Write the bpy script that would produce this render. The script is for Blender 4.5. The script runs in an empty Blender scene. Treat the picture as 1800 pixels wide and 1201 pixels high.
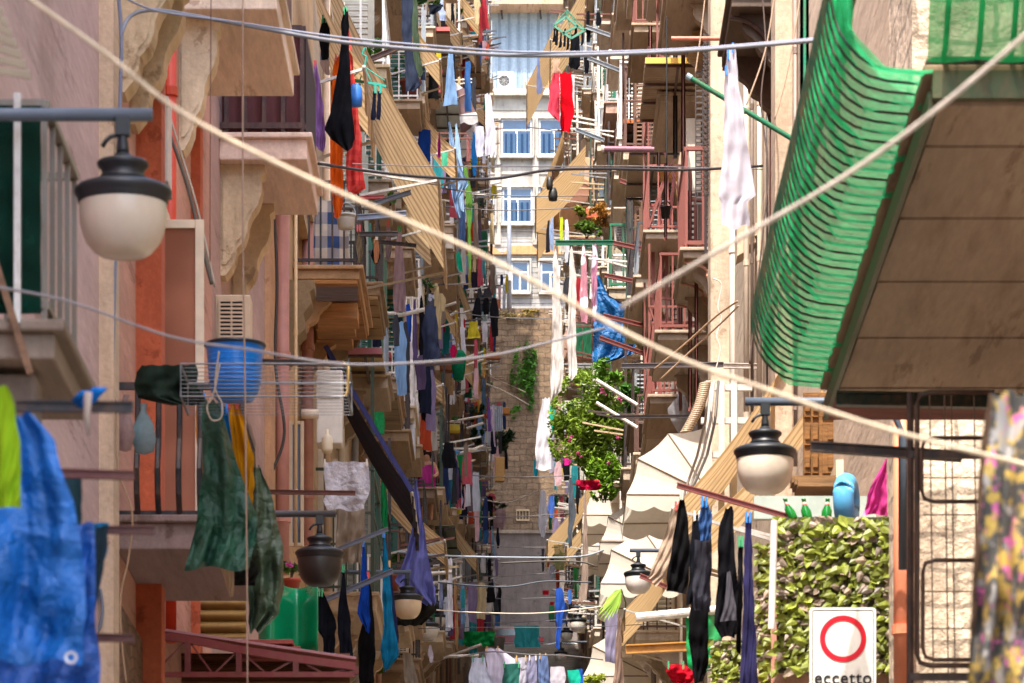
import bpy, math, random
from mathutils import Vector, noise
random.seed(7)
S = bpy.context.scene
COL = S.collection
F = 7500.0; CX = 925.0; HY = 2250.0          # focal length, street axis and eye level, in photograph pixels

# ---------------------------------------------------------------- camera, sky, sun, exposure
cam = bpy.data.cameras.new('camera'); co = bpy.data.objects.new('camera', cam); COL.objects.link(co)
co.location = (0, 0, 0); co.rotation_euler = (math.radians(90), 0, 0)
cam.sensor_width = 36; cam.lens = 150; cam.shift_y = (HY-600.5)/1800; cam.shift_x = -25/1800
cam.clip_start = .5; cam.clip_end = 3000
cam.dof.use_dof = True; cam.dof.focus_distance = 70; cam.dof.aperture_fstop = 7.5
S.camera = co
SUN = Vector((-.145, -.50, 1)).normalized()
w = bpy.data.worlds.new('World'); S.world = w; w.use_nodes = True
nt = w.node_tree; sk = nt.nodes.new('ShaderNodeTexSky'); sk.sky_type = 'NISHITA'; sk.sun_disc = False
sk.dust_density = 3.0; sk.sun_elevation = math.asin(SUN.z); sk.sun_rotation = math.atan2(SUN.x, SUN.y)
bg = nt.nodes['Background']; nt.links.new(sk.outputs[0], bg.inputs[0]); bg.inputs[1].default_value = .15
sl = bpy.data.lights.new('sun', 'SUN'); sl.energy = 2.0; sl.angle = math.radians(.5); sl.color = (1, .93, .83)
so = bpy.data.objects.new('sun', sl); COL.objects.link(so); so.rotation_euler = SUN.to_track_quat('Z', 'Y').to_euler(); so.location = (0, -5, 60)
S.view_settings.view_transform = 'Standard'; S.view_settings.look = 'None'; S.view_settings.exposure = 2.17; S.view_settings.gamma = 1
S.cycles.max_bounces = 6; S.cycles.diffuse_bounces = 4; S.cycles.glossy_bounces = 2; S.cycles.transmission_bounces = 4
S.cycles.transparent_max_bounces = 8; S.cycles.use_denoising = True; S.cycles.caustics_reflective = False; S.cycles.caustics_refractive = False

# ---------------------------------------------------------------- helpers
def P(x, y, d): return Vector(((x-CX)*d/F, d, (HY-y)*d/F))
def DX(x, X=1.8): return min(235., F*X/max(abs(x-CX), 1))          # depth at which pixel column x stands X metres off the street axis
def H(h):
    h = h.lstrip('#'); r = [int(h[i:i+2], 16)/255 for i in (0, 2, 4)]
    return [c/12.92 if c <= .04045 else ((c+.055)/1.055)**2.4 for c in r]
GR = [(-30, -6), (0, -1.7), (20, 1.0), (39, 2.9), (70, 7.2), (91, 10), (112, 13.2), (150, 19.5), (200, 28), (243, 36.2), (300, 36.4)]
def lin(t, x):
    if x <= t[0][0]: return t[0][1]
    for (a, b), (c, e) in zip(t, t[1:]):
        if x <= c: return b+(e-b)*(x-a)/(c-a)
    return t[-1][1]
def G(d): return lin(GR, d)

MC = {}
def M(kind, col='#ffffff', *a):
    k = (kind, col)+a
    if k in MC: return MC[k]
    m = bpy.data.materials.new(kind+'_'+col.lstrip('#')); m.use_nodes = True; MC[k] = m
    t = m.node_tree; N = t.nodes; L = t.links; b = N['Principled BSDF']; out = N['Material Output']
    c = H(col); b.inputs['Base Color'].default_value = (*c, 1)
    def tex(scale, det=5, stretch=(1, 1, 1), rough=.6):
        tc = N.new('ShaderNodeTexCoord'); mp = N.new('ShaderNodeMapping'); L.new(tc.outputs['Object'], mp.inputs[0]); mp.inputs['Scale'].default_value = stretch
        n = N.new('ShaderNodeTexNoise'); n.inputs['Scale'].default_value = scale; n.inputs['Detail'].default_value = det; n.inputs['Roughness'].default_value = rough
        L.new(mp.outputs[0], n.inputs['Vector']); return n.outputs['Fac']
    def ramp(f, p0, p1, c0, c1):
        r = N.new('ShaderNodeValToRGB'); r.color_ramp.elements[0].position = p0; r.color_ramp.elements[1].position = p1
        r.color_ramp.elements[0].color = (*c0, 1); r.color_ramp.elements[1].color = (*c1, 1); L.new(f, r.inputs[0]); return r.outputs[0]
    def mix(f, a_, b_, mode='MIX'):
        x = N.new('ShaderNodeMix'); x.data_type = 'RGBA'; x.blend_type = mode
        if isinstance(f, float): x.inputs[0].default_value = f
        else: L.new(f, x.inputs[0])
        L.new(a_, x.inputs[6]); L.new(b_, x.inputs[7]); return x.outputs[2]
    def bump(f, s, dist=.02):
        q = N.new('ShaderNodeBump'); q.inputs['Strength'].default_value = s; q.inputs['Distance'].default_value = dist; L.new(f, q.inputs['Height']); L.new(q.outputs[0], b.inputs['Normal'])
    mul = lambda k: [min(1, v*k) for v in c]
    if kind == 'plaster':
        b.inputs['Roughness'].default_value = .95
        big = ramp(tex(1.1, 7, (1, .09, .8), .65), .36, .66, mul(.7), mul(1.06))
        pat = ramp(tex(3.1, 8, (1, .1, 1), .72), .58, .63, (1, 1, 1), (.66, .60, .56))
        fine = ramp(tex(22, 5, (1, .12, 1), .7), .3, .7, (.84, .84, .84), (1.07, 1.07, 1.07))
        dr = ramp(tex(6, 5, (1, .1, .12)), .52, .75, (1, 1, 1), (.74, .70, .66))
        o = mix(1., mix(1., mix(1., big, pat, 'MULTIPLY'), fine, 'MULTIPLY'), dr, 'MULTIPLY'); L.new(o, b.inputs['Base Color']); bump(tex(12, 8, (1, .15, 1)), .4, .03)
    elif kind == 'stone':
        b.inputs['Roughness'].default_value = 1.
        tc = N.new('ShaderNodeTexCoord'); sp = N.new('ShaderNodeSeparateXYZ'); cb = N.new('ShaderNodeCombineXYZ'); ad = N.new('ShaderNodeMath'); ad.operation = 'ADD'
        L.new(tc.outputs['Object'], sp.inputs[0]); L.new(sp.outputs[0], ad.inputs[0]); L.new(sp.outputs[1], ad.inputs[1]); L.new(ad.outputs[0], cb.inputs[0]); L.new(sp.outputs[2], cb.inputs[1])
        br = N.new('ShaderNodeTexBrick'); nz = N.new('ShaderNodeTexNoise'); nz.inputs['Scale'].default_value = 1.6; nz.inputs['Detail'].default_value = 5; L.new(tc.outputs['Object'], nz.inputs['Vector']); vm = N.new('ShaderNodeMix'); vm.data_type = 'RGBA'; vm.blend_type = 'LINEAR_LIGHT'; vm.inputs[0].default_value = .16; L.new(cb.outputs[0], vm.inputs[6]); L.new(nz.outputs['Color'], vm.inputs[7]); L.new(vm.outputs[2], br.inputs['Vector']); sc = a[0] if a else 1.
        br.inputs['Scale'].default_value = sc; br.inputs['Mortar Size'].default_value = .03; br.inputs['Brick Width'].default_value = .6; br.inputs['Row Height'].default_value = .28; br.inputs['Mortar Smooth'].default_value = .6
        br.inputs['Color1'].default_value = (*mul(.8), 1); br.inputs['Color2'].default_value = (*mul(1.1), 1); br.inputs['Mortar'].default_value = (*mul(.5), 1)
        v = ramp(tex(2.2, 9, (1, 1, 1), .75), .34, .66, (.5, .46, .43), (1.15, 1.12, 1.08))
        L.new(mix(1., br.outputs[0], v, 'MULTIPLY'), b.inputs['Base Color']); bump(tex(7, 8), .8, .08)
    elif kind == 'cloth':
        b.inputs['Roughness'].default_value = .95; b.inputs['Specular IOR Level'].default_value = .12
        f = ramp(tex(9, 6, (2, 2, .35)), .3, .72, mul(.66), mul(1.04)); L.new(f, b.inputs['Base Color'])
        bump(tex(5, 5, (2.4, 2.4, .6)), .55, .04)
        tr = N.new('ShaderNodeBsdfTranslucent'); L.new(f, tr.inputs[0]); ms = N.new('ShaderNodeMixShader'); ms.inputs[0].default_value = a[0] if a else .2
        L.new(b.outputs[0], ms.inputs[1]); L.new(tr.outputs[0], ms.inputs[2]); L.new(ms.outputs[0], out.inputs[0])
    elif kind == 'tarp':
        b.inputs['Roughness'].default_value = .42; L.new(ramp(tex(5, 7, (1, 1, 1), .7), .32, .7, mul(.62), mul(1.25)), b.inputs['Base Color'])
        vo = N.new('ShaderNodeTexVoronoi'); vo.feature = 'DISTANCE_TO_EDGE'; vo.inputs['Scale'].default_value = 7; tc = N.new('ShaderNodeTexCoord'); nz = N.new('ShaderNodeTexNoise'); nz.inputs['Scale'].default_value = 3; L.new(tc.outputs['Object'], nz.inputs['Vector'])
        va = N.new('ShaderNodeMix'); va.data_type = 'RGBA'; va.inputs[0].default_value = .35; L.new(tc.outputs['Object'], va.inputs[6]); L.new(nz.outputs['Color'], va.inputs[7]); L.new(va.outputs[2], vo.inputs['Vector'])
        ad = N.new('ShaderNodeMath'); ad.operation = 'ADD'; L.new(vo.outputs['Distance'], ad.inputs[0]); L.new(tex(13, 5), ad.inputs[1]); bump(ad.outputs[0], .8, .05)
    elif kind == 'canvas':
        b.inputs['Roughness'].default_value = .8; f = ramp(tex(3, 6), .3, .75, mul(.86), mul(1.04)); L.new(f, b.inputs['Base Color']); bump(tex(3, 4), .25, .03)
        tr = N.new('ShaderNodeBsdfTranslucent'); L.new(f, tr.inputs[0]); ms = N.new('ShaderNodeMixShader'); ms.inputs[0].default_value = .35
        L.new(b.outputs[0], ms.inputs[1]); L.new(tr.outputs[0], ms.inputs[2]); L.new(ms.outputs[0], out.inputs[0])
    elif kind == 'net':
        b.inputs['Roughness'].default_value = .95; b.inputs['Specular IOR Level'].default_value = .08
        f = ramp(tex(11, 6), .3, .7, mul(.7), mul(1.2)); L.new(f, b.inputs['Base Color'])
        tr = N.new('ShaderNodeBsdfTranslucent'); L.new(f, tr.inputs[0]); ms = N.new('ShaderNodeMixShader'); ms.inputs[0].default_value = .4
        tp = N.new('ShaderNodeBsdfTransparent'); m2 = N.new('ShaderNodeMixShader'); m2.inputs[0].default_value = a[0] if a else .3
        L.new(b.outputs[0], ms.inputs[1]); L.new(tr.outputs[0], ms.inputs[2]); L.new(ms.outputs[0], m2.inputs[1]); L.new(tp.outputs[0], m2.inputs[2]); L.new(m2.outputs[0], out.inputs[0])
    elif kind == 'print':   # patterned cloth: a = second colour, scale
        b.inputs['Roughness'].default_value = .9
        n = N.new('ShaderNodeTexVoronoi'); tc = N.new('ShaderNodeTexCoord'); L.new(tc.outputs['Object'], n.inputs['Vector']); n.inputs['Scale'].default_value = a[1]
        r = ramp(n.outputs['Distance'], .34, .42, c, H(a[0])); L.new(r, b.inputs['Base Color'])
    elif kind == 'floral':
        b.inputs['Roughness'].default_value = .85
        n1 = ramp(tex(17, 5), .5, .56, H('#3a3834'), H('#a58a40')); n2 = ramp(tex(19, 5, (1.1, .9, 1)), .58, .62, (0, 0, 0), (1, 1, 1))
        p = N.new('ShaderNodeRGB'); p.outputs[0].default_value = (*H('#b8588c'), 1); o = mix(n2, n1, p.outputs[0])
        n3 = ramp(tex(12.1, 6, (.8, 1.2, 1)), .56, .62, (0, 0, 0), (1, 1, 1)); p2 = N.new('ShaderNodeRGB'); p2.outputs[0].default_value = (*H('#8f8a84'), 1)
        L.new(mix(n3, o, p2.outputs[0]), b.inputs['Base Color'])
    elif kind in ('check', 'stripe', 'corr'):
        b.inputs['Roughness'].default_value = .85
        tc = N.new('ShaderNodeTexCoord'); sp = N.new('ShaderNodeSeparateXYZ'); L.new(tc.outputs['Object'], sp.inputs[0])
        def line(ax, per, th):
            q = N.new('ShaderNodeMath'); q.operation = 'MULTIPLY'; q.inputs[1].default_value = 6.2832/per; L.new(sp.outputs[ax], q.inputs[0])
            s_ = N.new('ShaderNodeMath'); s_.operation = 'SINE'; L.new(q.outputs[0], s_.inputs[0]); g = N.new('ShaderNodeMath'); g.operation = 'GREATER_THAN'; g.inputs[1].default_value = th; L.new(s_.outputs[0], g.inputs[0]); return g.outputs[0], s_.outputs[0]
        base = N.new('ShaderNodeRGB'); base.outputs[0].default_value = (*c, 1); two = N.new('ShaderNodeRGB'); two.outputs[0].default_value = (*H(a[0]), 1)
        if kind == 'check':
            h = N.new('ShaderNodeMath'); h.operation = 'ADD'; L.new(line(0, a[1], 0)[0], h.inputs[0]); L.new(line(2, a[1], 0)[0], h.inputs[1]); h2 = N.new('ShaderNodeMath'); h2.operation = 'MULTIPLY'; h2.inputs[1].default_value = .5; L.new(h.outputs[0], h2.inputs[0])
            o = mix(h2.outputs[0], base.outputs[0], two.outputs[0])
        else:
            g, s_ = line(a[2], a[1], a[3] if len(a) > 3 else .5); o = mix(g, base.outputs[0], two.outputs[0])
            if kind == 'corr': bump(s_, .7, .03)
        cl_ = o
        v = ramp(tex(6, 6), .3, .7, (.8, .8, .8), (1.08, 1.08, 1.08)); of = mix(1., o, v, 'MULTIPLY'); L.new(of, b.inputs['Base Color'])
        if kind == 'stripe': tr = N.new('ShaderNodeBsdfTranslucent'); L.new(of, tr.inputs[0]); ms = N.new('ShaderNodeMixShader'); ms.inputs[0].default_value = .5; L.new(b.outputs[0], ms.inputs[1]); L.new(tr.outputs[0], ms.inputs[2]); L.new(ms.outputs[0], out.inputs[0])
    elif kind == 'metal':
        b.inputs['Roughness'].default_value = a[0] if a else .5; b.inputs['Metallic'].default_value = .15
        L.new(ramp(tex(13, 7, (1, 1, .5), .7), .42, .72, mul(1.05), [v*.5+.4*r for v, r in zip(c, (.22, .1, .05))]), b.inputs['Base Color']); bump(tex(40, 4), .15, .01)
    elif kind == 'wood':
        b.inputs['Roughness'].default_value = .85
        L.new(ramp(tex(6, 8, (.4, 1, 4) if not a else a[0], .7), .3, .75, mul(.5), mul(1.15)), b.inputs['Base Color']); bump(tex(9, 6, (.4, 1, 5)), .4, .02)
    elif kind == 'glass':
        b.inputs['Roughness'].default_value = .06; b.inputs['Specular IOR Level'].default_value = .9; L.new(ramp(tex(1.2, 2), .3, .7, mul(.6), mul(1.3)), b.inputs['Base Color'])
    elif kind == 'leaf':
        b.inputs['Roughness'].default_value = .45
        oi = N.new('ShaderNodeNewGeometry'); r = ramp(oi.outputs['Random Per Island'], 0, 1, mul(.45), mul(1.5)); L.new(r, b.inputs['Base Color'])
        tr = N.new('ShaderNodeBsdfTranslucent'); L.new(r, tr.inputs[0]); ms = N.new('ShaderNodeMixShader'); ms.inputs[0].default_value = .35
        L.new(b.outputs[0], ms.inputs[1]); L.new(tr.outputs[0], ms.inputs[2]); L.new(ms.outputs[0], out.inputs[0])
    elif kind == 'opal':
        b.inputs['Roughness'].default_value = .25; b.inputs['Subsurface Weight'].default_value = .3; L.new(ramp(tex(3, 5, (1, 1, .6)), .4, .8, mul(1.), mul(.72)), b.inputs['Base Color'])
    else:   # plastic, paint
        b.inputs['Roughness'].default_value = a[0] if a else .5
        L.new(ramp(tex(7, 6), .3, .75, mul(.85), mul(1.08)), b.inputs['Base Color'])
    return m

class MB:
    def __init__(s): s.v = []; s.f = []; s.org = None
    def add(s, vs, fs):
        n = len(s.v); s.v += [Vector(v) for v in vs]; s.f += [tuple(i+n for i in f) for f in fs]; return s
    def hexa(s, p): return s.add(p, [(0, 3, 2, 1), (4, 5, 6, 7), (0, 1, 5, 4), (1, 2, 6, 5), (2, 3, 7, 6), (3, 0, 4, 7)])
    def box(s, x0, x1, y0, y1, z0, z1):
        return s.hexa([(x0, y0, z0), (x1, y0, z0), (x1, y1, z0), (x0, y1, z0), (x0, y0, z1), (x1, y0, z1), (x1, y1, z1), (x0, y1, z1)])
    def bar(s, p, q, w, h=None):
        p = Vector(p); q = Vector(q); h = h or w; d = (q-p)
        if d.length < 1e-6: return s
        d.normalize(); up = Vector((0, 0, 1)) if abs(d.z) < .95 else Vector((0, 1, 0)); r = d.cross(up).normalized()*(w/2); u = r.cross(d).normalized()*(h/2)
        return s.hexa([p-r-u, p+r-u, p+r+u, p-r+u, q-r-u, q+r-u, q+r+u, q-r+u])
    def tube(s, pts, r, n=8):
        pts = [Vector(p) for p in pts]; base = len(s.v); m = len(pts)
        for i, p in enumerate(pts):
            d = (pts[min(i+1, m-1)]-pts[max(i-1, 0)]).normalized(); up = Vector((0, 0, 1)) if abs(d.z) < .9 else Vector((0, 1, 0)); a = d.cross(up).normalized(); b = a.cross(d)
            rr = r[i] if isinstance(r, (list, tuple)) else r
            for k in range(n): t = 2*math.pi*k/n; s.v.append(p+a*math.cos(t)*rr+b*math.sin(t)*rr)
        for i in range(m-1):
            for k in range(n): s.f.append((base+i*n+k, base+i*n+(k+1) % n, base+(i+1)*n+(k+1) % n, base+(i+1)*n+k))
        s.f.append(tuple(base+k for k in range(n))[::-1]); s.f.append(tuple(base+(m-1)*n+k for k in range(n))); return s
    def grid(s, fn, nu, nv):
        b = len(s.v)
        for j in range(nv+1):
            for i in range(nu+1): s.v.append(Vector(fn(i/nu, j/nv)))
        for j in range(nv):
            for i in range(nu): a = b+j*(nu+1)+i; s.f.append((a, a+1, a+nu+2, a+nu+1))
        return s
    def lathe(s, c, prof, n=28):
        b = len(s.v); c = Vector(c)
        for r, z in prof:
            for k in range(n): t = 2*math.pi*k/n; s.v.append(c+Vector((r*math.cos(t), r*math.sin(t), z)))
        for i in range(len(prof)-1):
            for k in range(n): s.f.append((b+i*n+k, b+i*n+(k+1) % n, b+(i+1)*n+(k+1) % n, b+(i+1)*n+k))
        return s
    def build(s, name, mat, parent=None, smooth=False, thick=0, bevel=0, org=None):
        if parent is not None: o3 = parent.get('_o') and Vector(parent['_o'][:])
        else:
            xs = [v.x for v in s.v]; ys = [v.y for v in s.v]; zs = [v.z for v in s.v]
            o3 = Vector(org) if org is not None else Vector(((min(xs)+max(xs))/2, (min(ys)+max(ys))/2, min(zs)))
        me = bpy.data.meshes.new(name); me.from_pydata([tuple(v-o3) for v in s.v], [], s.f); me.materials.append(mat)
        if smooth: me.polygons.foreach_set('use_smooth', [True]*len(me.polygons))
        o = bpy.data.objects.new(name, me); COL.objects.link(o); o['_o'] = tuple(o3)
        if parent is not None: o.parent = parent
        else: o.location = o3
        if thick: q = o.modifiers.new('t', 'SOLIDIFY'); q.thickness = thick; q.offset = 0
        if bevel: q = o.modifiers.new('b', 'BEVEL'); q.width = bevel; q.segments = 2; q.limit_method = 'ANGLE'
        return o
ALL = []   # (object, label stem, pixel y)
def tag(o, label, cat, group=None, kind=None):
    o['label'] = label; o['category'] = cat; ALL.append(o)
    if group: o['group'] = group
    if kind: o['kind'] = kind
    return o
def thing(name, label, cat, loc, group=None):
    o = bpy.data.objects.new(name, None); COL.objects.link(o); o.location = loc; o['_o'] = tuple(loc); o.empty_display_size = .2
    return tag(o, label, cat, group)
def struct(o): o['kind'] = 'structure'; return o
def W(n, d): return n*d/F

# ---------------------------------------------------------------- the setting: ground, street, cross street
m = MB(); ds = [a for a, b in GR if a > -25]+[30, 50, 60, 80, 100, 130, 175, 225]; ds = sorted(set(ds))
m = MB()
for a, b in zip(ds, ds[1:]): m.add([(-400, a, G(a)-.35), (400, a, G(a)-.35), (400, b, G(b)-.35), (-400, b, G(b)-.35)], [(0, 1, 2, 3)])
m.add([(-1500, 300, 36.0), (1500, 300, 36.0), (1500, 2500, 36), (-1500, 2500, 36)], [(0, 1, 2, 3)])
struct(m.build('ground', M('plaster', '#7a6f62')))
m = MB()
for a, b in zip(ds, ds[1:]): m.hexa([(-2.95, a, G(a)-.3), (2.95, a, G(a)-.3), (2.95, b, G(b)-.3), (-2.95, b, G(b)-.3), (-2.95, a, G(a)), (2.95, a, G(a)), (2.95, b, G(b)), (-2.95, b, G(b))])
struct(m.build('street', M('stone', '#8d877e', 2.)))

# ---------------------------------------------------------------- buildings
def building(side, d0, d1, zt, col, label, wx=2.9, bands=(), kind='plaster'):
    s = side; b = thing('apartment_building', label, 'building', (s*wx, d0, G(d0)))
    m = MB().box(min(s*wx, s*(wx+6)), max(s*wx, s*(wx+6)), d0, d1, G(d0)-2, zt); m.build('wall', M(kind, col), b)
    for z in bands:
        m = MB().box(min(s*wx+s*.0, s*(wx-.12)), max(s*wx, s*(wx-.12)), d0+.02, d1-.02, z, z+.22).box(min(s*wx, s*(wx-.18)), max(s*wx, s*(wx-.18)), d0+.01, d1-.01, z+.222, z+.30)
        m.build('cornice', M('plaster', '#e3cfae'), b)
    b['wx'] = wx; return b
def railing(b, side, d0, d1, xo, xi, z, rh, col, gap=.12, r=.011, ends=True, belly=0):
    s = side; m = MB(); xo *= s; xi *= s; w = r*2
    def post(x, d, dx=0, dd=0):
        if belly: m.tube([(x, d, z+.02), (x+dx*belly, d+dd*belly, z+.22), (x+dx*belly*.8, d+dd*belly*.8, z+.42), (x, d, z+.62), (x, d, z+rh)], r, 4)
        else: m.bar((x, d, z+.01), (x, d, z+rh), w)
    n = max(2, int((d1-d0)/gap))
    for i in range(n+1): post(xo, d0+(d1-d0)*i/n, -s)
    k = max(2, int(abs(xi-xo)/gap))
    for zz in (z+.08, z+rh):
        m.bar((xo, d0-.01, zz), (xo, d1+.01, zz), w*1.7, w*1.4)
        if ends: m.bar((xi, d0, zz), (xo, d0, zz), w*1.7, w*1.4); m.bar((xi, d1, zz), (xo, d1, zz), w*1.7, w*1.4)
    if ends:
        for i in range(1, k+1): x = xo+(xi-xo)*i/(k+.3); post(x, d0, 0, -1); post(x, d1)
    return m.build('railing', M('metal', col), b)
def balcony(b, side, d0, d1, z, dep=.83, slab='#cdb59c', t=.2, rail='#1d1d20', rh=1.0, gap=.12, brk=2, plank=None, edge=None, belly=0, r=.011, wx=None, bp=.5, bh=.62, bw=.10):
    s = side; wx = wx or b.get('wx', 2.9); xa, xb = s*wx, s*(wx-dep); x0, x1 = min(xa, xb), max(xa, xb)
    m = MB().box(x0, x1, d0, d1, z-t, z)
    e = .05; m.box(x0-(e if s > 0 else 0), x1+(e if s < 0 else 0), d0-e, d1+e, z-.002, z+.05)
    o = m.build('balcony', M('plaster', slab), b, bevel=.012)
    if plank:
        m = MB(); n = 7 if plank != '#b8a48e' else 10; L_ = (d1-d0)/n
        for i in range(n): m.box(x0+.03, x1-.03, d0+i*L_+.01, d0+(i+1)*L_-.01, z-t-.05-.01*(i % 2), z-t-.004)
        m.build('underside_boards', M('plaster' if plank == '#b8a48e' else 'wood', plank), o)
    for i in range(brk):
        d = d0+(d1-d0)*(.15+.7*i/max(1, brk-1)); h = bh; p_ = min(bp, dep*.9); m = MB()
        pr = [(0, -t-.003)]+[(p_*q, -t-.003-h*w_) for q, w_ in ((1, 0), (1, .07), (.9, .1), (.93, .17), (.92, .26), (.84, .36), (.7, .44), (.62, .52), (.6, .6), (.52, .69), (.36, .76), (.34, .84), (.24, .93), (.1, 1))]+[(0, -t-h)]
        f = [(xa-s*x, d-bw, z+zz) for x, zz in pr]; g = [(xa-s*x, d+bw, z+zz) for x, zz in pr]; k = len(pr)
        m.add(f+g, [tuple(range(k)), tuple(range(2*k-1, k-1, -1))]+[(j, (j+1) % k, (j+1) % k+k, j+k) for j in range(k)])
        if bh > .9:
            for sc_ in (.8, .55): cz = -t-h*.5; m.add([(xa-s*x*sc_-s*.02, d-bw-.018*(1.6-sc_), z+cz+(zz-cz)*sc_) for x, zz in pr], [tuple(range(k))])
        m.build('bracket', M('plaster', edge or slab), o)
    if rail: railing(o, s, d0+.05, d1-.05, wx-dep+.05, wx-.01, z+.05, rh, rail, gap, r, belly=belly)
    return o
def door(b, side, d, z, h=2.3, wd=1.0, col='#3a2a20', frame='#d9c9b0', shut=None, glass='#20262c'):
    s = side; wx = b.get('wx', 2.9); X = lambda a, c: (min(s*(wx-a), s*(wx-c)), max(s*(wx-a), s*(wx-c)))
    x0, x1 = X(.002, .07); m = MB()
    m.box(x0, x1, d-wd/2-.14, d-wd/2, z+.06, z+h+.14).box(x0, x1, d+wd/2, d+wd/2+.14, z+.06, z+h+.14).box(x0, x1, d-wd/2, d+wd/2, z+h, z+h+.14)
    o = m.build('door_frame', M('paint', frame), b)
    x0, x1 = X(.003, .03); MB().box(x0, x1, d-wd/2+.003, d+wd/2-.003, z+.06, z+h-.003).build('pane', M('glass', glass), o)
    if shut:
        for e in (-1, 1):
            dd = d+e*(wd/2+.16); m = MB(); wv = .5; x0, x1 = X(.08, .08+wv)
            m.box(x0, x0+.05, dd-.02, dd+.02, z+.07, z+h).box(x1-.05, x1, dd-.02, dd+.02, z+.07, z+h).box(x0+.052, x1-.052, dd-.02, dd+.02, z+.07, z+.17).box(x0+.052, x1-.052, dd-.02, dd+.02, z+h-.1, z+h)
            n = 22
            for i in range(n):
                zz = z+.2+(h-.34)*i/n; m.hexa([(x0+.052, dd-.02, zz), (x1-.052, dd-.02, zz), (x1-.052, dd+.02, zz+.045), (x0+.052, dd+.02, zz+.045), (x0+.052, dd-.02, zz+.012), (x1-.052, dd-.02, zz+.012), (x1-.052, dd+.02, zz+.057), (x0+.052, dd+.02, zz+.057)])
            m.build('shutter', M('paint', shut), b)
    return o
def pipe(b, px, r, d, y0, y1, col, name='downpipe'):
    a = P(px, y0, d); c = P(px, y1, d); m = MB().tube([a, c], r, 14); z = c.z+.6
    o = m.build(name, M('paint', col), b, smooth=False)
    for f in o.data.polygons: f.use_smooth = len(f.vertices) == 4
    while z < a.z: MB().tube([(a.x, a.y, z), (a.x, a.y, z+.07)], r*1.22, 14).build('pipe_collar', M('metal', col), o); z += 1.9
    return o

# ---------------------------------------------------------------- builders of loose things
def rows_at(rows, t):      # rows: [(y, xl, xr), ...] -> interpolated at 0..1
    y0, y1 = rows[0][0], rows[-1][0]; y = y0+(y1-y0)*t
    for a, b in zip(rows, rows[1:]):
        if y <= b[0]+1e-6:
            k = (y-a[0])/max(1e-6, b[0]-a[0]); return y, a[1]+(b[1]-a[1])*k, a[2]+(b[2]-a[2])*k
    return rows[-1]
def cloth(name, label, cat, rows, col, X=1.8, d=None, amp=.05, group=None, mat=None, pieces=None, folds=None, hem=.3, slant=0, tr=.2, pegs=None):
    """a hanging cloth or garment: its outline rows, folded in depth; pieces: further outlines (legs, sleeves) of the same garment"""
    cx = sum(r[1]+r[2] for r in rows)/2/len(rows); d = d or DX(cx, X); mat = mat or M('cloth', col, tr)
    m = MB()
    for rr in [rows]+(pieces or []):
        ph = random.uniform(0, 6); wm = max(r[2]-r[1] for r in rr)*d/F; nf = folds or max(1.0, min(5, wm/.2)); hgt = rr[-1][0]-rr[0][0]
        nu = max(10, int(nf*9)) if d > 60 else 30; nv = max(10, min(60, int(hgt/6))) if d > 60 else max(16, min(80, int(hgt/4))); top = d+random.uniform(-.004, .004)
        rnd = [random.uniform(-1, 1) for _ in range(8)]
        def fn(u, v):
            y, xl, xr = rows_at(rr, v); A = amp*(.35+.65*v)
            uu = u+.16*math.sin(2.1*v+ph+2*u)*math.sin(5*u+rnd[3]*3); q_ = math.sin(nf*5.1*uu+ph+2.2*v*rnd[0]); off = A*.75*(abs(q_)**.6)*(1 if q_ > 0 else -.5)*(.5+.5*math.sin(3*u+4*v+rnd[4]*3))+A*.7*math.sin(nf*2.3*u+rnd[1]*4+v*4*rnd[2])+A*.3*math.sin(11*v*(.6+u)+7*u+ph)+A*.25*math.sin(23*v+9*u*rnd[5]+ph)*v
            jn = (.02*(xr-xl)+.6)*noise.noise(Vector((v*hgt/(14+.4*(xr-xl)), ph, round(u)*9)))*abs(2*u-1); px = xl+(xr-xl)*u+(xr-xl)*.04*math.sin(9*v+ph)*(v)+jn*2; py = y+hem*hgt*.05*v**6*math.sin(nf*3.14*u+ph)+hgt*.012*math.sin(nf*6.3*u)*(1-v)
            wx_ = (px-CX)*d/F; wz_ = (HY-py)*d/F; off += amp*.9*noise.noise(Vector((wx_*5, ph, wz_*2.2)))+amp*.45*noise.noise(Vector((wx_*14, ph, wz_*7))); return P(px, py, top+off+slant*(u-.5))
        m.grid(fn, nu, nv)
    o = m.build(name, mat, smooth=True, org=P((rows[0][1]+rows[0][2])/2, rows[0][0], d))
    if not pegs and 20 < d < 62 and not any(q in label for q in ('panel', 'legs', 'long black trousers r', 'curtain')) and name in ('garment', 'towel', 'cloth', 'sheet') and rows[0][2]-rows[0][1] < 120:
        pc_ = random.choice(('#2f7fd8', '#d8d0c0', '#c8a060', '#3aa06a', '#d04a4a')); e_ = min(3, (rows[0][2]-rows[0][1])*.2); pegs = [(rows[0][1]+e_, rows[0][0]+1, pc_), (rows[0][2]-e_, rows[0][0]+1, pc_)]
    if pegs:
        for px, py, c in pegs:
            q = P(px, py, d); MB().box(q.x-.008, q.x+.008, q.y-.03, q.y-.018, q.z-.05, q.z+.035).box(q.x-.008, q.x+.008, q.y+.012, q.y+.03, q.z-.05, q.z+.035).build('clothes_peg', M('plastic', c), o)
    return tag(o, label, cat, group)
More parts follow.
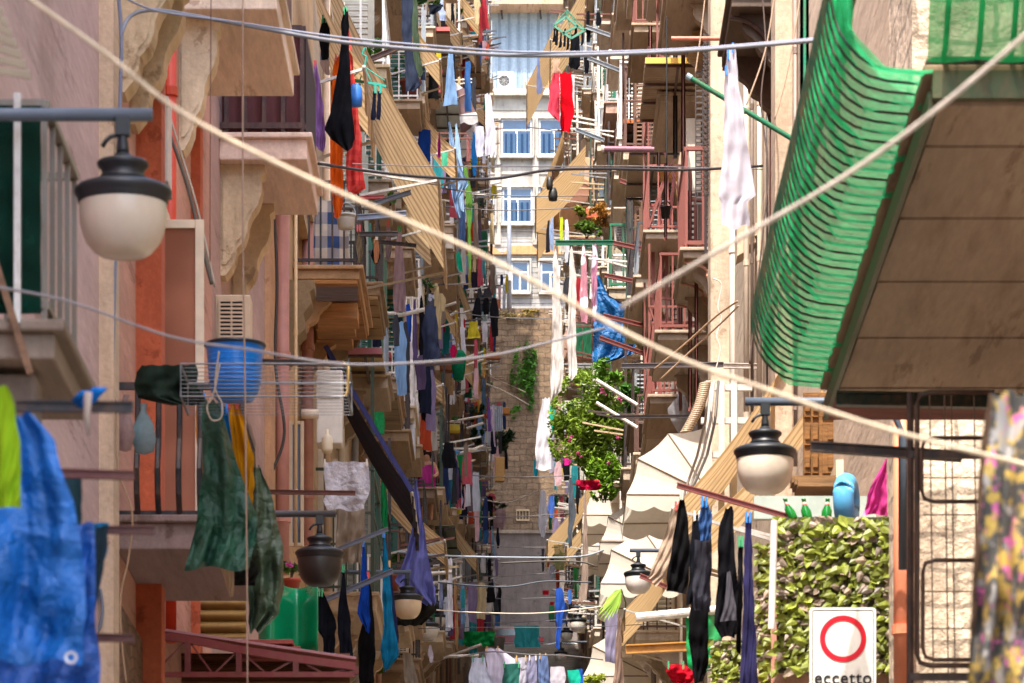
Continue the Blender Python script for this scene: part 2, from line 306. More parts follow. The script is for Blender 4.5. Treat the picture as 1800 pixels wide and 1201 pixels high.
def wire(label, pts, r, col, d0, d1=None, sag=0, name='cable', cat='cable', group=None, nsub=7, mat=None):
    d1 = d1 or d0; x0, x1 = pts[0][0], pts[-1][0]; q = []
    n = len(pts); f = []
    for i in range(n-1):          # Catmull-Rom through the points
        p0, p1, p2, p3 = pts[max(i-1, 0)], pts[i], pts[i+1], pts[min(i+2, n-1)]
        for k in range(nsub):
            t = k/nsub; f.append([.5*(2*p1[j]+(p2[j]-p0[j])*t+(2*p0[j]-5*p1[j]+4*p2[j]-p3[j])*t*t+(3*p1[j]-p0[j]-3*p2[j]+p3[j])*t**3) for j in (0, 1)])
    f.append(list(pts[-1][:2])); L_ = len(f)-1
    q = [P(x, y, d0+(d1-d0)*i/L_) for i, (x, y) in enumerate(f)]
    return tag(MB().tube(q, r, 8).build(name, mat or M('plastic', col, .6), smooth=True), label, cat, group)
def rod(label, a, b, r, col, d=None, X=1.9, sq=True, name='iron_bar', cat='bar', d2=None, group=None, cap=None):
    d = d or DX((a[0]+b[0])/2, X); p, q = P(*a, d), P(*b, d2 or d); m = MB()
    if sq:    # rolled section: web and two flanges
        m.bar(p, q, r*.5, r*2); up = Vector((0, 0, r*.85)); m.bar(p+up, q+up, r*1.8, r*.32); m.bar(p-up, q-up, r*1.8, r*.32)
    else: m.tube([p, q], r, 12)
    o = m.build(name, M('metal', col)); 
    if cap: MB().tube([p-(q-p).normalized()*.03, p+(q-p).normalized()*.02], r*1.25, 12).build('end_cap', M('plastic', cap), o)
    return tag(o, label, cat, group)
def lamp(label, px, yrim, wpx, d, arm, glass='#d9cfc0', dark=False, wall=None, bend=False):
    """street lamp: rim centre at (px, yrim), rim width wpx pixels; arm = (x_end_of_arm, y)"""
    k = wpx*d/F/172.; c = P(px, yrim, d); L = thing('street_lamp', label, 'street lamp', P(px, yrim, d)+Vector((0, 0, -.3)), 'lamps hung over the street')
    pr = lambda lst: [(r*k, -(z-355)*k) for r, z in lst]
    st = M('paint', '#1c2126', .45)
    h = MB().lathe(c, pr([(0, 270), (14, 271), (16, 276), (28, 280), (42, 284), (46, 288), (44, 294), (38, 300), (37, 308), (42, 313), (43, 316), (38, 318), (62, 323), (80, 330), (86, 336), (86, 341), (82, 347), (80, 352), (79, 358), (74, 362), (60, 362), (0, 360)]), 40).build('housing', st, L, smooth=True)
    g = MB().lathe(c, pr([(77, 358), (77, 372), (76, 392), (71, 412), (64, 428), (52, 442), (40, 450), (20, 452), (0, 452)]), 36).build('glass_bowl', M('opal', glass) if not dark else M('paint', '#2b2826', .4), L, smooth=True)
    MB().lathe(c, pr([(0, 270), (11, 270), (11, 262), (8, 240), (9, 226), (9, 212), (0, 212)]), 14).build('stem', st, L, smooth=True)
    hk = [c+Vector((x*k, 0, -(z-355)*k)) for x, z in ((-2, 240), (-12, 238), (-22, 241), (-30, 248), (-36, 258))]
    MB().tube(hk, 4*k, 8).build('hook', st, L, smooth=True)
    za = c.z+(355-202)*k; xe = P(arm, 0, d).x; w_ = wall if wall is not None else (-2.9 if px < CX else 2.9)
    pts = [Vector((xe, d, za)), Vector((w_*.9, d, za)), Vector((w_, d, za))]
    if bend: pts = [Vector((xe, d, za)), Vector((w_-.62*(1 if w_ > 0 else -1), d, za)), Vector((w_-.46, d, za-.02)), Vector((w_-.36, d, za-.10)), Vector((w_-.31, d, za-.24)), Vector((w_-.31, d, za-1.2))]
    MB().tube(pts, 11.5*k, 14).build('arm', M('paint', '#55606e' if not dark else '#39393d', .5), L, smooth=True)
    MB().box(c.x-13*k, c.x+13*k, d-10*k, d+10*k, za-38*k, za+0*k).build('clamp', st, L, bevel=.004)
    return L
def ac(label, x0, y0, x1, y1, d, col='#d8d2c6', vent='fan', X=None, group='air conditioning units on the facades'):
    a, b = P(x0, y1, d), P(x1, y0, d); w_, h = b.x-a.x, b.z-a.z; t = thing('air_conditioner', label, 'air conditioner', (a.x+w_/2, d, a.z), group)
    MB().box(a.x, b.x, d, d+.32, a.z, b.z).build('casing', M('plastic', col), t, bevel=.012)
    m = MB()
    if vent == 'fan':
        r = min(w_*.36, h*.38); cx, cz = a.x+w_*.42, a.z+h/2
        for q in (1, .8, .6, .4, .2): m.tube([(cx+r*q*math.cos(i*math.pi/12), d-.012, cz+r*q*math.sin(i*math.pi/12)) for i in range(25)], .006, 5)
        for i in range(4): an = i*math.pi/4; m.bar((cx-r*math.cos(an), d-.01, cz-r*math.sin(an)), (cx+r*math.cos(an), d-.01, cz+r*math.sin(an)), .008)
        MB().lathe((0, 0, 0), [(0, 0), (r, 0)], 24)
        pts = [(cx+r*math.cos(i*math.pi/12), d-.004, cz+r*math.sin(i*math.pi/12)) for i in range(24)]; MB().add(pts, [tuple(range(24))]).build('fan_opening', M('paint', '#17181a'), t)
        m.build('grille', M('plastic', '#b9b6ae'), t)
    else:
        MB().box(a.x+w_*.13, b.x-w_*.2, d-.006, d-.002, a.z+h*.06, b.z-h*.12).build('vent_opening', M('paint', '#221f1e'), t)
        n = max(6, int(h/.045))
        for i in range(n+1): z = a.z+h*.06+(h*.82)*i/n; m.box(a.x+w_*.13, b.x-w_*.2, d-.022, d-.008, z-.009, z+.009)
        for k in (.13, .47, .8): m.box(a.x+w_*k-.008, a.x+w_*k+.008, d-.026, d-.009, a.z+h*.06, b.z-h*.12)
        m.build('grille', M('plastic', col), t)
    m = MB(); m.box(a.x, a.x+.03, d, d+.34, a.z-.05, a.z-.003).box(b.x-.03, b.x, d, d+.34, a.z-.05, a.z-.003); m.build('shelf_bracket', M('metal', '#8d8a86'), t); return t
def awning(label, a, b, d, L, col, X=None, kind='tan', fringe=True, arm=True, group='drop awnings'):
    """sloping awning: near edge from wall point a to outer point b (pixels at depth d), reaching L metres up the street"""
    p, q = P(*a, d), P(*b, d); t = thing('awning', label, 'awning', p, group)
    mat = M('stripe', '#c4aa84', '#a08460', .45, 1, .35) if kind == 'tan' and col < '#b2' else M('stripe', '#cfb086', '#a98a5e', .38, 1, .4) if kind == 'tan' else M('cloth', col, .3)
    def fn(u, v):
        r = p.lerp(q, v); s = -.10*math.sin(v*math.pi)*(1+.25*math.sin(u*9)); return (r.x, d+L*u, r.z+s+.012*math.sin(u*26+v*3))
    MB().grid(fn, 24, 14).build('canvas', mat, t, smooth=True)
    if fringe:
        def fv(u, v): return (q.x+.02*math.sin(u*20), d+L*u, q.z-.24*v-.04*v*abs(math.sin(u*L*9)))
        MB().grid(fv, 40, 3).build('valance', mat, t, smooth=True)
        MB().tube([(q.x, d-.05, q.z), (q.x, d+L+.05, q.z)], .022, 8).build('front_rail', M('paint', '#c9c2b5'), t, smooth=True)
    if arm:
        w_ = -2.9 if p.x < 0 else 2.9
        for dd in (d+.02, d+L-.02): MB().bar((w_, dd, q.z-.35), (q.x, dd, q.z), .03).build('folding_arm', M('metal', '#b9b4ac'), t)
    return t
def dome(label, px_wall, ytop, r, d, L, col='#e9dfcf', side=1, n=3, stripe=None, wall=2.9, drop=.28, rz=.85, xw=None):
    """box dome canopy: hoops pivot on the wall, canvas between, scalloped valance"""
    xw = xw if xw is not None else side*wall; zt = P(0, ytop, d).z; zb = zt-r*rz; t = thing('dome_awning', label, 'awning', (xw, d, zb), 'domed canopies over the balconies')
    mat = M('stripe', col, stripe, .34, 1, .45) if stripe else M('canvas', '#efe6d8'); fr = M('metal', '#8c7a66'); hoops = []; pinch = .30
    for k in range(n+1):
        a = math.pi/2*k/n; x = r*math.sin(a); z = r*rz*math.cos(a); ins = L*.12*(1-math.sin(a))
        hoops.append([Vector((xw, d+L*.02, zb)), Vector((xw-side*x, d+ins, zb+z)), Vector((xw-side*x, d+L-ins, zb+z)), Vector((xw, d+L*.98, zb))])
    m = MB()
    for A, B in zip(hoops, hoops[1:]):
        for s0, s1 in ((0, 1), (1, 2), (2, 3)):
            def fn(u, v, A=A, B=B, s0=s0, s1=s1):
                p = A[s0].lerp(A[s1], u); q = B[s0].lerp(B[s1], u); r_ = p.lerp(q, v); c = Vector((xw, d+L/2, zb)); return r_+(c-r_)*.03*math.sin(math.pi*v)*(1 if s0 == 1 else u)
            m.grid(fn, 8, 5)
    m.build('canopy', mat, t, smooth=False)
    B = hoops[-1]; m = MB()
    for s0, s1 in ((0, 1), (1, 2), (2, 3)):
        ln = (B[s1]-B[s0]).length; k = max(2, round(ln/.42))
        def fv(u, v): p = B[s0].lerp(B[s1], u); return (p.x-side*.015*v, p.y, p.z-drop*v*(.72+.28*abs(math.sin(math.pi*k*u))))
        m.grid(fv, k*8, 3)
    m.build('valance', mat, t, smooth=True)
    m = MB()
    for h in hoops[1:]:
        for p, q in zip(h, h[1:]): m.tube([p-Vector((0, 0, .012)), q-Vector((0, 0, .012))], .014, 6)
    m.build('hoop_frame', fr, t); return t
def foliage(mb, c, r, n, leaf, flat=1.0, holes=()):
    rx, ry, rz = r
    cl = [(random.gauss(0, .5), random.gauss(0, .5), random.gauss(0, .5)) for _ in range(max(5, n//(45 if n < 1500 else 110)))]
    for i in range(n):
        q = random.choice(cl); sg = .17 if n < 1500 else .125; v = Vector((q[0]+random.gauss(0, sg), q[1]+random.gauss(0, sg), q[2]+random.gauss(0, sg)))
        if v.length > 1.15: v *= 1.1/v.length
        p = Vector(c)+Vector((v.x*rx, v.y*ry, v.z*rz)); s = leaf*random.uniform(.6, 1.35)
        a = Vector((random.gauss(0, 1), random.gauss(0, 1), random.gauss(-.4, .6))).normalized(); b = a.cross(Vector((random.gauss(0, .5), random.gauss(0, .5), 1))).normalized(); nrm = a.cross(b)
        mb.add([p-a*s*.5, p+b*s*.3+nrm*s*.1, p+a*s*.55-nrm*s*.12, p-b*s*.3+nrm*s*.1], [(0, 1, 2), (0, 2, 3)])
def bush(label, x, y, rx, ry, d, n, leaf=.07, col='#4f7a22', pot=None, name='potted_plant', cat='plant', group='plants on the balconies', stems=True, rd=None):
    c = P(x, y, d); t = thing(name, label, cat, P(x, y+ry, d), group); m = MB(); foliage(m, c, (W(rx, d)*.9, rd or W(rx, d)*.8, W(ry, d)*.9), n, leaf); m.build('foliage', M('leaf', col), t)
    if stems:
        m = MB()
        for i in range(5): a = P(x+random.uniform(-rx, rx)*.1, y+ry, d); b = P(x+random.uniform(-rx, rx)*.7, y-ry*random.uniform(.1, .8), d); m.tube([a, a.lerp(b, .5)+Vector((.02, 0, .03)), b], [.012, .009, .004], 5)
        m.build('stems', M('wood', '#4a3a26'), t)
    if pot:
        pw, ph, pc = pot; c = P(x, y+ry, d); k = W(1, d); MB().lathe((c.x, c.y, c.z-W(ph, d)), [(0, 0), (pw*.36*k, 0), (pw*.48*k, ph*.85*k), (pw*.54*k, ph*.85*k), (pw*.54*k, ph*k), (pw*.46*k, ph*k), (pw*.44*k, ph*.9*k), (0, ph*.9*k)], 18).build('pot', M('paint', pc), t, smooth=True)
    return t

# ---------------------------------------------------------------- the left-hand buildings
fl = lambda d, n0=0: [G(d)+3.9+3.5*k for k in range(n0, n0+7)]
LA = building(-1, 2, 29.2, 17, '#d6b4b2', 'pink and mauve plastered house at the left edge of the photo')
MB().box(-2.9, -2.80, 28.95, 29.35, G(29)-1, 14.9).build('pilaster', M('plaster', '#dcbfa4'), LA)
LB = building(-1, 29.2, 39.4, 19, '#d3a08c', 'orange house with cream balconies and a white glazed door')
LC = building(-1, 39.4, 47.6, 20, '#bb9a90', 'dull brown pink house behind the blue basin')
MB().box(-2.9, -2.84, 47.3, 48.0, G(47)-1, 17.4).build('pilaster', M('plaster', '#c99a72'), LC)
LD = building(-1, 47.6, 58, 22, '#d0aa7c', 'ochre house behind the two pink drainpipes', bands=[13.3])
LE = building(-1, 58, 74, 24, '#c9b090', 'cream house with a plank-bottomed balcony on the left', bands=[18.1])
LF = building(-1, 74, 94, 30, '#c7a78a', 'beige house behind the lavender towel')
LG = building(-1, 94, 126, 40, '#d6b9a0', 'peach house behind the black trousers and dotted cloth')
LH = building(-1, 126, 176, 54, '#c4a892', 'tall sand-coloured house beyond the peach one on the left')
LI = building(-1, 176, 258, 75, '#b59c88', 'tall drab house last on the left before the stone wall')  # roof raised and wall run on to cast more shadow on the end walls
# right-hand
RA = building(1, 12, 31.0, 15, '#d8c2a8', 'plastered house carrying the big plank balcony overhead', wx=3.6)
RS = building(1, 31.4, 33.4, 15, '#ecdcc6', 'rough pale stone house end behind the dark steel frame', wx=2.84, kind='stone')
RB = building(1, 33.4, 47, 16, '#dcc6ac', 'cream house with brown wooden shutters and leafy balcony screen')
RC = building(1, 47, 61.4, 19.5, '#d8c4ac', 'pale house behind the white towel and green pole')
RD = building(1, 61.4, 80, 26, '#e8d8c4', 'white house with brick-red railings on the right')
RE = building(1, 80, 108, 34, '#e6d0b8', 'cream house above the big green bush')
RF = building(1, 108, 150, 45, '#e9d6c2', 'pale house beside the long white hanging sheets')
RG = building(1, 150, 200, 60, '#dcc6b0', 'sunlit house beyond the long white sheets')
RH = building(1, 200, 243, 68, '#e0cdb8', 'farthest pale house on the right')

# left balconies
o = balcony(LA, -1, 19, 20.35, 4.22, dep=.80, slab='#8d7f72', t=.12, rail='#7a756c', rh=.98, gap=.26, r=.012)
zb = 4.27
MB().grid(lambda u, v: (-2.9+.74*u, 18.99+.012*math.sin(u*9)+.01*math.sin(v*21+u*5), zb+.03+.93*v), 40, 30).build('shade_net', M('net', '#0f3a2e', .08), o, thick=.003)
MB().box(-2.275, -2.245, 18.94, 18.965, zb-.02, zb+1.0).build('support_post', M('metal', '#c9c9c4'), o)
MB().bar((-2.62, 18.93, zb+1.1), (-2.2, 18.93, zb-.25), .03).build('wooden_batten', M('wood', '#8a6a52'), o)
m = MB(); m.box(-2.9, -2.2, 19.15, 19.4, zb-.55, zb-.2).box(-2.9, -2.35, 19.2, 19.35, zb-.9, zb-.553); m.build('stone_corbel', M('plaster', '#7b6f66'), o, bevel=.02)
balcony(LB, -1, 30.3, 31.5, 9.72, slab='#ecd4b0', rail='#6b2f2a', t=.22, brk=2, edge='#e2c9a6', bp=.42, bh=1.05, bw=.14)
o = balcony(LB, -1, 35.4, 38.0, 10.74, slab='#f2e0cc', rail='#3a1a1c', t=.2, brk=1, edge='#ecd8b8', bp=.34, bh=1.1, bw=.14, gap=.2, r=.02)
MB().box(-2.11, -2.085, 35.45, 37.95, 10.85, 11.8).build('railing_panel', M('paint', '#4a2022'), o)
o = balcony(LC, -1, 40.3, 42.4, 10.78, slab='#efd2c0', rail='#33191a', t=.2, brk=2, edge='#e2c9a6', bp=.42, bh=1.05, bw=.14, gap=.16, r=.02)
MB().box(-2.88, -2.10, 40.36, 40.375, 10.86, 11.8).box(-2.11, -2.085, 40.4, 42.3, 10.86, 11.8).build('railing_panel', M('corr', '#4d2124', '#2a1214', .19, 0, .9), o)
o = balcony(LB, -1, 30.2, 32.5, 5.36, slab='#a08884', t=.19, rail=None, brk=0)
m = MB()
for i in range(6):
    x = -2.9+.15+i*.148; m.tube([(x, 30.22, 5.4), (x, 30.12, 5.55), (x, 30.10, 5.72), (x, 30.2, 5.95), (x, 30.22, 6.32)], .021, 6)
for i in range(15): y = 30.22+i*.16; m.tube([(-2.08, y, 5.4), (-1.98, y, 5.55), (-1.96, y, 5.72), (-2.06, y, 5.95), (-2.08, y, 6.32)], .016, 6)
for z in (5.42, 6.33): m.bar((-2.9, 30.22, z), (-2.06, 30.22, z), .04, .05); m.bar((-2.08, 30.22, z), (-2.08, 32.45, z), .04, .05)
m.build('railing', M('metal', '#20222a'), o)
MB().box(-2.9, -2.85, 29.6, 32.6, 2.6, 4.75).build('exposed_masonry', M('stone', '#84654e', 3.), LB)
for x0, x1, d_ in ((238, 284, 31.7), (330, 352, 36.9)): q0 = P(x1, 0, d_).x; MB().box(-2.9, q0, d_, d_+.3, G(30), 16).build('painted_pilaster', M('plaster', '#cf6a46'), LB)
# glazed white door leaf standing open, narrow frames beside it
def frame(b, x0, y0, x1, y1, d, wpx, col, pane=None, name='door_leaf', mid=None):
    p, q = P(x0, y1, d), P(x1, y0, d); k = W(wpx, d); m = MB(); m.box(p.x, p.x+k, d, d+.05, p.z, q.z).box(q.x-k, q.x, d, d+.05, p.z, q.z).box(p.x+k+.001, q.x-k-.001, d, d+.05, p.z, p.z+k).box(p.x+k+.001, q.x-k-.001, d, d+.05, q.z-k, q.z)
    if mid: z = P(0, mid, d).z; m.box(p.x+k+.001, q.x-k-.001, d, d+.05, z-k*.5, z+k*.5)
    o = m.build(name, M('paint', col, .35), b, bevel=.004)
    if pane: MB().box(p.x+k, q.x-k, d+.02, d+.03, p.z+k, q.z-k).build('pane', M('glass', pane), o)
    return o
frame(LB, 268, 386, 358, 925, 32.9, 15, '#ecd9bf', '#a8705a')  # brownish orange of the larger pane is a reflection put into its colour
frame(LB, 228, 392, 262, 925, 32.2, 7, '#a89888', '#15181c')
for x, c in ((236, '#c9b191'), (248, '#4b4a4d'), (259, '#c4b29a')): a, b_ = P(x, 925, 32.6), P(x+5, 396, 32.6); MB().box(a.x, b_.x, 32.1, 32.14, a.z, b_.z).build('door_post', M('paint', c), LB)
pipe(LB, 298, .055, 34.35, -60, 1130, '#c9401f')
pipe(LD, 496, .082, 49.4, 366, 1010, '#bd8478'); pipe(LD, 541, .075, 54.6, 366, 960, '#c08a7c')
pipe(LD, 520, .02, 50.5, 366, 960, '#d8b98c', 'conduit')
a, b_ = P(453, 925, 47), P(470, 400, 47)
frame(LD, 508, 740, 534, 960, 52, 6, '#c7b090', '#5a6c80', 'window_frame')
# ornate cornice piece above a window on the ochre house
def corbel(b, x0, y0, x1, y1, d, col, name='window_hood'):
    p, q = P(x0, y1, d), P(x1, y0, d); m = MB(); w_, h = q.x-p.x, q.z-p.z; pr = [(0, 1), (1, 1), (1, .9), (.86, .86), (.9, .72), (.62, .6), (.68, .42), (.38, .32), (.4, .15), (.2, .1), (0, 0)]
    f = [(p.x+w_*x, d, p.z+h*z) for x, z in pr]; g = [(p.x+w_*x, d+.5, p.z+h*z) for x, z in pr]; k = len(pr)
    m.add(f+g, [tuple(range(k)), tuple(range(2*k-1, k-1, -1))]+[(j, (j+1) % k, (j+1) % k+k, j+k) for j in range(k)]); return m.build(name, M('plaster', col), b)
corbel(LD, 503, 492, 552, 640, 51.5, '#8c7658')
# ochre/cream houses, middle distance
o = balcony(LD, -1, 53.0, 56.2, 12.55, slab='#b9926a', t=.12, rail='#17171b', rh=1.05, gap=.14, plank='#b07a45', r=.012, brk=2)
m = MB(); z = 12.3
for i, (y0, y1) in enumerate(((533, 560), (563, 578), (582, 598))):
    p, q = P(556, y1, 53.6+i*.9), P(628-i*5, y0, 53.6+i*.9); MB().box(p.x, q.x, 53.6+i*.9, 54.2+i*.9, p.z, q.z).build('timber_board', M('wood', '#b8824e'), o)
MB().box(P(556, 0, 53).x, P(630, 0, 53).x, 52.9, 52.95, P(0, 532, 53).z, P(0, 507, 53).z).build('fascia', M('wood', '#4a3428'), o)
balcony(LE, -1, 60.3, 62.9, 14.05, slab='#9c8468', t=.14, rail='#17171b', rh=1.05, gap=.16, plank='#a08058')
balcony(LE, -1, 69, 72, 14.55, slab='#a08870', t=.16, rail='#dcd6cc', rh=1.05, gap=.2, plank='#8e7a60')
balcony(LE, -1, 63.2, 65.8, 17.95, slab='#b9a586', t=.16, rail='#e6e2da', rh=1.1, gap=.35, r=.016)
balcony(LF, -1, 75, 77.6, 14.9, slab='#a48a6c', t=.16, rail='#1b1b1e', rh=1.0)
balcony(LF, -1, 77, 80, 18.6, slab='#b39c84', t=.16, rail='#1b1b1e', rh=1.0)
balcony(LF, -1, 84, 87.4, 19.0, slab='#a89078', t=.18, rail='#e0dad0', rh=1.05)
balcony(LF, -1, 82, 85, 11.9, slab='#a48a70', t=.18, rail='#1b1b1e', rh=1.05)
balcony(LF, -1, 88, 91, 15.4, slab='#a48a70', t=.18, rail='#1b1b1e', rh=1.05)
o = balcony(LG, -1, 103, 111, 24.8, dep=1.15, slab='#c2aa92', t=.16, rail=None, brk=0)
MB().box(-1.83, -1.76, 102.9, 111, 24.86, 25.2).box(-2.9, -1.76, 102.8, 102.88, 24.86, 25.2).build('parapet', M('paint', '#efe6da'), o)
for i, (d, z) in enumerate(((33.5, 6.0), (51, 14.5), (62, 14.2), (64.5, 18.2), (70.5, 14.7), (78, 18.7))): door({0: LB, 1: LD, 2: LE, 3: LE, 4: LE, 5: LF}[i], -1, d, z, shut=(None, None, '#8f8f80', '#bdb7a8', '#4b6a4b', '#8b8374')[i])

# right balconies -------------------------------------------------------------
# the big balcony overhead, top right: pot-bellied railing under a green net
o = balcony(RA, 1, 21.7, 29.3, 6.12, dep=1.55, slab='#9a8468', t=.1, rail=None, brk=0, plank='#b8a48e', wx=3.62)
m = MB(); xo = 2.06
pf = [(.0, 6.13), (-.28, 6.17), (-.45, 6.34), (-.50, 6.6), (-.42, 6.95), (-.30, 7.4), (-.16, 8.0)]
for i in range(40):
    d = 21.75+i*(29.25-21.75)/39; q_ = []
    for j in range(17):
        k = j/16*5.4; n_ = min(5, int(k)); f = k-n_; p0, p1, p2, p3 = pf[max(n_-1, 0)], pf[n_], pf[n_+1], pf[min(n_+2, 6)]
        c2 = [.5*(2*p1[e]+(p2[e]-p0[e])*f+(2*p0[e]-5*p1[e]+4*p2[e]-p3[e])*f*f+(3*p1[e]-p0[e]-3*p2[e]+p3[e])*f**3) for e in (0, 1)]; q_.append((xo+c2[0]-.012, d, c2[1]+.02))
    m.tube(q_, .0085, 5)
for i in range(9):
    x = 2.12+i*.17; m.tube([(x, 21.72, 6.2), (x, 21.55, 6.24), (x, 21.4, 6.4), (x, 21.45, 6.7), (x, 21.7, 7.0), (x, 21.72, 7.35)], .016, 5)
m.bar((xo, 21.7, 6.2), (xo, 29.3, 6.2), .05, .02).bar((xo-.12, 21.7, 7.6), (xo-.12, 29.3, 7.6), .03, .03).bar((xo, 21.7, 6.2), (3.6, 21.7, 6.2), .05, .03); m.build('railing', M('metal', '#073324'), o)
pf = [(.0, 6.13), (-.28, 6.17), (-.45, 6.34), (-.50, 6.6), (-.42, 6.95), (-.30, 7.4), (-.16, 8.0)]
def netf(u, v):
    k = v*6; i = min(5, int(k)); f = k-i; a, b = pf[i], pf[i+1]; d = 21.6+7.75*u; f = f*f*(3-2*f); q = .5+.5*math.sin(u*46*2*math.pi+.7*math.sin(u*11))*(.45+.55*math.sin(u*17+v*3)**2)
    return (xo+(a[0]+(b[0]-a[0])*f)*(.94-.12*q+.10*noise.noise(Vector((u*42, v*5, 0))))-.05*math.sin(u*13+v*5)*v, d, a[1]+(b[1]-a[1])*f+.03*math.sin(u*19)*v+.05*noise.noise(Vector((u*30, v*4, 2))))
MB().grid(netf, 208, 26).build('green_net', M('net', '#40d890', .3), o, smooth=True)
MB().grid(lambda u, v: (2.02+1.6*u, 21.5-.22*math.sin(v*3.1)+.03*math.sin(u*30+v*4), 6.14+1.2*v), 60, 20).build('end_net', M('net', '#2fc06c', .2), o, smooth=True)
m = MB().bar((2.06, 21.7, 5.98), (2.06, 29.35, 5.98), .03, .13)
m.box(2.06, 3.6, 21.62, 21.68, 5.99, 6.13); m.build('edge_beam', M('metal', '#3b4a2a'), o)
p = P(1452, 690, 29.35); MB().box(2.07, 3.6, 28.75, 29.42, 5.93, 5.95).build('red_end_board', M('wood', '#7b4036'), o)
rod('green iron bar under the end of the plank balcony', (1470, 701), (1800, 707), .045, '#0f2a20', d=27.5)
# cream house: hedge-screened balcony, brown shutters
o = balcony(RB, 1, 34.1, 38.6, 4.86, slab='#c9a48f', t=.16, rail='#c08a78', rh=1.1, gap=.2)
door(RB, 1, 39.6, 8.0-3.1+.05, h=2.4, col='#6b4a2c')
for x0, x1, d in ((1412, 1440, 39.5), (1440, 1528, 40.3)):
    p, q = P(x0, 838, d), P(x1, 690, d); m = MB(); m.box(p.x, q.x, d, d+.05, p.z, q.z); n = 3
    for i in range(2):
        for j in range(3): xx0 = p.x+(q.x-p.x)*(i+.12)/2; xx1 = p.x+(q.x-p.x)*(i+.88)/2; z0 = p.z+(q.z-p.z)*(j+.1)/3; z1 = p.z+(q.z-p.z)*(j+.9)/3; m.box(xx0, xx1, d-.025, d-.001, z0, z1).box(xx0+.05, xx1-.05, d-.045, d-.026, z0+.05, z1-.05)
    m.build('wooden_shutter', M('wood', '#8a5f30'), RB, bevel=.004)
m = MB(); 
for i in range(3): p, q = P(1400-i*4, 862-i*7, 39), P(1535, 850-i*7, 39); m.box(p.x, q.x, 38.8+.1*i, 39.3, min(p.z, q.z), max(p.z, q.z))
m.build('window_sill', M('wood', '#8c6a44'), RB)
pipe(RS, 1586, .064, 31.2, 690, 1260, '#e8906c')
pipe(RC, 1360, .05, 50.5, -30, 480, '#a8766c'); pipe(RD, 1291, .07, 59.5, -30, 1000, '#efe4d6')
MB().box(2.62, 2.9, 60.6, 61.5, G(61), 19.4).build('pilaster', M('plaster', '#cfbaa2'), RC)
MB().box(2.72, 2.9, 46.6, 47.4, G(47), 15.9).build('pilaster', M('plaster', '#cdb59c'), RB)
corbel(RC, 1296, 392, 1345, 450, 53.5, '#cbb49a', 'window_hood')
o = balcony(RD, 1, 62.0, 65.0, 14.95, dep=.62, slab='#bfa892', t=.1, rail='#844840', rh=1.45, gap=.24, r=.02)
m = MB()
for d in (62.1, 63.5, 64.9): m.tube([(2.3+.6*math.sin(a/10*1.57), d, 14.82-.75*(1-math.cos(a/10*1.57))) for a in range(11)], .022, 6); m.tube([(2.75+.12*math.cos(a*.63), d, 14.62+.12*math.sin(a*.63)) for a in range(11)], .018, 6)
m.build('iron_scroll_bracket', M('metal', '#c08a70'), o)
o = balcony(RD, 1, 66.5, 69.6, 14.75, dep=.85, slab='#bfa892', t=.1, rail='#844840', rh=1.2, gap=.16, r=.014)
balcony(RD, 1, 70.6, 73.6, 14.6, dep=.85, slab='#bfa892', t=.1, rail='#844840', rh=1.2, gap=.16, r=.014)
balcony(RD, 1, 62.0, 65.0, 18.75, dep=.85, slab='#bfa892', t=.1, rail='#5a3530', rh=1.2, gap=.2, r=.022)
balcony(RC, 1, 47.8, 50.2, 14.4, dep=.6, slab='#6d5e52', t=.14, rail='#2a2424', rh=1.0)
m = MB()
for d in (48, 50): m.tube([(2.3+.6*math.sin(a/10*1.57), d, 14.2-.9*(1-math.cos(a/10*1.57))) for a in range(11)], .03, 6)
m.build('iron_bracket', M('metal', '#3a2a26'), RC)
for d_, z_, L_ in ((74.5, 14.8, 3), (75, 18.4, 3), (67, 18.6, 3), (71.5, 22.2, 3.4)):
    o = balcony(RD, 1, d_, d_+L_, z_, dep=.8, slab='#cdb8a2', t=.1, rail=random.choice(('#93534b', '#7a463e', '#4a302c')), rh=1.15, gap=.15, r=.012, brk=0)
    for q in (d_+.05, d_+L_-.05): MB().bar((2.15, q, z_), (2.15, q, z_+3.3), .035).build('post', M('metal', '#7e463e'), o)
    MB().bar((2.15, d_, z_+2.2), (2.15, d_+L_, z_+2.2), .04).bar((2.15, d_+.03, z_+2.2), (2.9, d_+.03, z_+2.2), .04).build('post_rail', M('metal', '#7e463e'), o)
    m = MB(); m.bar((2.15, d_+.02, z_+.1), (2.9, d_+.02, z_+2.2), .03).bar((2.9, d_+.02, z_+.1), (2.15, d_+.02, z_+2.2), .03); m.build('brace', M('metal', '#7e463e'), o)
for px_, r__, d_, c_ in ((1312, .035, 53.2, '#c9b8a4'), (1322, .02, 52.6, '#6a5a50'), (1335, .03, 52, '#d8c4ae'), (1349, .015, 51.2, '#3a3432'), (1398, .02, 45.5, '#8a7a70'), (1375, .045, 47.9, '#a07a6c')): pipe(RC if d_ > 47 else RB, px_, r__, d_, -40, 820, c_)
balcony(RE, 1, 98, 101.6, 22.75, dep=1.0, slab='#c9b79e', t=.22, rail='#0f6b4c', rh=1.45, gap=.24, r=.022)
balcony(RE, 1, 84, 87, 17.0, slab='#8a7866', t=.14, rail='#2a2220', rh=1.05)
balcony(RE, 1, 82, 85.5, 24.1, slab='#b09a80', t=.12, rail='#7b463e', rh=1.05)
balcony(RF, 1, 111, 115, 30.6, slab='#c9a998', t=.25, rail='#a9b0b4', rh=1.15, gap=.22, r=.018)
balcony(RF, 1, 112, 116, 34.5, slab='#c9b098', t=.25, rail='#a9b0b4', rh=1.15, gap=.22, r=.018)
door(RE, 1, 103.2, 31, shut='#1c6b52'); door(RF, 1, 113.6, 30.6, shut='#176a54'); door(RF, 1, 118, 30.6, shut='#176a54')
